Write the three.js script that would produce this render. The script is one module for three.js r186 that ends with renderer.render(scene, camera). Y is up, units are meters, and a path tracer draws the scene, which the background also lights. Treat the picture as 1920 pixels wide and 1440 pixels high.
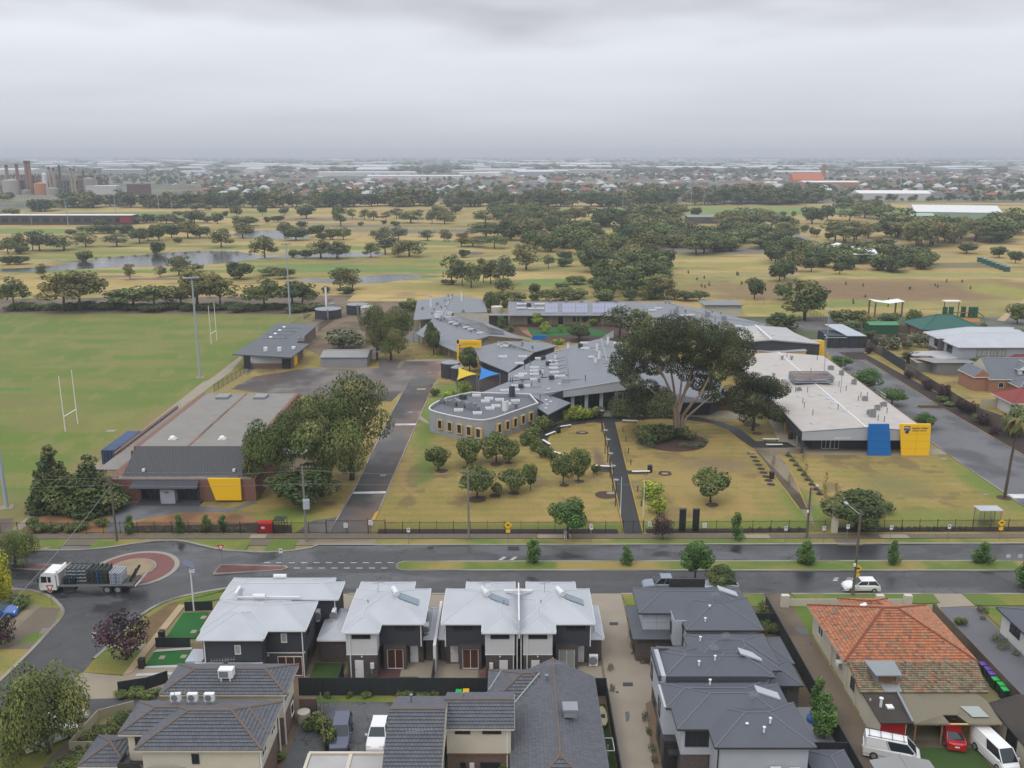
import*as THREE from 'three';
import {mergeGeometries} from 'three/addons/utils/BufferGeometryUtils.js';
import {MarchingCubes} from 'three/addons/objects/MarchingCubes.js';
import {FontLoader} from 'three/addons/loaders/FontLoader.js';
import {TextGeometry} from 'three/addons/geometries/TextGeometry.js';

// ------------------------------------------------------------------ camera, sky, sun, exposure
const scene = new THREE.Scene();
const EYE = 52, TILT = Math.atan(432/1720);
const camera = new THREE.PerspectiveCamera(2*Math.atan(720/1720)*180/Math.PI, 4/3,1,90000);
camera.position.set(0, EYE, 0);
camera.rotation.x = -TILT;

const renderer = new THREE.WebGLRenderer({antialias: true});
renderer.setSize(1024,768);
renderer.toneMapping = THREE.LinearToneMapping;
renderer.toneMappingExposure = 1.16;
renderer.shadowMap.enabled = true;

function rng(seed) {let s = (seed*2654435761 >>> 0) || 1; return ()=>{s = s + 0x6D2B79F5 | 0; let t = Math.imul(s ^ s >>> 15,1 | s); t = t + Math.imul(t ^ t >>> 7,61 | t) ^ t; return ((t ^ t >>> 14) >>> 0)/4294967296}}
const hash2 = (x, y, s)=>{let h = Math.imul(x, 374761393) + Math.imul(y, 668265263) + Math.imul(s, 1442695041) | 0; h = Math.imul(h ^ h >>> 13,1274126177); return ((h ^ h >>> 16) >>> 0)/4294967296};
const PM = new Uint16Array(4096), VAL = new Float32Array(4096);
{const r = rng(99); for (let i = 0; i < 4096; i++) {PM[i] = r()*4096; VAL[i] = r()}}
function vn(x, y, s, per) {                                  // value noise, optional period
  const ix = Math.floor(x), iy = Math.floor(y); let fx = x - ix, fy = y - iy;
  fx = fx*fx*(3 - 2*fx); fy = fy*fy*(3 - 2*fy);
  let i0 = ix, i1 = ix + 1, j0 = iy, j1 = iy + 1;
  if (per) {i0 = ((i0 % per) + per) % per; i1 = ((i1 % per) + per) % per; j0 = ((j0 % per) + per) % per; j1 = ((j1 % per) + per) % per}
  const p0 = PM[(i0 + s*131) & 4095], p1 = PM[(i1 + s*131) & 4095];
  const a = VAL[(p0 + PM[j0 & 4095]) & 4095], b = VAL[(p1 + PM[j0 & 4095]) & 4095], c = VAL[(p0 + PM[j1 & 4095]) & 4095], d = VAL[(p1 + PM[j1 & 4095]) & 4095];
  return a + (b - a)*fx + (c - a + (a - b - c + d)*fx)*fy;
}
function fbm(x, y, s, oct = 4, per) {let v = 0, a = 0.5, n = 0; for (let i = 0; i < oct; i++) {v += a*vn(x, y, s + i*17, per); n += a; a *= 0.5; x *= 2; y *= 2; if (per) per *= 2} return v/n}
const sm = (a, b, x)=>{x = Math.min(1, Math.max(0, (x - a)/(b - a))); return x*x*(3 - 2*x)};
const mix3 = (a, b, t)=>[a[0] + (b[0] - a[0])*t, a[1] + (b[1] - a[1])*t, a[2] + (b[2] - a[2])*t];

{// overcast sky: brightest overhead, pale towards the horizon, one ragged darker cloud deck
  const W = 1536, H = 768, data = new Float32Array(W*H*4);
  for (let j = 0; j < H; j++) {
    const e = ((j + 0.5)/H - 0.5)*Math.PI, y = Math.sin(e), c = Math.cos(e);
    for (let i = 0; i < W; i++) {
      const r = ((i + 0.5)/W - 0.5)*2*Math.PI, x = Math.cos(r)*c, z = Math.sin(r)*c;
      if (y < -0.02) {const L = 0.5*Math.max(0.25,1 + y*3), o = (j*W + i)*4; data[o] = L*0.968; data[o + 1] = L*0.992; data[o + 2] = L*1.035; data[o + 3] = 1; continue}
      const yy = Math.max(y, 0), k = 1/(yy + 0.035), px = x*k, pz = z*k;
      let L = (0.50 + 0.02*sm(0,0.03, yy))*(1 + 2.1*yy);
      const soft = fbm(px*0.35 + 9, pz*0.35,3,4), wisps = fbm(px*1.3, pz*1.3 + 4,11,5);
      const edge = 0.098 + (fbm(px*0.5 + 40, pz*0.5 + 7,21,5) - 0.5)*0.075;
      const deck = sm(edge, edge + 0.035, yy)*(1 - 0.35*sm(0.5,1, yy));
      L *= 1 + 0.12*sm(0.0,0.07, yy)*(1 - deck) + (soft - 0.5)*0.24*sm(0.005,0.05, yy) - deck*(0.17 + (wisps - 0.5)*0.5);
      if (y < 0) L = 0.5*Math.max(0.25,1 + y*3);
      const o = (j*W + i)*4;
      data[o] = L*0.955; data[o + 1] = L*0.992; data[o + 2] = L*1.06; data[o + 3] = 1;
   }
 }
  const t = new THREE.DataTexture(data, W, H, THREE.RGBAFormat, THREE.FloatType);
  t.mapping = THREE.EquirectangularReflectionMapping; t.magFilter = t.minFilter = THREE.LinearFilter; t.wrapS = THREE.RepeatWrapping; t.needsUpdate = true;
  scene.background = t; scene.environment = t;
}
const sun = new THREE.DirectionalLight(0xfff4e6,0.75);        // the bright part of the cloud: a very wide, soft source
sun.position.set(-260,520,160); sun.target.position.set(0,0,-160); sun.castShadow = true; sun.shadow.radius = 45;
Object.assign(sun.shadow.camera, {left: -300, right: 300, top: 300, bottom: -300, near: 10, far: 1500}); sun.shadow.mapSize.set(4096,4096);
scene.add(sun, sun.target);
scene.fog = new THREE.FogExp2(0xdde3ec, 0.00021);              // drizzly air

// ------------------------------------------------------------------ helpers
// survey: the place where a spot of known height h was sighted at photo pixel (px, py); -> [x, z]
const SN = Math.sin(TILT), CS = Math.cos(TILT);
function G(px, py, h = 0) {const u = (px - 960)/1720, v = (py - 720)/1720, k = (EYE - h)/(SN + v*CS); return [u*k, -(CS - v*SN)*k]}
const sheetOf = (ox, oy, s)=>(X, Y, h = 0)=>G(ox + X/s, oy + Y/s, h);
const A = sheetOf(0,960,3), B = sheetOf(540,960,3), C = sheetOf(1080,960,3), D = sheetOf(1440,960,3), E = sheetOf(0,540,3), F = sheetOf(600,540,3), P = sheetOf(1100,540,3), Q = sheetOf(1400,540,3),
  I = sheetOf(0,270,3), J = sheetOf(600,270,3), K = sheetOf(1200,270,2.6667), U = sheetOf(860,600,4.8), V = sheetOf(760,540,6.4), W = sheetOf(1180,550,4.571), Y = sheetOf(1640,560,4.8), S = sheetOf(1380,640,4.8);
const pts = (f, list, h = 0)=>list.map(([x, y])=>f(x, y, h));
const at3 = (f, list)=>list.map(([x, y, h])=>{const g = f(x, y, h); return V3(g[0], h, g[1])});
const V3 = (x, y, z)=>new THREE.Vector3(x, y, z);
const lin = (v)=>v <= 0.0031308 ? v*12.92 : 1.055*Math.pow(v, 1/2.4) - 0.055;

const LUT = new Uint8Array(4097); for (let i = 0; i <= 4096; i++) LUT[i] = Math.round(255*lin(i/4096));
function tex(w, h, mx, mz, fn, {data = false, ox = 0, oz = 0} = {}) {  // fn(x, y in metres) -> linear rgb or a number; covers mx by mz metres
  const d = new Uint8Array(w*h*4);
  for (let j = 0; j < h; j++) for (let i = 0; i < w; i++) {
    let c = fn((i + 0.5)/w*mx + ox, (j + 0.5)/h*mz + oz); if (typeof c === 'number') c = [c, c, c];
    const o = (j*w + i)*4;
    for (let k = 0; k < 3; k++) {const v = Math.min(1, Math.max(0, c[k])); d[o + k] = data ? Math.round(255*v) : LUT[v*4096 + 0.5 | 0]}
    d[o + 3] = 255;
 }
  const t = new THREE.DataTexture(d, w, h, THREE.RGBAFormat);
  t.wrapS = t.wrapT = THREE.RepeatWrapping; t.magFilter = THREE.LinearFilter; t.minFilter = THREE.LinearMipmapLinearFilter; t.generateMipmaps = true;
  t.repeat.set(1/mx, 1/mz); t.offset.set(-ox/mx, -oz/mz);
  if (!data) t.colorSpace = THREE.SRGBColorSpace;
  t.needsUpdate = true; return t;
}
const rgb = (c)=>new THREE.Color().setRGB(...(typeof c === 'number' ? [c, c, c] : c));
const std = (c, roughness = 0.85, o = {})=>new THREE.MeshStandardMaterial({color: rgb(c), roughness, side: THREE.DoubleSide, ...o});

class GB {                                                    // collects flat faces in world coordinates; uv in metres along each face
  constructor(tint) {this.p = []; this.u = []; this.c = []; this.tint = tint}
  face(list, tint = this.tint) {
    const a = list[0]; let n = new THREE.Vector3();
    for (let i = 1; i < list.length - 1; i++) n.add(new THREE.Vector3().crossVectors(list[i].clone().sub(a), list[i + 1].clone().sub(a)));
    n.normalize(); if (n.y < -0.05) n.negate();
    const t = Math.abs(n.y) > 0.999 ? V3(1,0,0) : new THREE.Vector3(n.z, 0,-n.x).normalize(), b = new THREE.Vector3().crossVectors(n, t);
    const put = (q)=>{this.p.push(q.x, q.y, q.z); this.u.push(q.dot(t), q.dot(b)); if (tint) this.c.push(...tint)};
    for (let i = 1; i < list.length - 1; i++) {put(list[0]); put(list[i]); put(list[i + 1])}
    return this;
 }
  quad(a, b, c, d, tint) {return this.face([a, b, c, d], tint)}
  box(x0, x1, y0, y1, z0, z1, tint) {
    const q = (x, y, z)=>V3(x, y, z);
    this.quad(q(x0, y1, z1), q(x1, y1, z1), q(x1, y1, z0), q(x0, y1, z0), tint); this.quad(q(x0, y0, z0), q(x1, y0, z0), q(x1, y0, z1), q(x0, y0, z1), tint);
    this.quad(q(x0, y0, z1), q(x1, y0, z1), q(x1, y1, z1), q(x0, y1, z1), tint); this.quad(q(x1, y0, z0), q(x0, y0, z0), q(x0, y1, z0), q(x1, y1, z0), tint);
    this.quad(q(x0, y0, z0), q(x0, y0, z1), q(x0, y1, z1), q(x0, y1, z0), tint); return this.quad(q(x1, y0, z1), q(x1, y0, z0), q(x1, y1, z0), q(x1, y1, z1), tint);
 }
  flat(poly, y, holes = []) {                                 // level sheet of any outline
    const c = poly.map(([x, z])=>new THREE.Vector2(x, -z)), hs = holes.map((h)=>h.map(([x, z])=>new THREE.Vector2(x, -z)));
    const all = [...poly, ...holes.flat()];
    for (const t of THREE.ShapeUtils.triangulateShape(c, hs)) this.face(t.map((i)=>V3(all[i][0], y, all[i][1])));
    return this;
 }
  prism(poly, y0, y1, bottom = false) {
    this.flat(poly, y1); if (bottom) this.flat(poly, y0);
    poly.forEach(([x, z], i)=>{const [x2, z2] = poly[(i + 1) % poly.length]; this.quad(V3(x, y0, z), V3(x2, y0, z2), V3(x2, y1, z2), V3(x, y1, z))});
    return this;
 }
  slab(p3, th) {                                              // sloping roof sheet with a depth of th
    const c = p3.map((p)=>new THREE.Vector2(p.x, -p.z));
    for (const t of THREE.ShapeUtils.triangulateShape(c, [])) {this.face(t.map((i)=>p3[i])); this.face(t.map((i)=>p3[i].clone().setY(p3[i].y - th)))}
    p3.forEach((p, i)=>{const q = p3[(i + 1) % p3.length]; this.quad(p.clone().setY(p.y - th), q.clone().setY(q.y - th), q, p)});
    return this;
 }
  under(p3, y0, inset = 0.4, drop = 0.2, skip = []) {         // walls below such a roof
    const c = p3.reduce((s, p)=>s.add(p), V3(0,0,0)).divideScalar(p3.length);
    const q = p3.map((p)=>{const d = V3(c.x - p.x, 0, c.z - p.z), l = d.length(); return p.clone().add(d.multiplyScalar(inset/l)).setY(p.y - drop)});
    q.forEach((a, i)=>{if (skip.includes(i)) return; const b = q[(i + 1) % q.length]; this.quad(a.clone().setY(y0), b.clone().setY(y0), b, a)});
    return this;
 }
  bar(a, b, r, n = 6, r2 = r, tint) {                         // straight rod
    const d = b.clone().sub(a).normalize(), s = Math.abs(d.y) > 0.9 ? V3(1,0,0) : V3(0,1,0), t = new THREE.Vector3().crossVectors(d, s).normalize(), w = new THREE.Vector3().crossVectors(d, t);
    const ring = (c, rr)=>Array.from({length: n}, (_, i)=>c.clone().addScaledVector(t, Math.cos((i + 0.5)/n*2*Math.PI)*rr).addScaledVector(w, Math.sin((i + 0.5)/n*2*Math.PI)*rr));
    const ra = ring(a, r), rb = ring(b, r2);
    for (let i = 0; i < n; i++) this.quad(ra[i], ra[(i + 1) % n], rb[(i + 1) % n], rb[i], tint);
    this.face(ra, tint); return this.face(rb.reverse(), tint);
 }
  wire(list, r, n = 5) {for (let i = 0; i < list.length - 1; i++) this.bar(list[i], list[i + 1], r, n); return this}
  dome(x, y, z, rx, ry, n = 10, m = 4) {                      // upper half of an ellipsoid
    const q = (i, j)=>V3(x + Math.cos(i/n*2*Math.PI)*Math.cos(j/m*Math.PI/2)*rx, y + Math.sin(j/m*Math.PI/2)*ry, z + Math.sin(i/n*2*Math.PI)*Math.cos(j/m*Math.PI/2)*rx);
    for (let i = 0; i < n; i++) for (let j = 0; j < m; j++) j < m - 1 ? this.quad(q(i, j), q(i + 1, j), q(i + 1, j + 1), q(i, j + 1)) : this.face([q(i, j), q(i + 1, j), q(i, m)]);
    return this;
 }
  geo(o = [0,0,0]) {
    const g = new THREE.BufferGeometry();
    g.setAttribute('position', new THREE.Float32BufferAttribute(this.p, 3)); g.setAttribute('uv', new THREE.Float32BufferAttribute(this.u, 2));
    if (this.c.length) g.setAttribute('color', new THREE.Float32BufferAttribute(this.c, 3));
    g.translate(-o[0],-o[1],-o[2]); g.computeVertexNormals(); return g;
 }
}
const taken = {};
const numbered = (n)=>{const k = taken[n] = (taken[n] ?? -1) + 1; return k ? n + '_' + String(k).padStart(3, '0') : n};
const origin = new Map();
const tag = (o, label, category, group)=>{o.userData.label = label; o.userData.category = category; if (group) o.userData.group = group; return o};
function thing(name, label, category, [x, y, z], group) {     // a group at the thing's base; parts are given in world coordinates
  const o = new THREE.Group(); o.name = numbered(name); o.position.set(x, y, z); scene.add(o); origin.set(o, [x, y, z]);
  return tag(o, label, category, group);
}
function part(parent, name, material, fill, label) {          // one mesh under a thing or under one of its parts
  const gb = fill instanceof GB ? fill : new GB(), o = origin.get(parent); if (gb !== fill) fill(gb);
  const m = new THREE.Mesh(gb.geo(o), material); m.name = name; parent.add(m); origin.set(m, o); if (label) m.userData.label = label;
  return m;
}
function setting(name, material, fill) {const gb = new GB(); fill(gb); const m = new THREE.Mesh(gb.geo(), material); m.name = numbered(name); m.userData.kind = 'structure'; scene.add(m); origin.set(m, [0,0,0]); return m}
function copyOf(o, [x, y, z], turn = 0, scale = 1, label, group) {
  const c = o.clone(); c.name = numbered(o.name.replace(/_\d{3}$/, '')); c.position.set(x, y, z); c.rotation.y = turn; Array.isArray(scale) ? c.scale.set(...scale) : c.scale.setScalar(scale); scene.add(c);
  if (label) c.userData.label = label; if (group) c.userData.group = group;
  return c;
}
const stuff = (m)=>{m.userData.kind = 'stuff'; return m};
const clamp01 = (v)=>Math.min(1, Math.max(0, v));
const bez = (list, n = 6)=>new THREE.CatmullRomCurve3(list.map(([x, z])=>V3(x, 0, z)), false, 'centripetal').getPoints((list.length - 1)*n).map((p)=>[p.x, p.z]);
function ribbon(gb, path, w0, w1, y0, y1) {                   // raised strip along a path, from offset w0 to w1 beside it
  const off = (i, w)=>{const a = path[Math.max(0, i - 1)], b = path[Math.min(path.length - 1, i + 1)], dx = b[0] - a[0], dz = b[1] - a[1], l = Math.hypot(dx, dz) || 1; return [path[i][0] - dz/l*w, path[i][1] + dx/l*w]};
  for (let i = 0; i < path.length - 1; i++) {
    const a = off(i, w0), b = off(i + 1, w0), c = off(i + 1, w1), d = off(i, w1), q = (p, y)=>V3(p[0], y, p[1]);
    gb.quad(q(a, y1), q(b, y1), q(c, y1), q(d, y1)).quad(q(a, y0), q(b, y0), q(b, y1), q(a, y1)).quad(q(d, y0), q(c, y0), q(c, y1), q(d, y1));
 }
  return gb;
}
// ------------------------------------------------------------------ materials
const un = (v)=>{v /= 255; return v <= 0.04045 ? v/12.92 : Math.pow((v + 0.055)/1.055,2.4)};
const ph = (r, g, b, k = 1.36)=>[un(r)/k, un(g)/k, un(b)/k];          // base colour of a level surface photographed as r, g, b under this sky
const grime = tex(512,512,14,14, (x, y)=>0.80 + 0.2*fbm(x/14*6, y/14*6,5,5,6) + (hash2(x*40 | 0, y*40 | 0,2) - 0.5)*0.05);
const speck = tex(512,512,9,9, (x, y)=>0.66 + 0.34*(0.5*fbm(x/9*5, y/9*5,7,4,5) + 0.5*hash2(x*56 | 0, y*56 | 0,9)));
const blotch = tex(512,512,26,26, (x, y)=>0.55 + 0.45*sm(0.25,0.7, fbm(x/26*7, y/26*7,15,6,7)) + (hash2(x*19 | 0, y*19 | 0,9) - 0.5)*0.1);
const ribs = tex(128,4,1,1, (x)=>{const t = (x*5) % 1; return t < 0.22 ? 1 : t < 0.3 ? 1 - (t - 0.22)/0.08 : t > 0.92 ? (t - 0.92)/0.08 : 0}, {data: true});
const pans = tex(64,4,0.45,0.45, (x)=>(x < 0.05 ? 1 : 0), {data: true});
const boards = tex(4,64,0.18,0.18, (x, y)=>y/0.18, {data: true});
const brickTone = (a, b, mortar)=>tex(512,512,2.4,1.72, (x, y)=>{
  const r = Math.floor(y/0.086), xo = x + (r % 2)*0.12, i = Math.floor(xo/0.24) % 10, fx = xo % 0.24, fy = y % 0.086;
  if (fx < 0.012 || fy < 0.012) return mortar;
  return mix3(a, b, hash2(i, r % 20,4)*0.8 + 0.2*hash2(x*200 | 0, y*200 | 0,3));
});
const metalRoof = (c, r = 0.5)=>std(c, r, {map: grime, bumpMap: ribs, bumpScale: 0.007, metalness: 0.0});
const road = tex(2048,704,192,66, (x, y)=>{
  let v = 0.062 + 0.02*(fbm(x*0.11, y*0.6,31,4) - 0.5) + 0.022*(hash2(x*10 | 0, y*10 | 0,5) - 0.5);
  v *= 1 - 0.66*sm(0.5,0.58, fbm(x*0.11 + 5, y*0.2,33,5))*(0.5 + 0.5*fbm(x*0.7, y*0.7,35,3));
  v *= 1 + 0.6*sm(0.48,0.58, fbm(x*0.06 + 70, y*0.17 + 9,36,5));
  if (Math.abs(fbm(x*0.25, y*0.25,37,3) - 0.5) < 0.004) v *= 0.55;
  if (Math.abs(fbm(x*0.16 + 31, y*0.16,39,4) - 0.5) < 0.003) v *= 0.6;
  const px = Math.floor(x/7.3), py = Math.floor(y/3.1); if (hash2(px, py, 41) < 0.035 && x % 7.3 < 3 + 3*hash2(px, py, 2) && y % 3.1 < 1.4) v *= 0.6;
  return [v*0.985, v, v*1.05];
}, {ox: -84, oz: 60});
const wetness = tex(1024,352,192,66, (x, y)=>0.82 - 0.5*sm(0.5,0.58, fbm(x*0.11 + 5, y*0.2,33,5)) - 0.18*sm(0.6,0.75, fbm(x*0.2, y*0.4,43,4)), {ox: -84, oz: 60, data: true});
const yard = tex(1024,1024,48,48, (x, y)=>{
  let v = 0.085 + 0.06*(fbm(x/48*6, y/48*6,51,6,6) - 0.5) + 0.03*(hash2(x*21 | 0, y*21 | 0,5) - 0.5);
  v *= 1 - 0.5*sm(0.52,0.64, fbm(x/48*4, y/48*4,53,6,4)); v *= 1 + 0.35*sm(0.58,0.7, fbm(x/48*9, y/48*9,55,5,9));
  return mix3([v*1.08, v, v*0.97],[v*1.7, v*1.1, v*0.85], sm(0.5,0.66, fbm(x/48*3, y/48*3,57,5,3)));
});
const dryC = [0.285,0.204,0.064], strawC = [0.33,0.242,0.09], oliveC = [0.17,0.172,0.035], greenC = [0.095,0.145,0.022], earthC = [0.12,0.082,0.045];
const grain = (x, y, s = 12, d = 0.22)=>1 + (hash2(x*s | 0, y*s | 0,77) - 0.5)*d*2;
const tint = (c, k)=>[c[0]*k, c[1]*k, c[2]*k];
const spots = (list)=>{const q = list.map(([cx, cz, rx, rz, c, s = 0.5, turn = 0])=>({cx, cy: -cz, R: (1.8*Math.max(rx, rz)) ** 2, rx, rz, c, s, ct: Math.cos(turn), st: Math.sin(turn)})); return (x, y, col, w)=>{for (const e of q) {const dx = x - e.cx, dy = y - e.cy; if (dx*dx + dy*dy > e.R) continue; const a = (dx*e.ct + dy*e.st)/e.rx, b = (dy*e.ct - dx*e.st)/e.rz, r = Math.sqrt(a*a + b*b) + w; if (r < 1.2) col = mix3(col, e.c, (1 - sm(1 - e.s, 1.1, r)))} return col}};
const M = {
  road: new THREE.MeshStandardMaterial({map: road, roughness: 1, roughnessMap: wetness, side: THREE.DoubleSide}),
  yard: std(1,0.75, {map: yard}),
  carpark: std(ph(116,116,120),0.8, {map: blotch}),
  path: std(0.028,0.6, {map: speck}),
  kerb: std(ph(165,158,148),0.9, {map: blotch}),
  concrete: std(ph(172,160,140),0.9, {map: grime}),
  footpath: std(ph(128,116,100),0.9, {map: speck}),
  aggregate: std(ph(178,165,148),0.9, {map: speck}),
  oldConcrete: std(ph(150,136,112),0.85, {map: blotch}),
  tan: std(ph(196,170,135),0.9, {map: grime}),
  redPaving: std(ph(132,86,83),0.85, {map: blotch}),
  mulch: std(ph(92,70,56),1, {map: speck}), darkMulch: std(ph(66,52,48),1, {map: speck}), barkMulch: std(ph(158,116,80),1, {map: blotch}),
  gravel: std(ph(138,122,108),1, {map: blotch}), earth: std(ph(134,115,92),1, {map: blotch}),
  turf: std(ph(36,112,44),0.95, {map: speck}), darkLawn: std(ph(66,96,38),1, {map: speck}),
  strip: std(1,1, {map: tex(1024,512,60,30, (x, y)=>tint(mix3(mix3(oliveC, greenC, sm(0.35,0.6, fbm(x/60*10, y/30*5,61,5,10))), dryC, sm(0.5,0.72, fbm(x/60*7, y/30*4,63,5,7))*0.8), grain(x, y, 17)))}),
  whitePaint: std(0.72,0.6), yellowPaint: std(ph(205,165,55),0.7, {map: grime}), dullYellow: std(ph(166,146,96),0.8, {map: blotch}), stained: std(ph(122,106,88),0.75, {map: blotch}), linePaint: std(0.62,0.7, {map: blotch}),
  white: std(0.72,0.55, {map: grime}), render: std(ph(214,214,214,1.05),0.9, {map: grime}), whiteTrim: std(0.7,0.5), cream: std(ph(220,212,192,1.05),0.8, {map: grime, bumpMap: boards, bumpScale: 0.015}), creamPlain: std(ph(212,204,186,1.1),0.85, {map: grime}),
  charcoal: std(ph(72,74,82),0.85, {map: grime}), darkTrim: std(0.035,0.5), grey: std(ph(146,149,156,1.1),0.7, {map: grime}), paleGrey: std(ph(184,189,196,1.1),0.7, {map: grime}), greyRender: std(ph(152,156,164,0.85),0.85, {map: speck}),
  brickDark: std(1,0.9, {map: brickTone([0.058,0.046,0.042],[0.10,0.082,0.075],[0.13,0.12,0.115])}), brickRed: std(1,0.9, {map: brickTone([0.16,0.065,0.042],[0.23,0.10,0.066],[0.2,0.17,0.15])}), brickOrange: std(1,0.9, {map: brickTone([0.27,0.11,0.052],[0.36,0.16,0.08],[0.3,0.25,0.2])}), brickBrown: std(1,0.9, {map: brickTone([0.11,0.066,0.05],[0.17,0.10,0.075],[0.2,0.18,0.16])}),
  glass: new THREE.MeshPhysicalMaterial({color: rgb([0.02,0.026,0.032]), roughness: 0.06, side: THREE.DoubleSide}), curtain: std(ph(170,178,172),0.25), timberGlass: std(ph(96,62,44),0.2),
  roofWhite: metalRoof(ph(205,209,216),0.55), roofDark: metalRoof(ph(92,96,106),0.5), roofGrey: metalRoof(ph(136,139,147),0.5), roofPale: metalRoof(ph(198,196,196),0.6), roofCream: std(ph(216,208,200),0.8, {map: speck}), roofFlat: std(ph(160,155,148),0.9, {map: speck}), roofShed: metalRoof(ph(160,160,158),0.55), roofMans: std(ph(60,63,72),0.5, {map: grime, bumpMap: pans, bumpScale: 0.05}),
  tiles: std(1,0.75, {vertexColors: true}), cap: std(ph(118,104,96),0.85), capOrange: std(ph(140,82,62),0.9), capDark: std(ph(112,116,126),0.5), capWhite: std(ph(212,215,220),0.5), capGrey: std(ph(160,163,168),0.55),
  fenceDark: std(ph(50,56,58),0.7, {map: grime, bumpMap: pans, bumpScale: 0.04}), fenceCream: std(ph(205,196,168),0.7, {map: grime}), paling: std(ph(118,106,92),0.95, {map: blotch}), steel: std(ph(150,155,160),0.45, {metalness: 0.3}), galv: std(ph(165,170,174),0.4, {metalness: 0.4, map: grime}), black: std(0.018,0.55), rubber: std(0.022,0.9),
  pole: std(ph(122,112,102),0.9, {map: blotch}), poleGrey: std(ph(150,146,140),0.8, {map: grime}), palePole: std(ph(178,190,196),0.5),
  yellow: std(ph(240,190,12,1.0),0.55), yellowSail: std(ph(226,196,30),0.7), blue: std(ph(0,104,180,1.0),0.5), blueSail: std(ph(34,132,214),0.7), red: std(ph(196,26,34),0.45), pine: std(ph(214,182,120,1.0),0.8, {map: grime}),
  containerBlue: std(ph(62,88,128),0.6, {map: blotch, bumpMap: ribs, bumpScale: 0.03}), containerDark: std(ph(44,66,104),0.6), poly: std(ph(62,66,72),0.7, {bumpMap: ribs, bumpScale: 0.02}),
  solar: new THREE.MeshPhysicalMaterial({color: rgb([0.09,0.10,0.16]), roughness: 0.18, side: THREE.DoubleSide}), collector: std(ph(138,152,164),0.2), solarDark: new THREE.MeshPhysicalMaterial({color: rgb([0.03,0.035,0.05]), roughness: 0.15, side: THREE.DoubleSide}),  // collector: pale reflection of the sky is put into its base colour
  water: new THREE.MeshPhysicalMaterial({color: rgb([0.05,0.055,0.055]), roughness: 0.12, bumpMap: tex(256,256,20,20, (x, y)=>fbm(x/20*16, y/20*30,3,3,16), {data: true}), bumpScale: 0.05}),
  timber: std(ph(140,108,80),0.9, {map: grime}), rust: std(ph(150,116,96),0.85, {map: blotch}), green: std(ph(48,104,74),0.7, {map: grime}), tileGreen: std(ph(42,104,92),0.7, {map: grime}), tileRed: std(ph(150,66,60),0.8, {map: grime}), fibro: std(ph(136,128,108),0.95, {map: blotch, bumpMap: ribs, bumpScale: 0.02}), felt: std(ph(70,62,56),0.9, {map: blotch}),
  trunk: std([0.10,0.075,0.055],0.95, {map: blotch}), paleTrunk: std([0.36,0.27,0.19],0.9, {map: blotch}), darkTrunk: std([0.05,0.042,0.035],0.95), rock: std(ph(96,70,55),0.95, {map: speck}), skin: std(0.4),
  leaf: new THREE.MeshStandardMaterial({vertexColors: true, roughness: 0.85, side: THREE.DoubleSide}),
};
// ------------------------------------------------------------------ ground, roads, lawns, water
const circle = (cx, cz, r, n = 40, a0 = 0, a1 = 2*Math.PI)=>Array.from({length: n + (a1 - a0 < 6.28 ? 1 : 0)}, (_, i)=>[cx + Math.cos(a0 + (a1 - a0)*i/n)*r, cz + Math.sin(a0 + (a1 - a0)*i/n)*r]);
const rect = (x0, x1, z0, z1)=>[[x0, z0],[x1, z0],[x1, z1],[x0, z1]];
setting('ground', std(1,1, {map: tex(1024,1024,1900,1900, (x, y)=>{
  const a = fbm(x/1900*14, y/1900*14,71,6,14), b = fbm(x/1900*60, y/1900*60,73,4,60);
  return tint(mix3(mix3([0.07,0.085,0.035],[0.19,0.165,0.075], sm(0.4,0.65, a)),[0.13,0.125,0.115], sm(0.52,0.6, b)),0.8 + 0.4*hash2(x | 0, y | 0,3))})}), (g)=>g.flat(rect(-45000,45000,-60000,400),-0.02));
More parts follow.
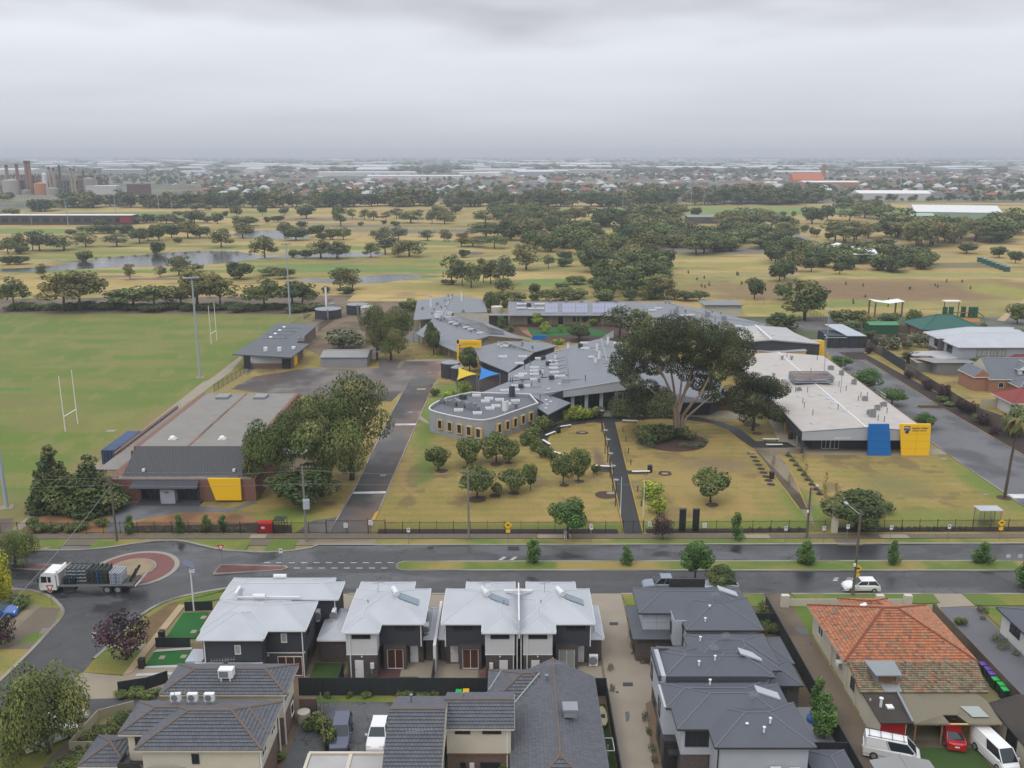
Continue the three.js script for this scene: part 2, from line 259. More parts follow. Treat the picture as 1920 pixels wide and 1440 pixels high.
{// golf course and parkland behind the school: dry rough, irrigated fairways, bare patches
  const gr = [0.16,0.19,0.04], vivid = [0.115,0.185,0.036], pur = [0.17,0.135,0.095], brown = [0.21,0.145,0.06], fresh = [0.14,0.2,0.04];
  const e = (f, X, Yy, a, b, c, s = 0.5, t = 0)=>{const [x, z] = f(X, Yy); return [x, z, a, b, c, s, t]};
  const patch = spots([
    e(I, 250,640,70,9, gr, 0.7), e(I, 650,612,60,9, gr), e(I, 1150,575,70,10, gr), e(I, 1700,585,60,12, gr), e(I, 900,660,90,5, vivid), e(I, 700,715,70,7, gr), e(I, 1250,715,45,8, gr), e(I, 1650,690,50,10, vivid), e(I, 200,490,90,22, fresh, 0.2), e(I, 600,410,100,70, fresh, 0.15), e(I, 1400,385,60,30, gr), e(I, 300,720,60,5, vivid),
    e(I, 650,745,12,4, pur), e(I, 900,760,20,4, pur), e(I, 1750,425,60,30, pur, 0.8), e(J, 250,690,60,10, gr), e(J, 60,690,22,12, vivid), e(J, 300,712,55,8, vivid), e(J, 570,745,14,9, vivid), e(J, 1250,785,42,14, gr, 0.5), e(J, 1330,770,20,7, vivid, 0.4), e(J, 1580,622,16,12, vivid, 0.25), e(J, 650,660,26,10, gr), e(J, 200,585,60,14, gr), e(J, 650,560,50,13, gr), e(J, 600,492,80,24, pur, 0.8), e(J, 900,485,60,20, pur, 0.8), e(J, 250,460,70,18, pur, 0.8), e(J, 1580,460,14,16, vivid), e(J, 1700,370,150,50,[0.25,0.24,0.07],0.3), e(J, 1100,660,30,12, gr), e(J, 1530,860,40,5, gr), e(J, 1250,650,24,12, gr),
    e(K, 540,335,250,60,[0.17,0.22,0.05],0.2), e(K, 700,345,80,30, vivid, 0.5), e(K, 1380,730,105,34, brown, 0.3), e(K, 1380,735,85,26,[0.19,0.12,0.055],0.5), e(K, 1840,740,16,34,[0.24,0.22,0.045],0.6), e(K, 1020,800,34,10, gr, 0.5), e(K, 300,525,70,12,[0.17,0.14,0.12],0.4), e(K, 500,540,60,12,[0.17,0.14,0.12],0.4), e(K, 400,600,60,12,[0.25,0.235,0.06],0.6), e(K, 700,830,24,12,[0.24,0.22,0.05],0.5), e(K, 1500,655,130,9,[0.24,0.235,0.07],0.5), e(K, 1760,545,40,16, dryC)]);
  setting('golf_course', std(1,1, {map: tex(1536,1088,1040,720, (x, y)=>{
    const w = (fbm(x*0.03, y*0.06,81,4) - 0.5)*0.55;
    let c = tint(mix3(dryC, strawC, sm(0.35,0.65, fbm(x*0.02, y*0.05,83,5))),1.18);
    c = mix3(c, oliveC, 0.65*sm(0.5,0.66, fbm(x*0.012 + 3, y*0.035,85,5))); c = mix3(c, earthC, 0.5*sm(0.6,0.75, fbm(x*0.05, y*0.09,87,5)));
    c = patch(x, y, c, w);
    return tint(c, 0.82 + 0.3*fbm(x*0.25, y*0.4,89,3) + (hash2(x*2 | 0, y*2 | 0,91) - 0.5)*0.14)}, {ox: -470, oz: 298})}), (g)=>g.flat(rect(-470,570,-1018,-298),0));
}
const lake = (list, n = 4)=>setting('lake', M.water, (g)=>g.flat(bez([...list, list[0]], n).slice(0,-1),0.05));
lake([...pts(I, [[-300,708],[0,703],[250,690],[430,664],[620,640],[860,621],[1000,608],[1150,602],[1280,603],[1380,612],[1480,624],[1640,622],[1800,610],[1920,609]]), ...pts(J, [[180,608],[330,610],[370,618],[300,632],[150,636],[0,638]]), ...pts(I, [[1700,640],[1500,640],[1400,654],[1280,668],[1150,678],[950,687],[700,692],[500,702],[200,718],[0,719],[-300,720]])]);
lake(pts(I, [[1275,512],[1340,500],[1430,488],[1580,486],[1720,492],[1740,512],[1730,530],[1560,536],[1400,528]]));
lake([...pts(I, [[1640,764],[1800,758]]), ...pts(J, [[0,762],[180,750],[330,738],[440,733],[540,737],[575,746],[540,758],[440,768],[350,781],[200,784],[20,782]]), ...pts(I, [[1720,776]])]);
lake(pts(J, [[832,612],[870,609],[915,613],[900,621],[850,621]]));

{// sports oval
  const worn = spots([[-70,-150,7,60,[0.2,0.155,0.06],0.7],[-64,-240,7,60,[0.24,0.185,0.07],0.7],[-66,-190,4,40,[0.24,0.18,0.07],0.7],[-92,-176,10,9,[0.16,0.15,0.04],0.8],[-110,-190,26,7,[0.15,0.145,0.04],0.9],[-118,-202,10,2.5,[0.08,0.16,0.03],0.6],[-84,-130,16,8,[0.17,0.15,0.055],0.7]]);
  setting('sports_field', std(1,1, {map: tex(1024,1024,190,190, (x, y)=>{
    const n = fbm(x*0.06, y*0.14,101,5), m = fbm(x*0.3 + y*0.08, y*0.1 - x*0.05,103,4);
    let c = mix3([0.105,0.152,0.02],[0.16,0.165,0.035], sm(0.35,0.7, n)); c = mix3(c, [0.19,0.17,0.05],0.6*sm(0.5,0.75, m));
    return tint(worn(x, y, c, (m - 0.5)*0.7), grain(x, y, 6,0.12))}, {ox: -246, oz: 120})}), (g)=>g.flat([[-246,-121],[-64,-121],[-64,-215],[-70,-240],[-70,-302],[-246,-306]],0.012));
}
{// school grounds: dry front lawns, greener along kerbs and where water runs
  const gr = [0.12,0.165,0.026], bare = [0.15,0.1,0.06];
  const patch = spots([[-16.5,-168,3,16, gr, 0.8],[-14.5,-150,2.5,14, gr, 0.9],[-16,-185,5,12, gr, 0.5],[-13,-200,6,9, gr, 0.5],[20,-122.5,60,2.2, gr, 0.9],[-10,-122.8,16,2,[0.17,0.16,0.035],0.9],[77,-140,5,20, gr, 0.9],[62,-126,16,6,[0.16,0.175,0.035],0.9],[44,-130,4,12, gr, 0.8],[40,-124,8,3, gr, 0.8],[33,-124,12,3,[0.16,0.18,0.03],0.8],[30,-140,10,16, dryC, 0.9],[15.2,-152,1.2,9, bare, 0.8],[36,-150,10,6,[0.2,0.14,0.07],0.9],[62,-140,8,8,[0.17,0.15,0.05],0.9],[-34,-124,8,5,[0.17,0.18,0.03],0.5],[-34,-128,4,3, gr, 0.7],[-20,-232,6,14,[0.15,0.17,0.035],0.8],[-42,-205,14,2.5, gr, 0.6],[-60,-208,4,8, gr, 0.8],[-60,-260,3,20, gr, 0.8],[95,-262,24,14, dryC, 0.5]]);
  setting('lawn', std(1,1, {map: tex(1792,1216,200,136, (x, y)=>{
    const n = fbm(x*0.1, y*0.1,111,5), m = fbm(x*0.5, y*0.5,113,4);
    let c = mix3(dryC, [0.24,0.18,0.05], sm(0.4,0.6, n)); c = mix3(c, oliveC, 0.45*sm(0.5,0.66, m)); c = mix3(c, earthC, 0.55*sm(0.56,0.7, fbm(x*0.25 + 9, y*0.25,115,5)));
    c = tint(c, 1 + 0.05*Math.sin(y*2.6 + m*2));
    return tint(patch(x, y, c, (m - 0.5)*0.6 + (n - 0.5)*0.5), grain(x, y, 9,0.16))}, {ox: -64, oz: 119})}), (g)=>g.flat([[-64,-119],[136,-119],[136,-255],[-64,-255]],0.02));
}
// school yards and drives
setting('school_yard', std([1.3,1.22,1.16],0.8, {map: yard}), (g)=>g.flat([...pts(E, [[1420,500],[1560,478],[1740,450]]), ...pts(F, [[120,455],[330,452],[330,400],[500,405],[720,400],[690,470],[640,540],[480,560],[400,640]]), ...pts(E, [[1560,600],[1300,570]])],0.03));
setting('school_yard', M.earth, (g)=>g.flat([[-64,-292],[-66,-262],[-50,-236],[-36,-236],[-30,-262],[-34,-330],[-64,-330]],0.026));
setting('school_driveway', M.yard, (g)=>g.flat(pts(F, [[45,1382],[275,1382],[400,1090],[545,760],[645,535],[690,430],[560,440],[500,525],[415,680],[325,860],[190,1140]]),0.036));
for (const a of [[[425,764],[540,763],[537,772],[423,774]],[[185,1148],[380,1144],[377,1156],[182,1159]]]) setting('painted_line', M.linePaint, (g)=>g.flat(pts(F, a),0.042));
setting('drive_kerb', M.kerb, (g)=>{ribbon(g, pts(F, [[50,1378],[190,1140],[325,860],[415,680],[500,525]]),-0.12,0.12,0,0.12); ribbon(g, pts(F, [[290,1350],[400,1090],[545,760],[645,535]]),-0.1,0.1,0,0.12)});
setting('yellow_kerb', M.yellowPaint, (g)=>ribbon(g, pts(F, [[300,1310],[327,1262]]),-0.35,0.15,0,0.14));
setting('footpath', M.concrete, (g)=>g.flat(pts(F, [[480,405],[680,400],[755,398],[755,408],[480,415]]),0.045));
setting('footpath', M.oldConcrete, (g)=>g.flat(pts(F, [[462,402],[488,402],[450,452],[428,452]]),0.05));
setting('footpath', M.concrete, (g)=>g.flat(pts(F, [[565,720],[612,755],[612,768],[555,738]]),0.05));
setting('school_road', M.carpark, (g)=>g.flat([...pts(Q, [[1130,935],[1330,1072],[1450,1155],[1600,1260],[1900,1465],[2150,1465]]),[112,-122],[101,-150],[92.5,-190],[92.4,-236],[87.5,-236], ...pts(Q, [[500,345],[430,320],[560,500],[830,700],[1000,850]])],0.036));
setting('school_yard', M.carpark, (g)=>g.flat(pts(Q, [[430,335],[500,330],[680,345],[640,385],[590,400],[500,360]]),0.04));
setting('garden_bed', M.darkMulch, (g)=>g.flat([...pts(Q, [[600,405],[660,405],[1075,660],[1110,680],[1560,945]]),[104,-140],[108,-150],[95,-200],[94.5,-242],[88,-242]],0.05));
setting('drive_kerb', M.dullYellow, (g)=>{ribbon(g, pts(Q, [[585,405],[665,405],[870,532],[1075,660]]),-0.12,0.12,0,0.14); ribbon(g, pts(Q, [[1075,661],[960,661],[948,672],[980,680],[1105,680],[1560,945]]),-0.12,0.12,0,0.14)});
setting('garden_bed', M.darkMulch, (g)=>g.flat(pts(Q, [[955,663],[1080,663],[1105,679],[975,679]]),0.06));
setting('drive_kerb', M.kerb, (g)=>ribbon(g, pts(Q, [[1042,870],[1130,935],[1330,1072],[1450,1155],[1560,1230]]),-0.14,0.14,0,0.13));
setting('footpath', M.concrete, (g)=>g.flat(pts(Q, [[1030,905],[1090,905],[1130,937],[1030,940]]),0.05));
for (const l of [[[1452,1160],[1560,1160],[1560,1184],[1480,1184]]]) setting('painted_line', M.linePaint, (g)=>g.flat(pts(Q, l),0.044));
// black path up to the entrance, with its side arms and yellow edges
setting('entrance_path', M.path, (g)=>g.flat(pts(P, [[205,1384],[318,1384],[233,1050],[345,1050],[345,1030],[228,1028],[162,755],[300,742],[430,735],[560,742],[690,760],[790,795],[860,850],[930,900],[1180,898],[1130,868],[950,862],[870,800],[760,755],[640,730],[560,722],[0,725],[-80,745],[80,760],[120,930],[128,1005],[75,1012],[75,1035],[132,1040]]),0.04));
setting('entrance_path', M.path, (g)=>g.flat([...pts(F, [[1590,760],[1530,758],[1400,775],[1320,805],[1285,840],[1275,875],[1300,915],[1340,945]]), ...pts(F, [[1310,960],[1240,930],[1235,850],[1260,800],[1330,765],[1440,742],[1590,735]])],0.044));
setting('path_edging', M.yellowPaint, (g)=>{for (const l of [[[208,1384],[150,1070],[128,930],[92,760]],[[318,1384],[234,1050],[345,1048]],[[228,1026],[162,757]],[[560,755],[690,768],[790,803],[858,856],[935,905],[1000,985],[1195,1245]],[[1240,1240],[1140,1010],[1085,938],[1195,936]],[[0,762],[60,758]]]) ribbon(g, pts(P, l),-0.07,0.07,0,0.1);
  ribbon(g, pts(F, [[1580,762],[1480,768],[1400,782],[1330,808],[1296,840],[1288,875],[1310,915]]),-0.07,0.07,0,0.1); ribbon(g, pts(P, [[80,1040],[130,1045]]),-0.07,0.07,0,0.1)});
setting('footpath', M.oldConcrete, (g)=>g.flat(pts(P, [[940,902],[1200,900],[1230,936],[1085,938],[1140,1010],[1250,1245],[1300,1370],[1380,1372],[1290,1250],[1195,1245],[1000,985]]),0.045));
setting('forecourt', M.concrete, (g)=>g.flat(pts(P, [[0,700],[150,698],[240,690],[700,690],[860,700],[900,740],[560,722],[0,724]]),0.03));
setting('forecourt', M.concrete, (g)=>g.flat(pts(Q, [[120,735],[310,800],[680,870],[1030,905],[1030,945],[300,938],[180,862]]),0.03));
setting('garden_bed', M.mulch, (g)=>g.flat(circle(...P(485,862),6.3,28),0.05));
for (const [f, x, y, r] of [[F, 685,1030,1.1],[F, 830,1012,0.9],[F, 990,992,1.1],[F, 1060,985,0.7],[F, 885,1190,1.5],[F, 985,1170,1],[F, 1090,1155,0.9],[F, 1375,1110,0.8],[F, 1460,1090,0.8],[P, 705,1222,1],[P, 930,770,1.6],[P, 960,820,1],[F, 1475,815,1.2],[F, 1610,1165,1.7],[P, 440,1043,1.2],[Q, 1445,1180,1.1]]) setting('garden_bed', M.mulch, (g)=>g.flat(bez([...circle(...f(x, y), r, 9).map(([a, b], i)=>[a + 0.25*r*(hash2(i, x, 3) - 0.5), b + 0.25*r*(hash2(i, y, 4) - 0.5)])].concat([]),2),0.055));
for (let i = 0; i < 9; i++) {const [x, z] = Q(235 + i*22,945 + i*27); setting('garden_bed', M.darkMulch, (g)=>g.flat(circle(x, z, 0.62,9),0.05)); const [a, b] = Q(25 + i*14,930 + i*22); setting('garden_bed', M.darkMulch, (g)=>g.flat(circle(a, b, 0.7,9),0.05))}
setting('play_area', M.turf, (g)=>g.flat(bez(pts(F, [[1170,225],[1230,240],[1300,225],[1400,212],[1520,225],[1620,255],[1610,275],[1450,262],[1300,270],[1200,262],[1170,240]]),3),0.05));
setting('play_area', M.barkMulch, (g)=>g.flat(pts(F, [[1115,218],[1170,225],[1185,262],[1260,290],[1200,285],[1140,250]]),0.045));
setting('garden_bed', M.mulch, (g)=>g.flat(pts(F, [[960,200],[1720,205],[1760,300],[1300,310],[1060,250]]),0.032));
setting('courtyard', M.darkMulch, (g)=>g.flat(pts(F, [[760,520],[840,490],[1050,500],[1060,560],[900,590],[770,560]]),0.04));
// gym forecourt and front garden
setting('forecourt', M.carpark, (g)=>g.flat([...pts(E, [[640,1240],[760,1205],[1115,1205],[1130,1230],[1300,1240],[1420,1200],[1450,1208],[1290,1262],[1000,1265],[860,1290],[740,1310],[690,1375],[600,1375]])],0.05));
setting('garden_bed', M.barkMulch, (g)=>g.flat(bez(pts(E, [[740,1330],[870,1290],[1050,1268],[1300,1272],[1420,1290],[1460,1312],[1400,1325],[1000,1335],[740,1340]]),3),0.056));
setting('garden_bed', M.darkMulch, (g)=>g.flat(pts(E, [[700,1375],[740,1338],[1000,1335],[1440,1325],[1640,1335],[1640,1380]]),0.054));
setting('garden_bed', M.barkMulch, (g)=>g.flat(pts(E, [[190,1290],[260,1225],[380,1215],[520,1235],[620,1240],[590,1375],[130,1382]]),0.054));
setting('footpath', M.concrete, (g)=>g.flat(pts(E, [[35,1390],[240,1215],[560,975],[800,800],[1140,530],[1170,520],[1200,500],[1350,385],[1365,395],[1300,470],[1180,560],[830,815],[580,1010],[270,1230],[95,1388]]),0.05));
setting('gravel_yard', M.gravel, (g)=>g.flat(pts(E, [[0,1300],[80,1296],[60,1380],[0,1385]]),0.045));
setting('garden_bed', M.darkMulch, (g)=>{g.flat([[-19,-120.3],[15,-120.3],[15,-121.9],[-19,-121.9]],0.06); g.flat([[19,-120.4],[42,-120.6],[42,-122.2],[19,-122]],0.06); g.flat([[46,-120.8],[76,-121],[76,-122.8],[46,-122.4]],0.06)});
setting('forecourt', M.yard, (g)=>g.flat([...pts(E, [[1660,1380],[1860,1380],[1900,1290],[1760,1310]])],0.04));
setting('bush_floor', std([0.15,0.115,0.075],1, {map: blotch}), (g)=>g.flat([[-246,-305.5],[-70,-302.5],[-60,-330],[-60,-345],[-246,-332]],0.02));
// park beyond the right-hand houses
setting('play_area', std(ph(190,132,66),1, {map: speck}), (g)=>g.flat(pts(Y, [[418,140],[560,150],[700,168],[950,178],[948,212],[700,205],[420,190]]),0.03));
setting('gravel_path', M.tan, (g)=>{g.flat(pts(Y, [[1344,0],[1210,105],[1100,195],[1170,205],[1250,120],[1344,45]]),0.03); ribbon(g, bez(pts(K, [[845,795],[900,815],[960,830],[1010,840]])),-1,1,0,0.03); ribbon(g, bez(pts(K, [[790,655],[765,630],[790,590],[810,550],[800,520]])),-1.2,1.2,0,0.03)});
setting('access_road', std(ph(140,140,142),0.9), (g)=>g.flat(pts(K, [[715,430],[745,432],[860,480],[960,510],[910,510],[800,475]]),0.03));
setting('bowling_green', std([0.17,0.15,0.07],1, {map: grime}), (g)=>g.flat(pts(K, [[1440,595],[1720,592],[1780,618],[1450,622]]),0.03));
setting('bowling_green', std([0.3,0.24,0.12],1, {map: grime}), (g)=>g.flat(pts(K, [[1380,545],[1540,545],[1600,562],[1430,566]]),0.03));

// the street
const farKerb = [[-150,-113], ...pts(A, [[-300,224],[0,226],[200,222],[450,218]]), ...bez(pts(A, [[450,218],[620,203],[780,178],[920,165],[1030,169],[1130,192],[1250,217],[1400,228],[1520,230],[1640,222],[1750,205]]),4).slice(1),[-26.5,-116.3],[0,-116.3],[40,-116.6],[150,-117.4]];
const nearKerb = [...bez(pts(A, [[1460,410],[1270,436],[1130,460],[1000,488],[900,525],[820,572],[740,640],[640,738],[540,828]]),4)];
const leftKerb = [...bez(pts(A, [[-300,415],[0,425],[100,430],[200,440],[290,470],[345,515],[370,560],[355,600],[300,660],[200,770],[90,880],[0,965],[-200,1150]]),4)];
setting('road', M.road, (g)=>g.flat([...farKerb, [150,-102.2],[-20,-102.2], ...nearKerb, ...pts(A, [[410,962],[180,1200],[-80,1440]]),[-60,-62],[-70,-62], ...leftKerb.slice().reverse(),[-150,-104]],0.004));
const kerb = (path, w0 = 0, w1 = 0.32)=>setting('kerb', M.kerb, (g)=>ribbon(g, path, w0, w1,0,0.12));
kerb(farKerb, 0,-0.35); kerb(leftKerb, 0.1,0.5); kerb(nearKerb, 0,0.4); kerb(pts(A, [[410,962],[180,1200],[-80,1440]]),-0.3,0);
const strip = (list)=>setting('nature_strip', M.strip, (g)=>g.prism(list, 0,0.1));
const fk = farKerb.map(([x, z])=>[x, z - 0.3]);
setting('footpath', M.footpath, (g)=>g.prism([[-150,-118.3],[150,-118.9],[150,-120.2],[-150,-120.05]],0,0.09));
setting('paving_joint', std(ph(88,80,70),1), (g)=>{for (let x = -80; x < 90; x += 1.5) g.box(x, x + 0.03,0.08,0.094,-120.1,-118.4)});
for (const [a, b] of [[-150,-70.6],[-68.5,-61.4],[-57.5,-36],[-33.4,-29.6],[-18.8,44.6],[48,72.4],[82,150]]) {
  const mid = fk.filter(([x])=>x > a + 0.3 && x < b - 0.3), zat = (x)=>{for (let i = 0; i < fk.length - 1; i++) if (fk[i][0] <= x && fk[i + 1][0] >= x) return fk[i][1] + (fk[i + 1][1] - fk[i][1])*(x - fk[i][0])/(fk[i + 1][0] - fk[i][0]); return -116.6};
  strip([[a, -118.3 - a*0.001],[a, zat(a)], ...mid, [b, zat(b)],[b, -118.35 - b*0.0025]]);
}
for (const [a, b, m] of [[-70.6,-68.5, M.footpath],[-61.4,-57.5, M.footpath],[-36,-33.4, M.footpath],[-29.6,-18.8, M.oldConcrete],[44.6,48, M.footpath],[72.4,82, M.footpath]]) setting('driveway', m, (g)=>g.prism([[a, -118.3],[a, -116.3],[b, -116.3],[b, -118.3]],0,0.08));
for (const [a, b] of [[3.6,8.3],[51.5,55.4],[-36.6,-34.4],[32.6,36]]) setting('pavement_slab', M.concrete, (g)=>g.box(a, b, 0.09,0.105,-119.9,-118.6));
// median with rounded end
const median = [...circle(-13.7,-109.85,1.3,12, Math.PI/2, Math.PI*1.5),[60,-111.3],[150,-111.6],[150,-108.7],[60,-108.5]];
strip(median.map(([x, z])=>[x, z]));
kerb([[150,-111.6],[60,-111.3], ...circle(-13.7,-109.85,1.3,12, Math.PI/2, Math.PI*1.5).reverse(),[60,-108.5],[150,-108.7]],-0.15,0.15);
for (let i = 0; i < 11; i++) setting('lane_marking', M.linePaint, (g)=>{const x = -32.5 + i*1.62; if (x < -15) {g.flat(rect(x, x + 0.8,-110.95,-110.83),0.01); g.flat(rect(x - 0.6, x + 0.2,-109.35,-109.22),0.01)} else g.flat(rect(-0.5 + i, -0.2 + i, -110.9,-110.8),0.01)});
// road humps with painted teeth
for (const [x, z, n] of [[...B(1200,258),1],[...B(1262,258),1],[...D(372,375),1],[...D(443,375),1],[...D(425,432),1],[...D(1342,245),1],[...D(1408,245),1]]) setting('speed_hump_marking', M.linePaint, (g)=>{for (let k = 0; k < 3; k++) g.flat([[x + k*0.22 - 0.3, z + 0.6 - k*0.35],[x + k*0.22 + 0.25, z + 0.6 - k*0.35],[x + k*0.22 + 0.2, z + 0.42 - k*0.35],[x + k*0.22 - 0.36, z + 0.42 - k*0.35]],0.012)});
setting('road_patch', std(0.03,0.8, {map: speck}), (g)=>{g.flat(rect(-0.6,1.0,-116,-114.6),0.008); g.flat(rect(-11.4,-10.7,-116,-115),0.008)});
// roundabout
const RB = A(862,322), rb = [RB[0] - 2.4, RB[1]];
setting('roundabout', M.kerb, (g)=>g.prism(circle(rb[0], rb[1],5.5,48),0,0.05));
setting('roundabout', M.redPaving, (g)=>g.prism(circle(rb[0], rb[1],4.85,48),0,0.09));
setting('roundabout', M.kerb, (g)=>g.prism(circle(rb[0] - 0.3, rb[1],2.95,36),0,0.18));
setting('roundabout', std(ph(165,146,118),0.95, {map: blotch}), (g)=>g.prism(circle(rb[0] - 0.3, rb[1],2.7,36),0,0.26));
for (const l of [pts(A, [[1195,350],[1240,297],[1300,297],[1500,303],[1610,306],[1622,318],[1590,328],[1400,342],[1210,356]]), pts(A, [[60,320],[60,298],[390,296],[412,305],[380,322],[200,330]])]) {
  setting('traffic_island', M.kerb, (g)=>g.prism(l, 0,0.12)); const c = l.reduce((s, p)=>[s[0] + p[0]/l.length, s[1] + p[1]/l.length],[0,0]);
  setting('traffic_island', M.redPaving, (g)=>g.prism(l.map(([x, z])=>[c[0] + (x - c[0])*0.94, c[1] + (z - c[1])*0.7]),0,0.15));
}
// left-hand side of the side street
setting('nature_strip', M.strip, (g)=>g.prism([...leftKerb.map(([x, z])=>[x - 0.3, z]),[-75,-62],[-95,-62],[-95,-104.5]],0,0.09));
for (const l of [[[120,440],[20,510],[-100,510],[-60,440]],[[340,545],[230,540],[60,620],[-60,690],[80,740],[300,640]],[[215,738],[20,740],[-60,775],[180,775]]]) setting('driveway', M.footpath, (g)=>g.flat(pts(A, l),0.1));
setting('footpath', M.oldConcrete, (g)=>g.flat(pts(A, [[235,530],[165,525],[60,620],[20,690],[75,690],[130,625]]),0.106));
for (const l of [[[250,205],[285,198],[265,213],[228,213]]]) setting('pit_lid', M.concrete, (g)=>g.flat(pts(A, l),0.115));
setting('pit_lid', M.kerb, (g)=>g.flat(pts(A, [[240,658],[290,658],[265,690],[220,690]]),0.115));
// right-hand side of the side street, corner verge and front gardens of the pale houses
setting('nature_strip', M.strip, (g)=>g.prism([...nearKerb.slice(2).map(([x, z])=>[x + 0.25, z]), ...pts(A, [[560,790],[800,780],[865,700],[1000,530],[1230,495],[1290,432]])],0,0.09));
setting('dry_verge', std([0.2,0.13,0.06],1, {map: blotch}), (g)=>g.flat(pts(A, [[780,730],[830,600],[950,520],[1010,505],[990,540],[860,705],[835,735]]),0.1));
setting('nature_strip', M.strip, (g)=>g.prism(pts(A, [[560,792],[800,780],[690,920],[470,905]]),0,0.085));
setting('footpath', M.tan, (g)=>g.prism(pts(A, [[1005,525],[1045,525],[745,905],[690,922],[800,780],[865,700]]),0,0.095));
setting('driveway', M.concrete, (g)=>g.flat(pts(A, [[620,770],[640,742],[830,738],[800,778]]),0.098));
setting('driveway', M.concrete, (g)=>g.prism(pts(A, [[410,960],[455,905],[690,925],[760,880],[1000,870],[960,980],[670,1050],[480,1056],[330,1056]]),0,0.07));
setting('garden_bed', std(0.5,0.9, {map: speck}), (g)=>{g.flat(pts(A, [[820,872],[1010,864],[1010,880],[800,882]]),0.11); g.flat(pts(A, [[770,915],[980,905],[975,920],[760,928]]),0.11); g.flat(pts(A, [[885,778],[1080,765],[1080,778],[860,792]]),0.11)});
setting('artificial_lawn', M.turf, (g)=>{g.flat(pts(A, [[930,718],[1030,572],[1175,568],[1100,715]]),0.11)});
setting('artificial_lawn', M.turf, (g)=>{g.flat(pts(A, [[815,868],[870,792],[1110,788],[1090,862]]),0.11)});
for (const [x, y] of [[1090,677],[1145,597],[912,823],[1033,817]]) setting('pit_lid', M.concrete, (g)=>{const [a, b] = A(x, y); g.flat(rect(a - 0.3, a + 0.3, b - 0.35, b + 0.35),0.118)});
setting('courtyard', M.road, (g)=>g.flat(pts(A, [[480,1056],[670,1050],[900,1060],[1000,1090],[560,1150],[420,1150]]),0.05));
setting('footpath', M.footpath, (g)=>g.flat(pts(A, [[505,1145],[560,1150],[330,1440],[240,1440]]),0.1));
setting('nature_strip', M.strip, (g)=>g.prism([...pts(A, [[330,1060],[480,1060],[510,1140],[250,1440]]),[-44,-62],[-52,-62]],0,0.085));
// blocks behind the near kerb
setting('ground_block', M.earth, (g)=>g.prism([[-33,-99],[30.4,-99],[30.4,-60],[-36,-60],[-36,-80]],0,0.03));
setting('front_verge', M.aggregate, (g)=>g.prism([[-33,-102],[9.8,-102],[9.8,-95],[-33,-95]],0,0.06));
for (const l of [[[13.3,-102],[17,-102],[17,-98.8],[13.6,-99]],[[24.8,-102],[30.6,-102],[29.6,-98.8],[24.8,-98.8]],[[34,-102],[51.2,-102],[51,-99.6],[34.2,-99.6]],[[54.7,-102],[80,-102],[80,-99],[55,-99]]]) strip(l);
kerb([[-20,-102.15],[9.6,-102.15]],0,0.3); kerb([[13.3,-102.15],[30.7,-102.15]],0,0.3); kerb([[34,-102.15],[51.2,-102.15]],0,0.3); kerb([[54.7,-102.15],[150,-102.15]],0,0.3);
setting('driveway', M.aggregate, (g)=>g.prism([[9.8,-102.1],[13.3,-102.1],[13.0,-87],[14.4,-86],[14.2,-80],[13,-79],[12.5,-72],[12,-62],[9.2,-62]],0,0.065));
setting('driveway', M.stained, (g)=>g.prism([[30.7,-102.1],[34,-102.1],[33.3,-98],[33.1,-78],[33,-73.5],[44,-73],[44,-62],[29.9,-62],[29.9,-97.5]],0,0.05));
setting('driveway', M.concrete, (g)=>g.prism([[51.2,-102.1],[54.7,-102.1],[54.9,-99],[50.5,-98.6],[50,-97]],0,0.055));
setting('driveway', std(ph(122,122,128),0.9, {map: speck}), (g)=>g.prism([[51,-98.6],[54.9,-98.6],[54.6,-92],[54.8,-86],[52.5,-80],[52.5,-60],[49.3,-60],[49.3,-97]],0,0.056));
setting('lawn_strip', M.strip, (g)=>g.prism([[33.2,-99.5],[36,-99.5],[36,-92],[33.2,-92]],0,0.065));
setting('lawn_strip', M.strip, (g)=>g.prism([[55.2,-98.5],[66,-98.5],[66,-93],[55.2,-94]],0,0.06));
setting('lawn_strip', M.darkLawn, (g)=>g.prism([[35.7,-72.2],[41.8,-72.2],[41.8,-62],[34.5,-62]],0,0.07));
setting('lawn_strip', M.strip, (g)=>g.prism([[24.9,-70.5],[29.3,-70.5],[29.3,-72.8],[24.9,-72.8]],0,0.06));
setting('courtyard', M.grey, (g)=>g.flat(rect(24,29.4,-78.5,-73),0.04));
setting('car_court', M.road, (g)=>g.prism([[-20,-80],[-4,-80],[-4,-64],[-20,-64]],0,0.05));
setting('garden_strip', M.strip, (g)=>g.prism([[-20.3,-80.3],[-3,-80.3],[-3,-79.3],[-20.3,-79.3]],0,0.07));
setting('side_yard', M.darkLawn, (g)=>g.prism([[7.8,-79],[9.1,-79],[9.1,-62],[7.8,-62]],0,0.06));
for (const [a, b, c, d, m] of [[-20.7,-17.4,-86.4,-81.1, M.darkLawn],[-13.7,-11.6,-85.7,-81, M.redPaving],[-11.5,-9.6,-83.8,-81, M.darkLawn],[-9.6,-6.9,-87,-81, M.aggregate],[-11.5,-9.6,-86.8,-83.8, M.aggregate],[-6.9,-5.2,-86.2,-81, M.aggregate],[-5.2,-3.5,-86.2,-83, M.aggregate],[-5.1,-3.4,-83,-81, M.darkLawn],[-3.3,-0.9,-84.5,-81, M.redPaving],[4.4,6.2,-84.2,-81, M.redPaving],[6.2,8,-83,-81, M.darkLawn],[6.2,9.3,-85.8,-83, M.aggregate],[8,9.3,-83,-81, M.aggregate]]) setting('courtyard', m, (g)=>g.flat(rect(a, b, c, d),0.055));
for (const [a, b, c, d] of [[188,237,623,640],[263,320,962,984],[225,240,1012,1022]]) setting('drain_grate', M.charcoal, (g)=>g.flat(pts(C, [[a, c],[b, c],[b, d],[a, d]]),0.072));
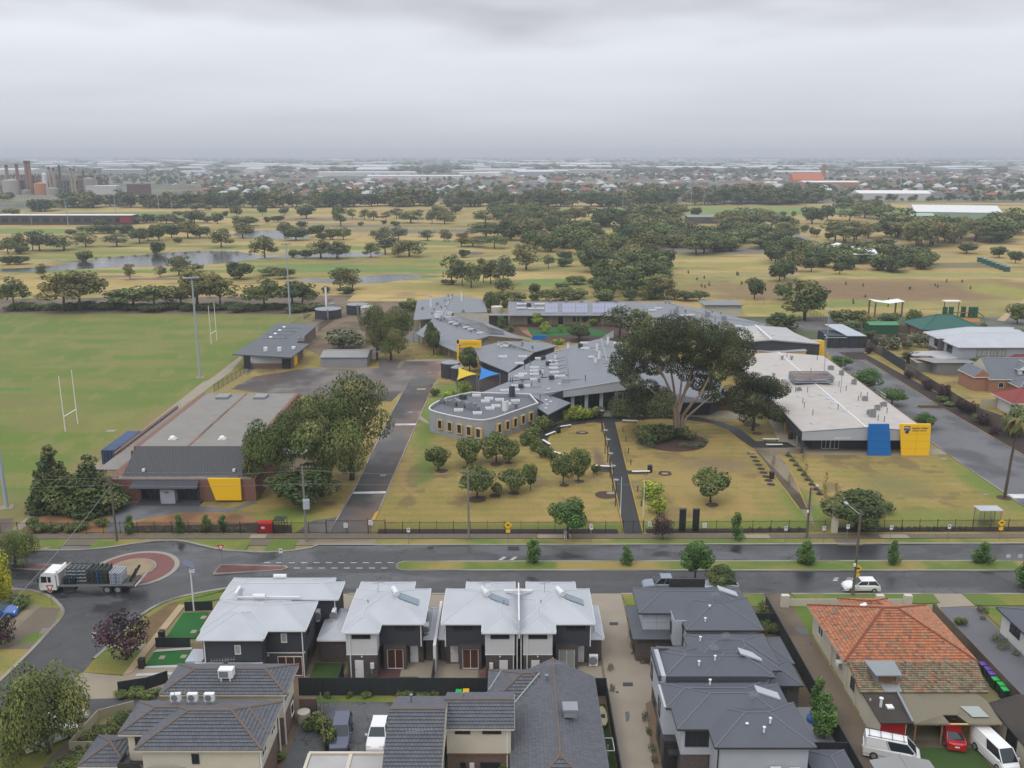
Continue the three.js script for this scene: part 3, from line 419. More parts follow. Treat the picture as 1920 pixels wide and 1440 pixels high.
for (const l of [[[150,655],[200,655],[230,685],[180,690]],[[205,738],[245,740],[240,752],[205,750]]]) setting('puddle', M.water, (g)=>g.flat(bez([...pts(D, l), D(...l[0])],5).slice(0,-1),0.058));
setting('puddle', M.water, (g)=>g.flat(bez([...pts(C, [[275,1130],[295,1125],[300,1170],[285,1185]]), C(275,1130)],5).slice(0,-1),0.07));
for (const [f, x, y, w] of [[E, 625,805,0.9],[F, 355,1055,0.5],[F, 510,700,0.45],[F, 615,475,0.5],[F, 510,925,0.4],[F, 1635,1155,0.6],[P, 440,1045,0.5],[Q, 1108,962,0.6],[Q, 1345,1163,0.4],[Q, 30,928,0.5],[F, 570,570,1.0],[F, 1475,813,0.5]]) setting('pit_lid', M.concrete, (g)=>{const [a, b] = f(x, y); g.flat(rect(a - w, a + w, b - w*0.8, b + w*0.8),0.062)});
// ------------------------------------------------------------------ house builders
function roofFaces(x0, x1, z0, z1, e, p, o = {}) {            // hip or gable roof: faces as [eave a, eave b, top b, top a]
  const w = x1 - x0, d = z1 - z0, alongX = o.ridge ? o.ridge === 'x' : w >= d, zc = (z0 + z1)/2, xc = (x0 + x1)/2, f = [], caps = [];
  if (alongX) {
    const h = d/2*p, a = V3(x0 + (o.g0 ? 0 : Math.min(d/2, w/2)), e + h, zc), b = V3(x1 - (o.g1 ? 0 : Math.min(d/2, w/2)), e + h, zc);
    f.push([V3(x0, e, z1), V3(x1, e, z1), b, a],[V3(x1, e, z0), V3(x0, e, z0), a, b]);
    f.push([V3(x0, e, z0), V3(x0, e, z1), a, a, o.g0],[V3(x1, e, z1), V3(x1, e, z0), b, b, o.g1]); caps.push([a, b]);
    if (!o.g0) caps.push([V3(x0, e, z0), a],[V3(x0, e, z1), a]); if (!o.g1) caps.push([V3(x1, e, z0), b],[V3(x1, e, z1), b]);
 } else {
    const h = w/2*p, a = V3(xc, e + h, z0 + (o.g0 ? 0 : w/2)), b = V3(xc, e + h, z1 - (o.g1 ? 0 : w/2));
    f.push([V3(x0, e, z0), V3(x0, e, z1), b, a],[V3(x1, e, z1), V3(x1, e, z0), a, b]);
    f.push([V3(x1, e, z0), V3(x0, e, z0), a, a, o.g0],[V3(x0, e, z1), V3(x1, e, z1), b, b, o.g1]); caps.push([a, b]);
    if (!o.g0) caps.push([V3(x0, e, z0), a],[V3(x1, e, z0), a]); if (!o.g1) caps.push([V3(x0, e, z1), b],[V3(x1, e, z1), b]);
 }
  return {f, caps};
}
const R0 = rng(7);
function tileFace(gb, [a, b, c, d], pal, course = 0.34, wide = 0.31) {
  const e = b.clone().sub(a), L = e.length(), ex = e.clone().normalize(), up = d.clone().sub(a); up.addScaledVector(ex, -up.dot(ex)); const H = up.length(), uy = up.clone().normalize(), n = new THREE.Vector3().crossVectors(ex, uy); if (n.y < 0) n.negate();
  const l1 = d.clone().sub(a).dot(ex), r1 = c.clone().sub(a).dot(ex), N = Math.max(1, Math.round(H/course));
  for (let k = 0; k < N; k++) {
    const v0 = H*k/N - (k ? 0 : 0.03), v1 = H*(k + 1)/N, t = (k + 0.5)/N, lo = l1*t, hi = L + (r1 - L)*t;
    let s = Math.floor(lo/wide)*wide + (k % 2)*wide/2 - wide/2;
    for (; s < hi; s += wide) {
      const s0 = Math.max(lo, s), s1 = Math.min(hi, s + wide); if (s1 - s0 < 0.05) continue;
      const q = (u, v, h)=>a.clone().addScaledVector(ex, u).addScaledVector(uy, v).addScaledVector(n, h), col = pal(k/N, s/L), m = (s0 + s1)/2, lift = 0.085 + 0.012*R0();
      gb.quad(q(s0, v0, lift), q(m, v0, lift + 0.02), q(m, v1,0.03), q(s0, v1,0.01), col); gb.quad(q(m, v0, lift + 0.02), q(s1 - 0.012, v0, lift), q(s1 - 0.012, v1,0.01), q(m, v1,0.03), col);
      gb.quad(q(s0, v0,0), q(s1 - 0.012, v0,0), q(s1 - 0.012, v0, lift), q(s0, v0, lift), col);
   }
 }
}
const charcoalTile = ()=>{const k = 0.9 + 0.22*R0(); return [0.096*k, 0.099*k, 0.114*k]};
const orangeTile = (k)=>{const r = R0(), t = 0.82 + 0.3*R0(); if (r < 0.07) return tint([0.19,0.1,0.08], t); if (r < 0.13) return tint([0.2,0.17,0.11], t); return tint(mix3([0.34,0.115,0.05],[0.4,0.17,0.085], R0()), t)};
const lichenTile = ()=>{const r = R0(), t = 0.7 + 0.5*R0(); return r < 0.2 ? tint([0.3,0.14,0.075], t) : r < 0.85 ? tint([0.2,0.17,0.105], t) : tint([0.13,0.1,0.07], t)};
function roofOf(t, vols, {mat, cap, edge, pal, gableMat, capR = 0.09, name = 'roof', gutter = 0.16}) {
  const gb = new GB(), cg = new GB(), eg = new GB(), tg = new GB(), gg = new GB();
  for (const [x0, x1, z0, z1, e, p, o] of vols) {
    const {f, caps} = roofFaces(x0, x1, z0, z1, e, p, o);
    for (const q of f) {if (q[4]) {gg.face([q[0], q[1], q[2]].map((v)=>v.clone())); continue} const l = q[2].distanceTo(q[3]) < 1e-6 ? q.slice(0,3) : q.slice(0,4); gb.face(l); if (pal) tileFace(tg, q.slice(0,4), pal)}
    for (const [a, b] of caps) {const d = V3(0, pal ? 0.05 : 0.0,0); cg.bar(a.clone().add(d), b.clone().add(d), capR, 6)}
    if (!(o && o.noEdge)) {eg.box(x0, x1, e - gutter, e - 0.01, z1 - 0.1, z1 + 0.04); eg.box(x0, x1, e - gutter, e - 0.01, z0 - 0.04, z0 + 0.1); eg.box(x0 - 0.04, x0 + 0.1, e - gutter, e - 0.01, z0 + 0.1, z1 - 0.1); eg.box(x1 - 0.1, x1 + 0.04, e - gutter, e - 0.01, z0 + 0.1, z1 - 0.1); gb.flat(rect(x0 + 0.1, x1 - 0.1, z0 + 0.1, z1 - 0.1), e - gutter*0.6)}
 }
  const r = part(t, name, mat, gb); if (pal) stuff(part(r, 'roof_tiles', M.tiles, tg)); if (gg.p.length) part(t, 'gable_wall', gableMat || mat, gg);
  part(r, 'ridge_cap', cap, cg); if (eg.p.length) part(r, 'gutter', edge, eg);
  return r;
}
function win(t, x0, x1, y0, y1, z, {n = 2, frame = M.darkTrim, pane = M.glass, side = 0, name = 'window', s = 1} = {}) {  // in a wall facing +z (side 0, s 1),-z (s -1) or along x (side 1: x0,x1 are z-range, z is x)
  const b = 0.06, put = (g, a0, a1, c0, c1, d0, d1)=>side ? g.box(Math.min(z + d0*s, z + d1*s), Math.max(z + d0*s, z + d1*s), c0, c1, a0, a1) : g.box(a0, a1, c0, c1, Math.min(z + d0*s, z + d1*s), Math.max(z + d0*s, z + d1*s));
  const f = part(t, name, frame, (g)=>{put(g, x0, x1, y1 - b, y1,-0.02,0.07); put(g, x0, x1, y0, y0 + b, -0.02,0.09); for (let i = 0; i <= n; i++) {const x = x0 + (x1 - x0 - b)*i/n; put(g, x, x + b, y0 + b, y1 - b, -0.02,0.065)}});
  for (let i = 0; i < n; i++) {const w = (x1 - x0 - b)/n; part(f, 'pane', pane, (g)=>put(g, x0 + b + w*i, x0 + w*(i + 1), y0 + b, y1 - b, 0.005,0.03))}
  return f;
}
const door = (t, x0, x1, y1, z, m = M.whiteTrim, y0 = 0.1)=>{const d = part(t, 'door', m, (g)=>g.box(x0, x1, y0, y1, z - 0.02, z + 0.05)); part(d, 'door_handle', M.steel, (g)=>g.box(x0 + 0.06, x0 + 0.12, y0 + 0.95, y0 + 1.1, z + 0.05, z + 0.11)); return d};
const pipe = (t, x, z, y0, y1, m = M.whiteTrim)=>part(t, 'downpipe', m, (g)=>g.box(x - 0.05, x + 0.05, y0, y1, z, z + 0.1));
function airCon(t, x, y, z, w = 0.85, h = 0.65, d = 0.35, s = 1) {
  const u = part(t, 'air_conditioner', M.whiteTrim, (g)=>{g.box(x, x + w, y + 0.08, y + h, z - d, z); g.box(x + 0.08, x + 0.16, y, y + 0.08, z - d, z); g.box(x + w - 0.16, x + w - 0.08, y, y + 0.08, z - d, z)});
  part(u, 'fan_grille', M.steel, (g)=>g.bar(V3(x + w*0.42, y + h*0.54, z), V3(x + w*0.42, y + h*0.54, z + 0.03), h*0.38,12)); return u;
}
function antenna(t, x, y, z, h = 1.1, w = 0.9) {const a = part(t, 'antenna', M.galv, (g)=>{g.bar(V3(x, y - 0.3, z), V3(x, y + h, z),0.025,5); g.bar(V3(x - w, y + h, z + 0.2), V3(x + w, y + h*0.95, z - 0.2),0.018,4); for (let i = -4; i <= 4; i++) {const c = V3(x + w*i/4.5, y + h, z - i*0.045); g.bar(c.clone().add(V3(0.1,0,0.42)), c.clone().add(V3(-0.1,0,-0.42)),0.012,4)}}); return a}
function solarHeater(t, x, y, z, p, dir = 1) {                // tank on the ridge side, collector lying down the slope to the right
  part(t, 'hot_water_tank', M.white, (g)=>g.bar(V3(x - 0.3, y + 0.55, z - 0.75), V3(x + 0.25, y + 0.55, z + 0.55),0.3,14));
  part(t, 'solar_collector', M.collector, (g)=>{const q = (u, v, h)=>V3(x + 0.35 + u, y + 0.12 - u*p + h, z + v); g.quad(q(0,-0.55,0.1), q(0,0.65,0.1), q(2.1,0.65,0.1), q(2.1,-0.55,0.1)); g.quad(q(0,0.65,0), q(2.1,0.65,0), q(2.1,0.65,0.1), q(0,0.65,0.1)); g.quad(q(2.1,-0.55,0), q(2.1,0.65,0), q(2.1,0.65,0.1), q(2.1,-0.55,0.1)); g.quad(q(0,-0.55,0), q(2.1,-0.55,0), q(2.1,-0.55,0.1), q(0,-0.55,0.1))});
}
const flue = (t, x, y, z, h = 0.5, r = 0.07, m = M.galv)=>part(t, 'flue', m, (g)=>{g.bar(V3(x, y - 0.1, z), V3(x, y + h, z), r, 8); g.bar(V3(x, y + h, z), V3(x, y + h + 0.08, z), r*1.7,8)});

// ------------------------------------------------------------------ the pale-roofed townhouses
const EV = 5.45, PT = 0.40;
function townhouse(label, {wing, main, back, low, blind, flip}) {
  const t = thing('townhouse', label, 'townhouse', [(wing[0] + main[1])/2,0,-88], 'pale roofed townhouses backing on the dark fence');
  const [wx0, wx1] = wing, [mx0, mx1] = main, o = 0.38, wz = -83.5, mz = -85.25, f = flip ? -1 : 1;
  part(t, 'wall', M.brickDark, (g)=>{g.box(wx0 + o, wx1 - o, 0,2.75,-93.9, wz - 0.02); g.box(Math.min(mx0, wx0) + o, Math.max(mx1, wx1) - o, 0,2.75,-93.8, mz - 1.3)});
  part(t, 'upper_wall', M.render, (g)=>g.box(wx0 + o - 0.05, wx1 - o + 0.05,2.75, EV - 0.05,-90, wz), 'white rendered upper wall');
  part(t, 'upper_wall', M.charcoal, (g)=>{g.box(Math.min(mx0, wx0) + o + 0.02, Math.max(mx1, wx1) - o, 2.72, EV - 0.06,-92.3, mz); g.box(back[0] + o, back[1] - o, 2.7, EV - 0.07,-94,-92)}, 'charcoal upper wall');
  part(t, 'floor_trim', M.whiteTrim, (g)=>g.box(wx0 + o - 0.07, wx1 - o + 0.07,2.7,2.78, wz - 0.3, wz + 0.03));
  const roof = roofOf(t, [[Math.min(mx0, wx0) + 0.04, Math.max(mx1, wx1),-92.66,-84.88, EV, PT],[wx0, wx1,-90.4,-83.1, EV - 0.01, PT],[back[0], back[1],-94.35,-88.5, EV - 0.015, PT]], {mat: M.roofWhite, cap: M.capWhite, edge: M.whiteTrim, capR: 0.06});
  const wc = (wx0 + wx1)/2, d0 = flip ? mx0 : wx1, d1 = flip ? wx0 : mx1, dc = flip ? d1 - 1.25 : d0 + 1.25;   // dark half from d0 to d1; sliding door next to the wing
  win(t, wc - 0.95, wc + 0.95,4.55,5.0, wz); win(t, (d0 + d1)/2 - 0.95, (d0 + d1)/2 + 1.15,4.55,5.08, mz);
  const side = flip ? wx1 - 1.9 : wx0 + 1.15; door(t, side, side + 0.85,2.1, wz); part(t, 'hot_water_unit', M.whiteTrim, (g)=>{const x = flip ? wx0 + 0.75 : wx1 - 1.05; g.box(x, x + 0.38,1.25,1.85, wz, wz + 0.2); g.box(x + 0.1, x + 0.13,0.6,1.25, wz, wz + 0.03)});
  part(t, 'porch_wall', M.brickDark, (g)=>{g.box(dc - 1.15, dc - 0.83,0,3.0, mz - 1.3, mz + 0.1); g.box(dc + 0.83, dc + 1.15,0,3.0, mz - 1.3, mz + 0.1); g.box(dc - 0.83, dc + 0.83,2.35,3.0, mz - 1.3, mz + 0.1); g.box(dc - 0.83, dc + 0.83,0,0.12, mz - 1.3, mz + 0.1)});
  part(t, 'porch_cap', M.charcoal, (g)=>g.box(dc - 1.18, dc + 1.18,3.0,3.06, mz - 0.1, mz + 0.14));
  win(t, dc - 0.83, dc + 0.83,0.12,2.35, mz - 0.02, {n: 2, frame: M.whiteTrim, pane: blind ? M.curtain : M.timberGlass, name: 'sliding_door'});
  const dx = flip ? d0 + 0.85 : d1 - 1.75; door(t, dx, dx + 0.82,2.12, mz - 1.28);
  pipe(t, flip ? wx1 - o - 0.1 : wx0 + o + 0.35, wz, 0, EV - 0.1); pipe(t, flip ? mx0 + o + 0.06 : mx1 - o - 0.06, mz, 2.7, EV - 0.1);
  part(t, 'wall_light', M.whiteTrim, (g)=>g.box(wc - 0.06, wc + 0.06,2.5,2.62, wz, wz + 0.14));
  const yR = EV + 3.88*PT; solarHeater(t, mx1 - 3.4, EV + 2.9*PT - 0.02,-88.6, PT);
  antenna(t, (mx0 + mx1)/2 + (flip ? 0.4 : -1.2), yR + 0.1,-89,0.9,0.6); flue(t, wx0 + 2.2, EV + 1.5,-86.6,0.2,0.05);
  for (const [a, b, z0, z1] of low) roofOf(t, [[a, b, z0, z1,2.78,0.32]], {mat: M.roofWhite, cap: M.capWhite, edge: M.whiteTrim, capR: 0.06, name: 'low_roof'}), part(t, 'low_wall', M.brickDark, (g)=>g.box(a + 0.25, b - 0.25,0,2.7, z0 + 0.25, z1 - 0.3));
  return t;
}
const th1 = townhouse('detached pale roofed townhouse with white render left of its porch, solar tank above', {wing: [-17.1,-13.33], main: [-17.05,-8.92], back: [-16.9,-10.8], low: [[-20.35,-17.0,-93.2,-86.3],[-9.3,-8.1,-93.4,-86.6]]});
const th2 = townhouse('pale roofed townhouse of the joined pair, dark upper wall beside the detached one', {wing: [-3.05,0.62], main: [-7.3,0.6], back: [-5.1,0.35], low: [[-7.75,-6.7,-93.2,-86.6]], flip: true});
const th3 = townhouse('pale roofed townhouse of the joined pair with curtained sliding door, beside the driveway', {wing: [0.8,4.42], main: [0.82,8.5], back: [1.55,7.05], low: [[7.9,9.66,-93.85,-86.6]], blind: true});
part(th1, 'party_wall', M.white, (g)=>{g.box(-8.1,-7.82,0,3.15,-94.2,-84.6)}); part(th3, 'party_wall', M.white, (g)=>{g.box(0.64,0.78,4.9,6.9,-91.2,-82.9); g.box(-0.9,2.2,6.0,6.25,-90.9,-90.6)});
pipe(th3,0.52,-83.5,0,5.2); pipe(th3,0.92,-83.5,0,5.2);
airCon(th3,8.05,0.1,-85.6,0.9,1.25,0.4); airCon(th1,-9.25,3.1,-87,0.5,0.9,0.9); airCon(th3,-20.9 + 1.5,3.2,-89.6,0.4,1.1,0.9);

{// corner townhouses
  const t = thing('townhouse', 'charcoal walled townhouse with white hip roof beside the artificial lawns', 'townhouse', [-26,0,-86]);
  part(t, 'wall', M.brickDark, (g)=>{g.box(-30.7,-21.2,0,2.75,-89.4,-83.95); g.box(-30.7,-25,0,2.75,-84,-82.2)});
  part(t, 'upper_wall', M.charcoal, (g)=>{g.box(-30.75,-21.15,2.76,5.38,-89.35,-83.9); g.box(-30.75,-24.95,2.77,5.4,-84,-82.15)});
  part(t, 'floor_trim', M.whiteTrim, (g)=>g.box(-25.0,-21.1,2.68,2.77,-84.2,-83.86));
  roofOf(t, [[-31.4,-20.8,-89.7,-83.52,5.45,0.4],[-31.2,-24.58,-88,-81.75,5.44,0.4],[-31.35,-23.7,-90.0,-85,5.43,0.4]], {mat: M.roofWhite, cap: M.capWhite, edge: M.whiteTrim, capR: 0.06});
  win(t, -27.6,-27.0,3.6,4.6,-82.15, {n: 1, frame: M.whiteTrim, pane: M.curtain}); win(t, -23.4,-22.8,3.9,4.9,-83.9, {n: 1, frame: M.whiteTrim, pane: M.curtain});
  win(t, -23.9,-21.4,0.1,2.3,-83.95, {n: 3, frame: M.whiteTrim, pane: M.timberGlass, name: 'sliding_door'}); win(t, -86.6,-85.2,3.6,5.0,-21.15, {side: 1, n: 1}); win(t, -86.4,-85.4,0.9,2.2,-21.2, {side: 1, n: 1});
  pipe(t, -21.25,-83.9,0,5.3); pipe(t, -30.6,-82.15,0,5.3); part(t, 'wall_light', M.whiteTrim, (g)=>g.box(-24.9,-24.75,2.35,2.5,-83.95,-83.8));
  roofOf(t, [[-31.6,-24.9,-82,-77.9,2.75,0.4]], {mat: M.roofWhite, cap: M.capWhite, edge: M.whiteTrim, capR: 0.06, name: 'low_roof'}); part(t, 'low_wall', M.brickDark, (g)=>g.box(-31.2,-25.3,0,2.6,-82,-78.3));
  part(t, 'porch', M.paleGrey, (g)=>{g.box(-32.7,-31.0,2.5,2.75,-84.6,-82.2); g.box(-32.7,-32.45,0.05,2.5,-82.45,-82.2); g.box(-32.7,-32.45,0.05,2.5,-84.6,-84.35)});
  part(t, 'satellite_dish', M.darkTrim, (g)=>{g.bar(V3(-27.6,3.6,-79.6), V3(-27.6,4.3,-79.6),0.03,5); g.bar(V3(-27.55,4.3,-79.5), V3(-27.75,4.38,-79.4),0.32,12,0.36)});
  const b = thing('townhouse', 'long white roofed townhouse at the roundabout corner, charcoal rear wall', 'townhouse', [-25,0,-93]);
  part(b, 'wall', M.charcoal, (g)=>{g.box(-30.9,-19.1,0.05,5.38,-94.9,-90.65)});
  roofOf(b, [[-31.5,-18.72,-94.4,-90.2,5.45,0.4],[-31.45,-19.9,-95.35,-90.6,5.44,0.4]], {mat: M.roofWhite, cap: M.capWhite, edge: M.whiteTrim, capR: 0.06});
  part(b, 'hot_water_tank', M.white, (g)=>g.bar(V3(-26.4,6.55,-93.4), V3(-25.0,6.55,-93.4),0.28,14)); part(t, 'hot_water_tank', M.white, (g)=>g.bar(V3(-27.6,6.2,-89.4), V3(-26.3,6.2,-89.4),0.28,14));
  part(b, 'parapet', M.white, (g)=>{g.box(-29.8,-29.5,5.4,6.3,-91.6,-89.9); g.box(-29.5,-22.8,5.75,5.9,-90.05,-89.85)});
  airCon(b, -21.2,2.9,-89.9,0.4,1.2,0.75); antenna(b, -29,6.1,-90,0.5,0.3); pipe(b, -19.2,-90.65,0,5.3);
}
// ------------------------------------------------------------------ the charcoal-roofed units
{
  const RD = {mat: M.roofDark, cap: M.capDark, edge: M.darkTrim, capR: 0.07}, e = 5.6, p = 0.36;
  const sky = (t, x, y, z)=>{const u = part(t, 'skylight', M.paleGrey, (g)=>{const q = (a, b, h)=>V3(x + a, y - a*p + h, z + b); const c = [[-0.2,-0.75],[0.55,-0.75],[2.3,0.75],[1.5,0.75]]; const l = [[0,-0.6],[0.55,-0.6],[2.2,0.6],[1.6,0.6]]; const box = [[-0.1,-0.5],[2.0,-0.5],[2.0,0.55],[-0.1,0.55]]; g.face(box.map(([a, b])=>q(a, b, 0.16))); box.forEach((v, i)=>{const w = box[(i + 1) % 4]; g.quad(q(...v, 0), q(...w, 0), q(...w, 0.16), q(...v, 0.16))})}); return u};
  const vents = (t, list)=>{for (const [x, y, z] of list) flue(t, x, y, z, 0.35,0.08, M.whiteTrim)};
  let t = thing('townhouse', 'charcoal roofed unit facing the street with pale grey upper panel', 'townhouse', [19,0,-88], 'charcoal roofed units in a row along the aggregate driveway');
  part(t, 'wall', M.brickDark, (g)=>{g.box(13.1,24.5,0,2.9,-92.2,-86.75); g.box(17.0,24.8,0,2.9,-88,-83.8)});
  part(t, 'upper_wall', M.paleGrey, (g)=>{g.box(13.75,24.4,2.9,5.5,-92,-87.2); g.box(17.6,24.7,2.9,5.5,-88,-83.9)});
  part(t, 'panel_joint', M.grey, (g)=>{g.box(15.15,15.19,3.2,5.4,-87.2,-87.19); g.box(13.8,16.5,4.3,4.34,-87.2,-87.188)});
  roofOf(t, [[13.2,25.0,-92.65,-86.8, e, p],[17.45,25.3,-90.3,-83.3, e - 0.01, p]], RD);
  part(t, 'skirt_roof', M.roofDark, (g)=>{g.slab([V3(12.6,2.95,-93.4), V3(13.8,3.5,-92.2), V3(13.8,3.5,-87.2), V3(12.6,2.95,-86.2)],0.1); g.slab([V3(12.6,2.95,-86.2), V3(13.8,3.5,-87.2), V3(16.5,3.5,-87.2), V3(16.5,2.95,-86.2)],0.1)});
  part(t, 'parapet_box', M.paleGrey, (g)=>{g.box(16.55,18.35,2.9,5.75,-87.6,-85.0)}); part(t, 'parapet_roof', M.roofDark, (g)=>g.slab([V3(16.6,5.8,-87.55), V3(18.3,5.8,-87.55), V3(18.4,5.75,-85.05), V3(16.6,5.75,-85.05)],0.12));
  win(t, -86.8,-86.0,3.6,4.9,16.55, {side: 1, n: 1, s: -1}); pipe(t, 17.5,-84.95,1.5,5.1, M.darkTrim); part(t, 'rainwater_head', M.darkTrim, (g)=>g.box(17.35,17.65,5.1,5.35,-84.95,-84.7));
  part(t, 'balcony_screen', M.darkTrim, (g)=>g.box(17.6,21.6,4.2,5.9,-94.3,-94.1)); part(t, 'porch_roof', M.roofDark, (g)=>g.box(17.4,21.8,2.7,2.95,-94.4,-92.6));
  sky(t, 22.2,6.65,-90.2); antenna(t, 21.2,6.9,-87.4,0.6,0.45); vents(t, [[19.6,5.95,-84.4],[20.4,6.4,-86.2]]);
  t = thing('townhouse', 'charcoal roofed unit between the street unit and the double garage roof', 'townhouse', [21,0,-80], 'charcoal roofed units in a row along the aggregate driveway');
  part(t, 'wall', M.brickDark, (g)=>{g.box(17.3,24.5,0,2.9,-82.2,-77.5); g.box(25.0,27.6,0,2.7,-86.2,-78.4)}); part(t, 'upper_wall', M.paleGrey, (g)=>g.box(17.4,24.4,2.9,5.5,-82,-77.7));
  roofOf(t, [[17.0,25.05,-82.5,-76.9, e, p],[19.5,24.95,-82.4,-75.9, e - 0.01, p]], RD); roofOf(t, [[24.5,28.05,-86.7,-81.5,2.9,0.36],[24.45,27.75,-82.2,-77.7,2.88,0.36]], {...RD, name: 'low_roof'});
  antenna(t, 20.6,6.6,-79.7,0.5,0.4); vents(t, [[18.3,6.1,-80.4]]);
  part(t, 'garage_door', M.darkTrim, (g)=>g.box(25.2,26.4,0.1,2.2,-78.42,-78.36));
  t = thing('townhouse', 'charcoal roofed unit with white parapet end, third along the driveway', 'townhouse', [19,0,-77], 'charcoal roofed units in a row along the aggregate driveway');
  part(t, 'wall', M.brickDark, (g)=>g.box(13.7,23.5,0,2.9,-80,-75)); part(t, 'upper_wall', M.paleGrey, (g)=>{g.box(13.6,23.4,2.9,5.5,-79.8,-75); g.box(13.35,14.0,2.9,5.95,-79.2,-74.4)});
  roofOf(t, [[14.0,18.5,-80.2,-75, e - 0.02, p],[13.9,24.05,-79.4,-74.75, e, p],[17.4,24.0,-80.1,-74.9, e - 0.01, p]], RD);
  part(t, 'parapet', M.roofDark, (g)=>{g.box(13.4,23.3,5.3,5.85,-74.75,-74.5); g.box(13.3,13.55,5.5,6.05,-79.3,-74.3); g.box(13.55,15.2,5.5,6.02,-79.3,-79.1)});
  sky(t, 21.4,6.62,-77.4); vents(t, [[17.3,6.1,-76],[18.9,6.3,-76.6]]); antenna(t, 19,6.5,-77.6,0.5,0.4); win(t, -78.6,-77.6,3.4,5.0,13.35, {side: 1, n: 1, s: -1}); win(t, -78.8,-77.8,0.6,2.2,13.7, {side: 1, n: 1, s: -1});
  t = thing('townhouse', 'charcoal roofed unit with pale render end wall and dark brick entry', 'townhouse', [19,0,-69], 'charcoal roofed units in a row along the aggregate driveway');
  part(t, 'wall', M.brickDark, (g)=>{g.box(13.2,23.3,0,2.9,-73.8,-70.2); g.box(14.3,16.6,0,2.9,-70.5,-67.4)});
  part(t, 'upper_wall', M.paleGrey, (g)=>{g.box(13.15,14.75,2.9,5.6,-73.6,-70.1); g.box(14.2,23.2,2.9,5.5,-73.4,-67.35); g.box(16.7,24.1,0,5.5,-69.2,-65.0)});
  part(t, 'entry_wall', M.darkTrim, (g)=>{g.box(13.1,14.9,0,2.9,-70.1,-69.2); g.box(13.4,14.8,2.0,2.2,-69.2,-68.4); for (let i = 0; i < 9; i++) g.box(13.1 + i*0.2,13.16 + i*0.2,0.1,2.85,-69.2,-69.12)});
  roofOf(t, [[13.3,22.5,-73.9,-70.0, e - 0.02, p],[13.75,24.0,-73.7,-66.95, e, p],[16.35,24.55,-70.8,-64.55, e - 0.01, p]], RD); roofOf(t, [[24.7,28.2,-68,-60,2.9,0.36]], {...RD, name: 'low_roof'}); part(t, 'low_wall', M.brickDark, (g)=>g.box(24.9,28,0,2.7,-67.6,-60));
  win(t, 14.5,16.5,3.7,5.2,-67.35, {n: 2}); win(t, 13.3,14.6,0.9,2.4,-69.18, {n: 1}); win(t, -72.9,-71.8,3.4,5.0,13.15, {side: 1, n: 1, s: -1}); win(t, -72.6,-71.6,0.6,2.3,13.2, {side: 1, n: 1, s: -1});
  sky(t, 21.4,6.5,-71.3); vents(t, [[17.6,6.3,-72.6],[19.4,6.0,-66.6],[20.6,6.2,-65.8],[21.3,6.5,-66.6]]); antenna(t, 20.6,6.8,-69.4,0.5,0.4); airCon(t, 21.0,3.1,-64.4,0.85,0.55,0.4); airCon(t, 22.6,3.0,-64.4,0.85,0.55,0.4); pipe(t, 16.75,-65.0,0,5.4, M.darkTrim);
}
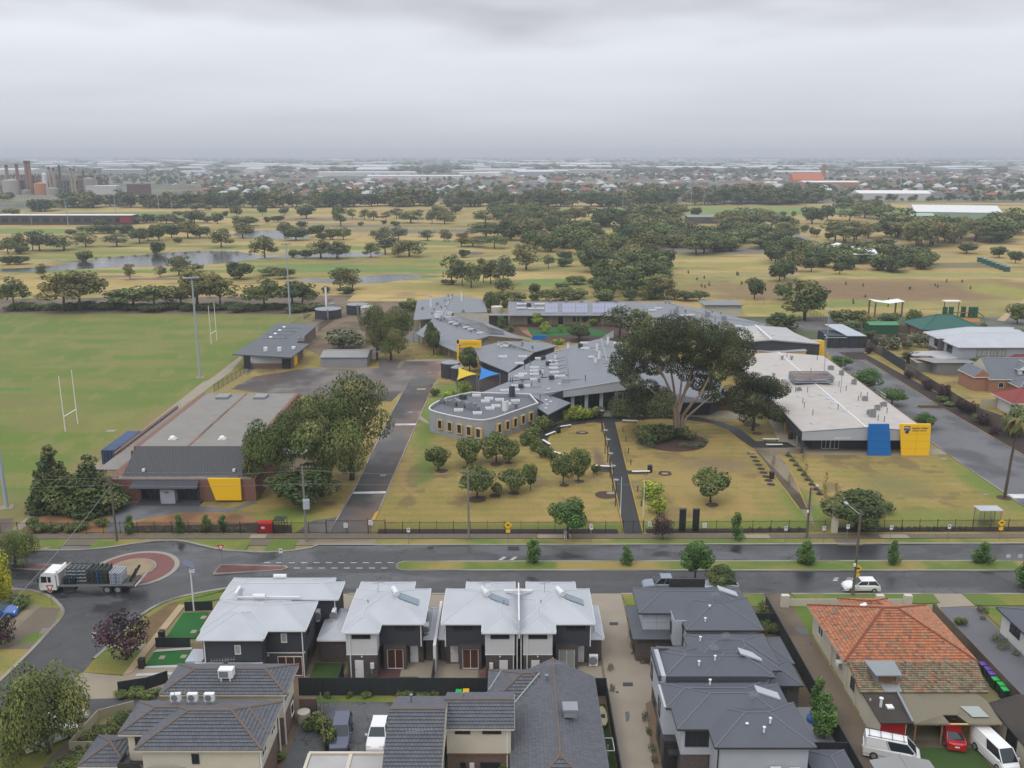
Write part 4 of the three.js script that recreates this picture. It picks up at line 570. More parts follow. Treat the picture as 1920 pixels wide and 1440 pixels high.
// ------------------------------------------------------------------ terracotta-roofed house
{
  const t = thing('brick_house', 'cream house under a weathered orange terracotta hip roof', 'house', [39.5,0,-85]);
  part(t, 'wall', M.creamPlain, (g)=>{g.box(33.5,45.5,0,3.15,-92.6,-81.3); g.box(33.35,44.4,0,2.75,-82,-77.3); g.box(37.4,42.2,0,2.9,-94.6,-92.5)});
  const r = roofOf(t, [[32.9,46.1,-93.1,-81.35,3.2,0.47]], {mat: std(ph(120,80,62),0.9), cap: M.capOrange, edge: M.creamPlain, pal: orangeTile, capR: 0.13});
  const tg = new GB(), L = [V3(32.75,2.82,-76.65), V3(44.85,2.82,-76.65), V3(45.95,3.3,-81.3), V3(33.2,3.3,-81.3)]; tileFace(tg, L, lichenTile); stuff(part(t, 'roof_tiles', M.tiles, tg)); part(t, 'rear_roof', std(ph(110,90,72),0.9), (g)=>g.slab(L.map((v)=>v.clone().setY(v.y - 0.02)),0.14));
  roofOf(t, [[36.95,42.6,-95.1,-90.5,2.95,0.4]], {mat: std(ph(120,80,62),0.9), cap: M.capOrange, edge: M.creamPlain, pal: orangeTile, capR: 0.11, name: 'porch_roof'});
  part(t, 'parapet_wall', M.creamPlain, (g)=>{for (const [x, w] of [[46.3,0.9],[43.0,0.9],[31.8,0.9]]) g.box(x, x + w, 0,1.5,-99.2,-98.6)});
  for (const [x, z] of [[37.2,-89.2],[36.2,-87.4]]) part(t, 'roof_patch', M.whiteTrim, (g)=>{const d = Math.min(x - 32.9, z + 93.1,99); const y = 3.2 + Math.min(x - 32.9,-81.35 - z)*0.47 + 0.11; g.face([V3(x, y - 0.14, z + 0.3), V3(x + 0.6, y + 0.14, z + 0.3), V3(x + 0.6, y + 0.14, z - 0.3), V3(x, y - 0.14, z - 0.3)])});
  const d = part(t, 'dormer', M.galv, (g)=>{g.slab([V3(34.3,4.1,-80.1), V3(37.2,4.1,-80.1), V3(37.1,3.9,-77.8), V3(34.6,3.9,-77.8)],0.12); g.box(34.7,35.0,2.9,3.85,-80,-78.1); g.box(36.7,37.0,2.9,3.85,-80,-78.1); g.slab([V3(35,3.05,-77.6), V3(36.8,3.05,-77.6), V3(36.7,2.9,-76.6), V3(35.1,2.9,-76.6)],0.05)}); part(d, 'shutter', M.timber, (g)=>g.box(35,36.7,2.9,3.8,-78.4,-78.2)); part(d, 'shutter_bar', M.rust, (g)=>g.box(35.82,35.88,2.92,3.8,-78.2,-78.16));
  part(t, 'lean_to', M.creamPlain, (g)=>{g.box(33.2,35.6,0,2.5,-77.3,-72.75)}); part(t, 'lean_to_front', M.red, (g)=>g.box(33.25,35.5,0.05,2.45,-72.75,-72.7), 'red painted front wall'); part(t, 'lean_to_roof', M.felt, (g)=>g.slab([V3(33.0,2.75,-77.3), V3(36.3,2.75,-77.3), V3(35.8,2.6,-72.2), V3(32.95,2.6,-72.2)],0.12)); part(t, 'roof_edge', M.galv, (g)=>g.bar(V3(36.35,2.85,-77.3), V3(35.85,2.7,-72.2),0.14,4)); part(t, 'roof_hatch', M.whiteTrim, (g)=>g.box(34.4,35.0,2.65,2.8,-74.8,-74.2)); flue(t, 33.9,2.7,-74.6,0.8,0.12, M.whiteTrim);
  const c = part(t, 'carport_roof', M.fibro, (g)=>{g.slab([V3(36.5,2.75,-77.0), V3(43.6,2.75,-77.4), V3(44.2,2.6,-75.6), V3(43.9,2.52,-72.2), V3(40.9,2.52,-72.2), V3(40.4,2.56,-73.5), V3(39.1,2.56,-73.5), V3(39.2,2.52,-72.2), V3(36.0,2.52,-72.2)],0.08)}); for (const x of [36.2,38.6,41.2,43.7]) part(t, 'carport_post', M.rust, (g)=>g.box(x, x + 0.12,0,2.45,-72.5,-72.38)); part(t, 'carport_beam', M.pine, (g)=>g.box(36.0,43.9,2.36,2.46,-72.36,-72.24));
  part(t, 'skylight_sheet', M.curtain, (g)=>{g.slab([V3(41.2,2.72,-74.6), V3(42.9,2.72,-74.6), V3(43.1,2.68,-73.0), V3(41.6,2.68,-73.0)],0.03)});
  for (const [a, b] of [[-80.4,-79.2]]) win(t, a, b, 1.1,2.3,33.35, {side: 1, n: 1, s: -1}); win(t, -85,-83.9,1.2,2.4,33.5, {side: 1, n: 2, s: -1, frame: M.whiteTrim}); win(t, -90.6,-89.2,1.2,2.4,33.5, {side: 1, n: 2, s: -1, frame: M.whiteTrim});
  airCon(t, 33.0,1.4,-83.2,0.6,0.55,0.7); for (const z of [-81.4,-86,-79,-75.5]) part(t, 'downpipe', M.creamPlain, (g)=>g.box(33.22,33.34,0,2.9, z - 0.05, z + 0.05));
}
// ------------------------------------------------------------------ charcoal-tiled houses along the bottom
{
  const T = {mat: M.darkTrim, cap: M.cap, edge: M.creamPlain, pal: charcoalTile, capR: 0.12};
  let t = thing('tiled_house', 'two storey house with charcoal tiled hip roof and white rooftop unit', 'house', [-25.6,0,-74.7]);
  part(t, 'wall', M.brickBrown, (g)=>g.box(-30.8,-20.6,0,2.8,-76.8,-72.7)); part(t, 'upper_wall', M.cream, (g)=>g.box(-30.8,-20.55,2.8,5.3,-76.8,-72.65)); roofOf(t, [[-31.3,-20.05,-77.2,-72.3,5.4,0.42]], T);
  part(t, 'evaporative_unit', M.whiteTrim, (g)=>{g.box(-26.4,-25.1,6.25,7.05,-74.3,-73.5); g.box(-26.2,-26.1,5.8,6.25,-73.6,-73.5); g.box(-25.4,-25.3,5.8,6.25,-73.6,-73.5)}); part(t, 'fan_grille', M.steel, (g)=>g.box(-26.3,-25.5,6.35,6.95,-73.5,-73.47)); antenna(t, -26.4,6.3,-75,0.9,1.1);
  win(t, -74.8,-73.4,3.7,4.9,-20.55, {side: 1, n: 2, frame: M.whiteTrim}); win(t, -76.4,-75.4,1,2.2,-20.6, {side: 1, n: 1, frame: M.whiteTrim}); part(t, 'downpipe', M.whiteTrim, (g)=>g.box(-20.5,-20.4,0,5.2,-72.8,-72.7)); part(t, 'garden_wall', M.brickBrown, (g)=>g.box(-20.2,-18.6,0,1.9,-77.4,-77.0)); part(t, 'rain_tank', M.creamPlain, (g)=>g.bar(V3(-19.6,0,-76.2), V3(-19.6,1.1,-76.2),0.6,16));
  t = thing('tiled_house', 'two storey house with charcoal tiled roof and three white units along its ridge', 'house', [-26.3,0,-67.5]);
  part(t, 'wall', M.brickBrown, (g)=>g.box(-30,-20.6,0,2.8,-70.6,-64.9)); part(t, 'upper_wall', M.cream, (g)=>{g.box(-30,-20.55,2.8,5.3,-70.6,-64.85); g.box(-32,-30,0,5.3,-70.6,-66.9)}); roofOf(t, [[-32.6,-20.1,-71.2,-66.55,5.39,0.42],[-30.4,-20.12,-71.1,-64.45,5.4,0.42]], T);
  for (let i = 0; i < 3; i++) {const x = -29.4 + i*1.45; const u = airCon(t, x, 6.2,-69.9,0.85,0.75,0.4)} antenna(t, -28.6,6.9,-69,0.9,1.3); win(t, -66.9,-65.6,3.7,4.9,-20.55, {side: 1, n: 2, frame: M.whiteTrim}); win(t, -69.8,-68.5,3.7,4.9,-20.55, {side: 1, n: 2, frame: M.whiteTrim}); win(t, -26.0,-25.4,3.9,4.8,-64.85, {n: 1}); win(t, -31.4,-30.6,3.8,4.9,-66.9, {n: 1}); door(t, -69.4,-68.4,2.1,-64.88);
  roofOf(t, [[-36.0,-32.0,-70.1,-66.0,2.75,0.42]], {...T, name: 'low_roof'}); part(t, 'low_wall', M.creamPlain, (g)=>g.box(-35.6,-32,0,2.65,-69.8,-66.3)); part(t, 'balcony', M.darkTrim, (g)=>{g.box(-32.4,-30.6,2.5,2.65,-67,-65.4); g.box(-32.4,-30.6,2.65,3.5,-65.48,-65.4); g.box(-32.4,-32.3,2.65,3.5,-67,-65.48)}); roofOf(t, [[-30.8,-25.5,-66,-60.5,2.75,0.5]], {...T, name: 'front_roof'}); part(t, 'low_wall', M.creamPlain, (g)=>g.box(-30.4,-25.9,0,2.65,-65,-60.9));
  for (const [x, z] of [[-20.4,-70.7],[-20.4,-64.9]]) pipe(t, x, z, 0,5.3);
  t = thing('tiled_house', 'two storey house with steep charcoal tiled roof carrying a tall antenna, beside the car court', 'house', [-7.8,0,-67]);
  part(t, 'wall', M.cream, (g)=>g.box(-9.7,-5.75,0,5.3,-71.5,-62.4)); roofOf(t, [[-10.15,-5.5,-71.9,-62.0,5.4,0.42, {ridge: 'x', g0: true, g1: true}]], {...T, gableMat: M.cream}); antenna(t, -7.4,6.0,-64.2,1.4,1.1); flue(t, -8.6,6.5,-69.4,0.7,0.09); pipe(t, -5.6,-70.2,2.6,5.4);
  t = thing('tiled_house', 'house with charcoal tiled gable over cream weatherboard and brown brick', 'house', [-2.8,0,-70]);
  part(t, 'wall', M.brickBrown, (g)=>g.box(-5.45,-0.15,0,2.75,-72.1,-67.7)); part(t, 'upper_wall', M.cream, (g)=>g.box(-5.5,-0.1,2.75,5.32,-72.1,-67.65)); roofOf(t, [[-5.8,0.2,-72.5,-67.3,5.4,0.4, {ridge: 'x', g0: true, g1: true}]], {...T, gableMat: M.cream});
  win(t, -4.8,-3.5,4.7,5.15,-67.65, {n: 2}); win(t, -2.5,-0.9,4.7,5.15,-67.65, {n: 2}); win(t, -4.4,-3.9,0.9,1.9,-67.7, {n: 1}); win(t, -2.7,-1.0,0.6,1.9,-67.7, {n: 2}); part(t, 'hot_water_unit', M.whiteTrim, (g)=>g.box(-3.6,-3.2,1.2,1.85,-67.7,-67.5)); part(t, 'fascia_trim', M.timber, (g)=>g.box(-5.5,-0.1,2.68,2.8,-67.64,-67.58)); pipe(t, -0.4,-67.7,0,5.2); flue(t, -4.2,6.3,-70.6,0.3,0.05);
  t = thing('tiled_house', 'single storey house under a broad charcoal tiled roof with rooftop cooler', 'house', [3,0,-72]);
  part(t, 'wall', M.brickBrown, (g)=>{g.box(0.3,7.5,0,2.7,-78.9,-61); g.box(-1.8,4.5,0,2.7,-80.1,-74)}); roofOf(t, [[-0.1,7.95,-79.3,-60.6,2.8,0.5, {g0: true}],[-2.25,5,-80.5,-74.2,2.79,0.5]], {...T, gableMat: M.cream}); antenna(t, 4.2,5.0,-76.8,0.8,1.0);
  part(t, 'evaporative_cooler', M.grey, (g)=>{g.box(4.5,5.6,4.7,5.35,-71.0,-69.9); g.box(4.4,5.7,5.35,5.5,-71.1,-69.8)}); part(t, 'valley_flashing', M.capGrey, (g)=>{g.bar(V3(-0.05,2.9,-74.2), V3(2.6,4.45,-77.3),0.1,4); g.bar(V3(-2.2,2.9,-76.9), V3(-1.0,3.5,-79.4),0.08,4)}); flue(t, 3.2,4.6,-76,0.4,0.1);
  t = thing('carport', 'low carport with white ribbed roof and cream fascia in front of two parked cars', 'carport', [-14,0,-66]);
  part(t, 'roof', M.roofPale, (g)=>g.box(-17.0,-10.6,2.5,2.55,-67.7,-62)); part(t, 'fascia', M.creamPlain, (g)=>{g.box(-17.25,-10.4,2.3,2.7,-68.05,-67.8); g.box(-17.3,-17.05,2.3,2.7,-67.8,-62); g.box(-10.65,-10.4,2.3,2.7,-67.8,-62); g.box(-13.8,-13.5,2.5,2.66,-67.8,-62)}); for (const x of [-17.1,-13.7,-10.6]) part(t, 'post', M.creamPlain, (g)=>g.box(x, x + 0.15,0,2.3,-67.9,-67.75));
  t = thing('house', 'white single storey house with dark metal roof beside the grey side driveway', 'house', [60,0,-88]);
  part(t, 'wall', M.render, (g)=>g.box(54.6,66,0,2.85,-92.8,-80)); roofOf(t, [[54.1,67,-93.4,-79.5,2.85,0.4],[55.0,67,-90,-78,2.84,0.4]], {mat: M.roofDark, cap: M.capDark, edge: M.darkTrim}); win(t, -91,-89,1.2,2.2,54.6, {side: 1, n: 2, s: -1});
  t = thing('shed', 'long low shed with brown corrugated roof beside the parked van', 'shed', [46,0,-72]); part(t, 'roof', M.felt, (g)=>g.slab([V3(44.3,2.4,-75.6), V3(47.6,2.7,-76.6), V3(49.0,2.7,-76.2), V3(48.4,2.7,-62), V3(44.2,2.3,-62)],0.1)); part(t, 'wall', M.creamPlain, (g)=>g.box(44.6,48.3,0,2.25,-75.2,-62));  win(t, -72.5,-70.8,0.1,2.0,44.6, {side: 1, n: 1, s: -1}); part(t, 'door', M.darkTrim, (g)=>g.box(44.52,44.62,0.1,2.0,-69,-67));
  t = thing('shed', 'small shed with pale metal gable roof behind the roof rack van', 'shed', [32.6,0,-65]); part(t, 'wall', M.grey, (g)=>g.box(30.4,34.9,0,2.3,-67,-61)); roofOf(t, [[30.15,35.15,-67.3,-60,2.4,0.22, {g0: true, g1: true, ridge: 'z'}]], {mat: M.roofShed, cap: M.capGrey, edge: M.galv, gableMat: M.galv});
}
// ------------------------------------------------------------------ school buildings
const ray = new THREE.Raycaster(); scene.updateMatrixWorld(true);
function sight(f, X, Yy, meshes, lift = 0) {                  // spot on a roof surface seen from the survey point
  const g = f(X, Yy, 0), o = V3(0, EYE, 0), d = V3(g[0],-EYE, g[1]).normalize(); ray.set(o, d); ray.far = 3000;
  for (const m of meshes) m.updateWorldMatrix(true, false);
  const h = ray.intersectObjects(meshes, false)[0]; return h ? h.point.add(V3(0, lift, 0)) : null;
}
GB.prototype.ob = function (c, w, h, d, yaw = 0, tint) {const s = Math.sin(yaw), k = Math.cos(yaw), g = new GB(); g.box(-w/2, w/2,0, h, -d/2, d/2); for (let i = 0; i < g.p.length; i += 9) {const l = [0,3,6].map((o)=>{const x = g.p[i + o], y = g.p[i + o + 1], z = g.p[i + o + 2]; return V3(c.x + x*k + z*s, c.y + y, c.z - x*s + z*k)}); this.face(l, tint)} return this};
const SG = 'grey roofed school buildings joined behind the lawn';
const hatch = (t, p, w = 1.5, d = 1.1)=>{if (!p) return; const m = part(t, 'roof_hatch', M.whiteTrim, (g)=>g.ob(p, w, 0.3, d, 0.1)); part(m, 'hatch_lid', M.paleGrey, (g)=>g.ob(p.clone().add(V3(0,0.3,0)), w*0.86,0.06, d*0.8,0.1))};
const whirly = (t, p, s = 1)=>{if (!p) return; const m = part(t, 'turbine_vent', M.steel, (g)=>{g.bar(p, p.clone().add(V3(0,0.45*s, 0)),0.2*s, 10)}); part(m, 'turbine', M.grey, (g)=>{g.bar(p.clone().add(V3(0,0.45*s, 0)), p.clone().add(V3(0,0.65*s, 0)),0.3*s, 12,0.42*s); g.bar(p.clone().add(V3(0,0.65*s, 0)), p.clone().add(V3(0,0.9*s, 0)),0.42*s, 12,0.2*s)})};
const stack = (t, p, h = 1.8, r = 0.2, m = M.whiteTrim)=>{if (!p) return; const o = part(t, 'flue', m, (g)=>g.bar(p, p.clone().add(V3(0, h, 0)), r, 10)); part(o, 'flue_cap', M.galv, (g)=>g.bar(p.clone().add(V3(0, h, 0)), p.clone().add(V3(0, h + 0.12,0)), r*1.5,10))};
const unit = (t, p, w = 1, h = 0.8, d = 0.6, yaw = 0, m = M.grey)=>{if (!p) return; const o = part(t, 'air_conditioner', m, (g)=>g.ob(p, w, h, d, yaw)); part(o, 'fan_grille', M.darkTrim, (g)=>g.ob(p.clone().add(V3(0, h, 0)), w*0.6,0.05, d*0.6, yaw))};
const flash = (t, a, b, w = 0.22, m = M.capGrey)=>a && b && part(t, 'roof_flashing', m, (g)=>g.bar(a.clone().add(V3(0,0.02,0)), b.clone().add(V3(0,0.02,0)), w, 4));
function roofed(t, polys, mat, wallMat, {th = 0.22, inset = 0.6, name = 'roof'} = {}) {return polys.map((p)=>{const r = part(t, name, mat, (g)=>g.slab(p, th)); if (wallMat) part(t, 'wall', wallMat, (g)=>g.under(p, 0, inset, th)); return r})}

{// hall beside the oval: flat roof, steep dark front, brick base
  const t = thing('school_hall', 'flat roofed brick hall with steep dark ribbed front and yellow sign panel', 'hall', [-52,0,-151]);
  part(t, 'wall', M.brickRed, (g)=>{g.box(-62.4,-39.4,0,3.55,-170,-132.8); g.box(-66,-62.4,0,3.3,-174,-144.9); g.box(-60,-40.6,3.5,6.6,-170,-137.4)});
  part(t, 'side_parapet', M.brickRed, (g)=>{g.box(-66.1,-65.7,3.3,3.9,-174,-144.8); g.box(-59.4,-58.6,6.5,7.45,-170.4,-137.3); g.box(-41.4,-40.8,6.5,7.45,-170.4,-137.3)});
  const rf = part(t, 'flat_roof', M.roofFlat, (g)=>g.box(-58.7,-41.3,6.9,7.4,-170.2,-137.2));
  part(t, 'mansard', M.roofMans, (g)=>{g.slab([V3(-60.25,3.7,-134.0), V3(-41.6,3.7,-134.0), V3(-41.6,7.5,-137.2), V3(-58.9,7.5,-137.2)],0.25)});
  part(t, 'mansard_end', M.brickRed, (g)=>{g.face([V3(-41.5,3.5,-133.9), V3(-40.7,3.5,-137.5), V3(-40.7,7.45,-137.5), V3(-41.4,7.5,-137.2)])});
  part(t, 'low_roof', M.roofFlat, (g)=>{g.box(-65.6,-60.1,3.3,3.5,-173.6,-137.5); g.box(-62,-40,3.55,3.62,-134.1,-133.0)});
  part(t, 'roof_joint', M.rust, (g)=>g.box(-51.1,-50.7,7.4,7.48,-170,-137.3));
  for (const [x, z] of [[-54.6,-141],[-46.6,-141]]) {const d = part(t, 'roof_dome', M.whiteTrim, (g)=>{g.box(x - 0.6, x + 0.6,7.4,7.55, z - 0.5, z + 0.5)}); part(d, 'dome_cap', M.whiteTrim, (g)=>g.dome(x, 7.55, z, 0.55,0.5))}
  for (const x of [-54.4,-47.3]) part(t, 'roof_hatch', M.galv, (g)=>{g.box(x - 1.1, x + 1.1,7.4,7.8,-168.6,-165.8)});
  for (const x of [-57.2,-43.2]) part(t, 'roof_vent', M.whiteTrim, (g)=>g.box(x, x + 0.4,4.3,4.7,-134.6,-134.2));
  part(t, 'guard_rail', M.galv, (g)=>{for (const [a, b] of [[[-60.6,-133.1],[-48.6,-133.1]],[[-48.2,-133.1],[-41.9,-133.1]],[[-41.9,-133.1],[-40,-139]],[[-65.3,-174],[-65.3,-146]]]) for (const y of [0.5,1.0]) {const q = (p, yy)=>V3(p[0],3.55 + yy, p[1]); g.bar(q(a, y), q(b, y),0.035,4); if (y === 1) {const n = Math.ceil(Math.hypot(b[0] - a[0], b[1] - a[1])/1.6); for (let i = 0; i <= n; i++) {const p = [a[0] + (b[0] - a[0])*i/n, a[1] + (b[1] - a[1])*i/n]; g.bar(q(p, 0), q(p, 1),0.03,4)}}}});
  part(t, 'awning', M.roofMans, (g)=>g.slab([V3(-58.2,2.75,-131.0), V3(-47.8,2.75,-131.0), V3(-48.0,3.45,-132.8), V3(-58.0,3.45,-132.8)],0.12));
  part(t, 'entrance', M.darkTrim, (g)=>{g.box(-57,-48,0.1,2.7,-132.82,-132.75)}); part(t, 'entrance_block', M.greyRender, (g)=>g.box(-53.6,-51.4,0,2.55,-132.7,-131.4)); part(t, 'notice', M.rust, (g)=>g.box(-52.9,-52.3,1.85,2.1,-131.4,-131.37)); part(t, 'entrance_step', M.charcoal, (g)=>{g.box(-57.2,-47.6,0,0.16,-132.7,-130.9); g.box(-57.2,-47.6,0,0.3,-132.7,-131.9)});
  for (const x of [-56.4,-54.9,-50.6,-49.1]) win(t, x - 0.6, x + 0.6,0.4,2.4,-132.75, {n: 2, name: 'entrance_door'});
  part(t, 'sign_panel', M.yellow, (g)=>{const q = (x, y, z)=>V3(x, y, z); for (const z of [-132.3,-132.65]) g.face([q(-45.5,0.35, z), q(-41.55,0.35, z), q(-41.5,3.85, z), q(-46.5,3.85, z)]); g.quad(q(-46.5,3.85,-132.3), q(-41.5,3.85,-132.3), q(-41.5,3.85,-132.65), q(-46.5,3.85,-132.65)); g.quad(q(-46.5,3.85,-132.3), q(-45.5,0.35,-132.3), q(-45.5,0.35,-132.65), q(-46.5,3.85,-132.65)); g.quad(q(-41.5,3.85,-132.3), q(-41.55,0.35,-132.3), q(-41.55,0.35,-132.65), q(-41.5,3.85,-132.65))}, 'plain yellow slanted panel');
  part(t, 'lean_to', M.roofPale, (g)=>{g.slab([V3(-39.4,3.6,-166), V3(-31,3.4,-166), V3(-31,3.2,-146), V3(-39.4,3.4,-146)],0.2)}); part(t, 'wall', M.creamPlain, (g)=>g.box(-39.4,-31.6,0,3.2,-165.4,-146.6)); for (const z of [-150,-154,-158,-162]) win(t, z - 1, z + 1,1.2,2.6,-31.6, {side: 1, n: 2});
}
{const t = thing('shipping_container', 'blue shipping container between the hall and the sports field', 'container', [-69.4,0,-155.5]);
  part(t, 'body', M.containerBlue, (g)=>g.box(-70.6,-68.2,0.05,2.6,-161.3,-150)); for (const x of [-70.55,-69.38]) {const d = part(t, 'door', M.containerDark, (g)=>g.box(x, x + 1.13,0.15,2.5,-149.99,-149.92)); for (const o of [0.3,0.8]) part(d, 'lock_rod', M.steel, (g)=>g.bar(V3(x + o, 0.15,-149.88), V3(x + o, 2.5,-149.88),0.025,5))}}
{const t = thing('change_rooms', 'dark roofed change room block at the edge of the sports field', 'pavilion', [-62,0,-240]);
  const a = [V3(-69.6,3.6,-223.2), V3(-54,3.6,-219.4), V3(-53.1,3.6,-236.2), V3(-68.6,3.7,-240)], b = [V3(-57,3.4,-237.6), V3(-56.9,3.4,-264.2), V3(-69.3,3.5,-267), V3(-68.6,3.5,-239.6)];
  part(t, 'roof', M.roofDark, (g)=>g.slab(a, 0.25)); part(t, 'rear_roof', M.roofDark, (g)=>g.slab(b, 0.22)); part(t, 'wall', M.brickBrown, (g)=>{g.box(-65,-55.4,0,1.4,-236,-222.6); g.box(-67.5,-57.4,0,3.2,-264,-236)}); part(t, 'upper_wall', M.paleGrey, (g)=>g.box(-65,-55.4,1.4,3.35,-235.9,-222.55)); part(t, 'gate_screen', M.black, (g)=>{g.box(-66.7,-65,0,3.3,-222.7,-222.6); g.box(-57.2,-55.3,0.1,2.6,-222.53,-222.45)}); part(t, 'yellow_panel', M.yellow, (g)=>g.box(-54.9,-54.7,0.1,3.3,-228.5,-225), 'yellow wall panel'); part(t, 'side_wall', M.brickBrown, (g)=>g.box(-55.2,-54.8,0,3.3,-235.5,-222.8));
  for (const [x, z] of [[-62.7,-226.5],[-59.2,-226.5]]) part(t, 'roof_vent', M.whiteTrim, (g)=>{g.box(x, x + 0.9,3.6,4.6, z - 0.8, z)}); part(t, 'evaporative_cooler', M.whiteTrim, (g)=>g.box(-56.2,-55.4,3.6,4.2,-230,-229)); for (const z of [-244,-249,-254,-259]) {part(t, 'roof_flashing', M.galv, (g)=>g.bar(V3(-67.5,3.55, z), V3(-60.5,3.5, z),0.1,4)); part(t, 'roof_dome', M.whiteTrim, (g)=>g.dome(-65.6,3.5, z - 1,0.5,0.4))} flue(t, -61.5,3.5,-245,0.5,0.1); flue(t, -61,3.5,-252,0.5,0.1); unit(t, V3(-56.4,3.4,-241),1.6,1.0,1.2)}
{const t = thing('shed', 'grey metal shed with pale gable roof beside the school yard', 'shed', [-42.3,0,-229]); part(t, 'wall', M.grey, (g)=>g.box(-47.9,-36.4,0,2.55,-233.4,-224.2)); roofOf(t, [[-48.1,-36.2,-233.7,-224,2.6,0.16, {g0: true, g1: true, ridge: 'x'}]], {mat: M.roofShed, cap: M.capGrey, edge: M.galv, gableMat: M.grey}); part(t, 'awning', M.roofPale, (g)=>g.box(-36.2,-34.4,2.4,2.5,-236,-231)); part(t, 'roller_door', M.galv, (g)=>g.box(-36.42,-36.3,0.1,2.4,-231.5,-226))}
for (const [x, z, r, h, l] of [[-60,-296,4.3,3, 'squat dark water tank beside the dark school fence'],[-51.8,-304,3.6,3.2, 'dark water tank beside a white enclosure']]) {const t = thing('water_tank', l, 'tank', [x, 0, z]); part(t, 'shell', M.poly, (g)=>g.bar(V3(x, 0, z), V3(x, h, z), r, 28)); part(t, 'lid', M.grey, (g)=>g.bar(V3(x, h, z), V3(x, h + 0.5, z), r, 28,0.3)); part(t, 'ladder', M.galv, (g)=>g.box(x + 0.5, x + 1,0, h + 0.4, z + r, z + r + 0.08))}
{const t = thing('equipment_enclosure', 'white equipment enclosure beside the water tanks', 'enclosure', [-47,0,-300]); part(t, 'wall', M.white, (g)=>g.box(-49.5,-46,0,3,-302,-297)); part(t, 'roof', M.roofPale, (g)=>g.box(-49.7,-45.8,3,3.15,-302.2,-296.8)); const p = thing('flue_stack', 'tall thin white flue standing behind the water tanks', 'flue', [-61.5,0,-301]); part(p, 'pipe', M.whiteTrim, (g)=>g.bar(V3(-61.5,0,-301), V3(-61.5,9.5,-301),0.35,10)); part(p, 'cap', M.galv, (g)=>g.bar(V3(-61.5,9.5,-301), V3(-61.5,9.8,-301),0.45,10)); part(p, 'cabinet', M.grey, (g)=>g.box(-60.6,-58.8,0,4,-302,-300))}

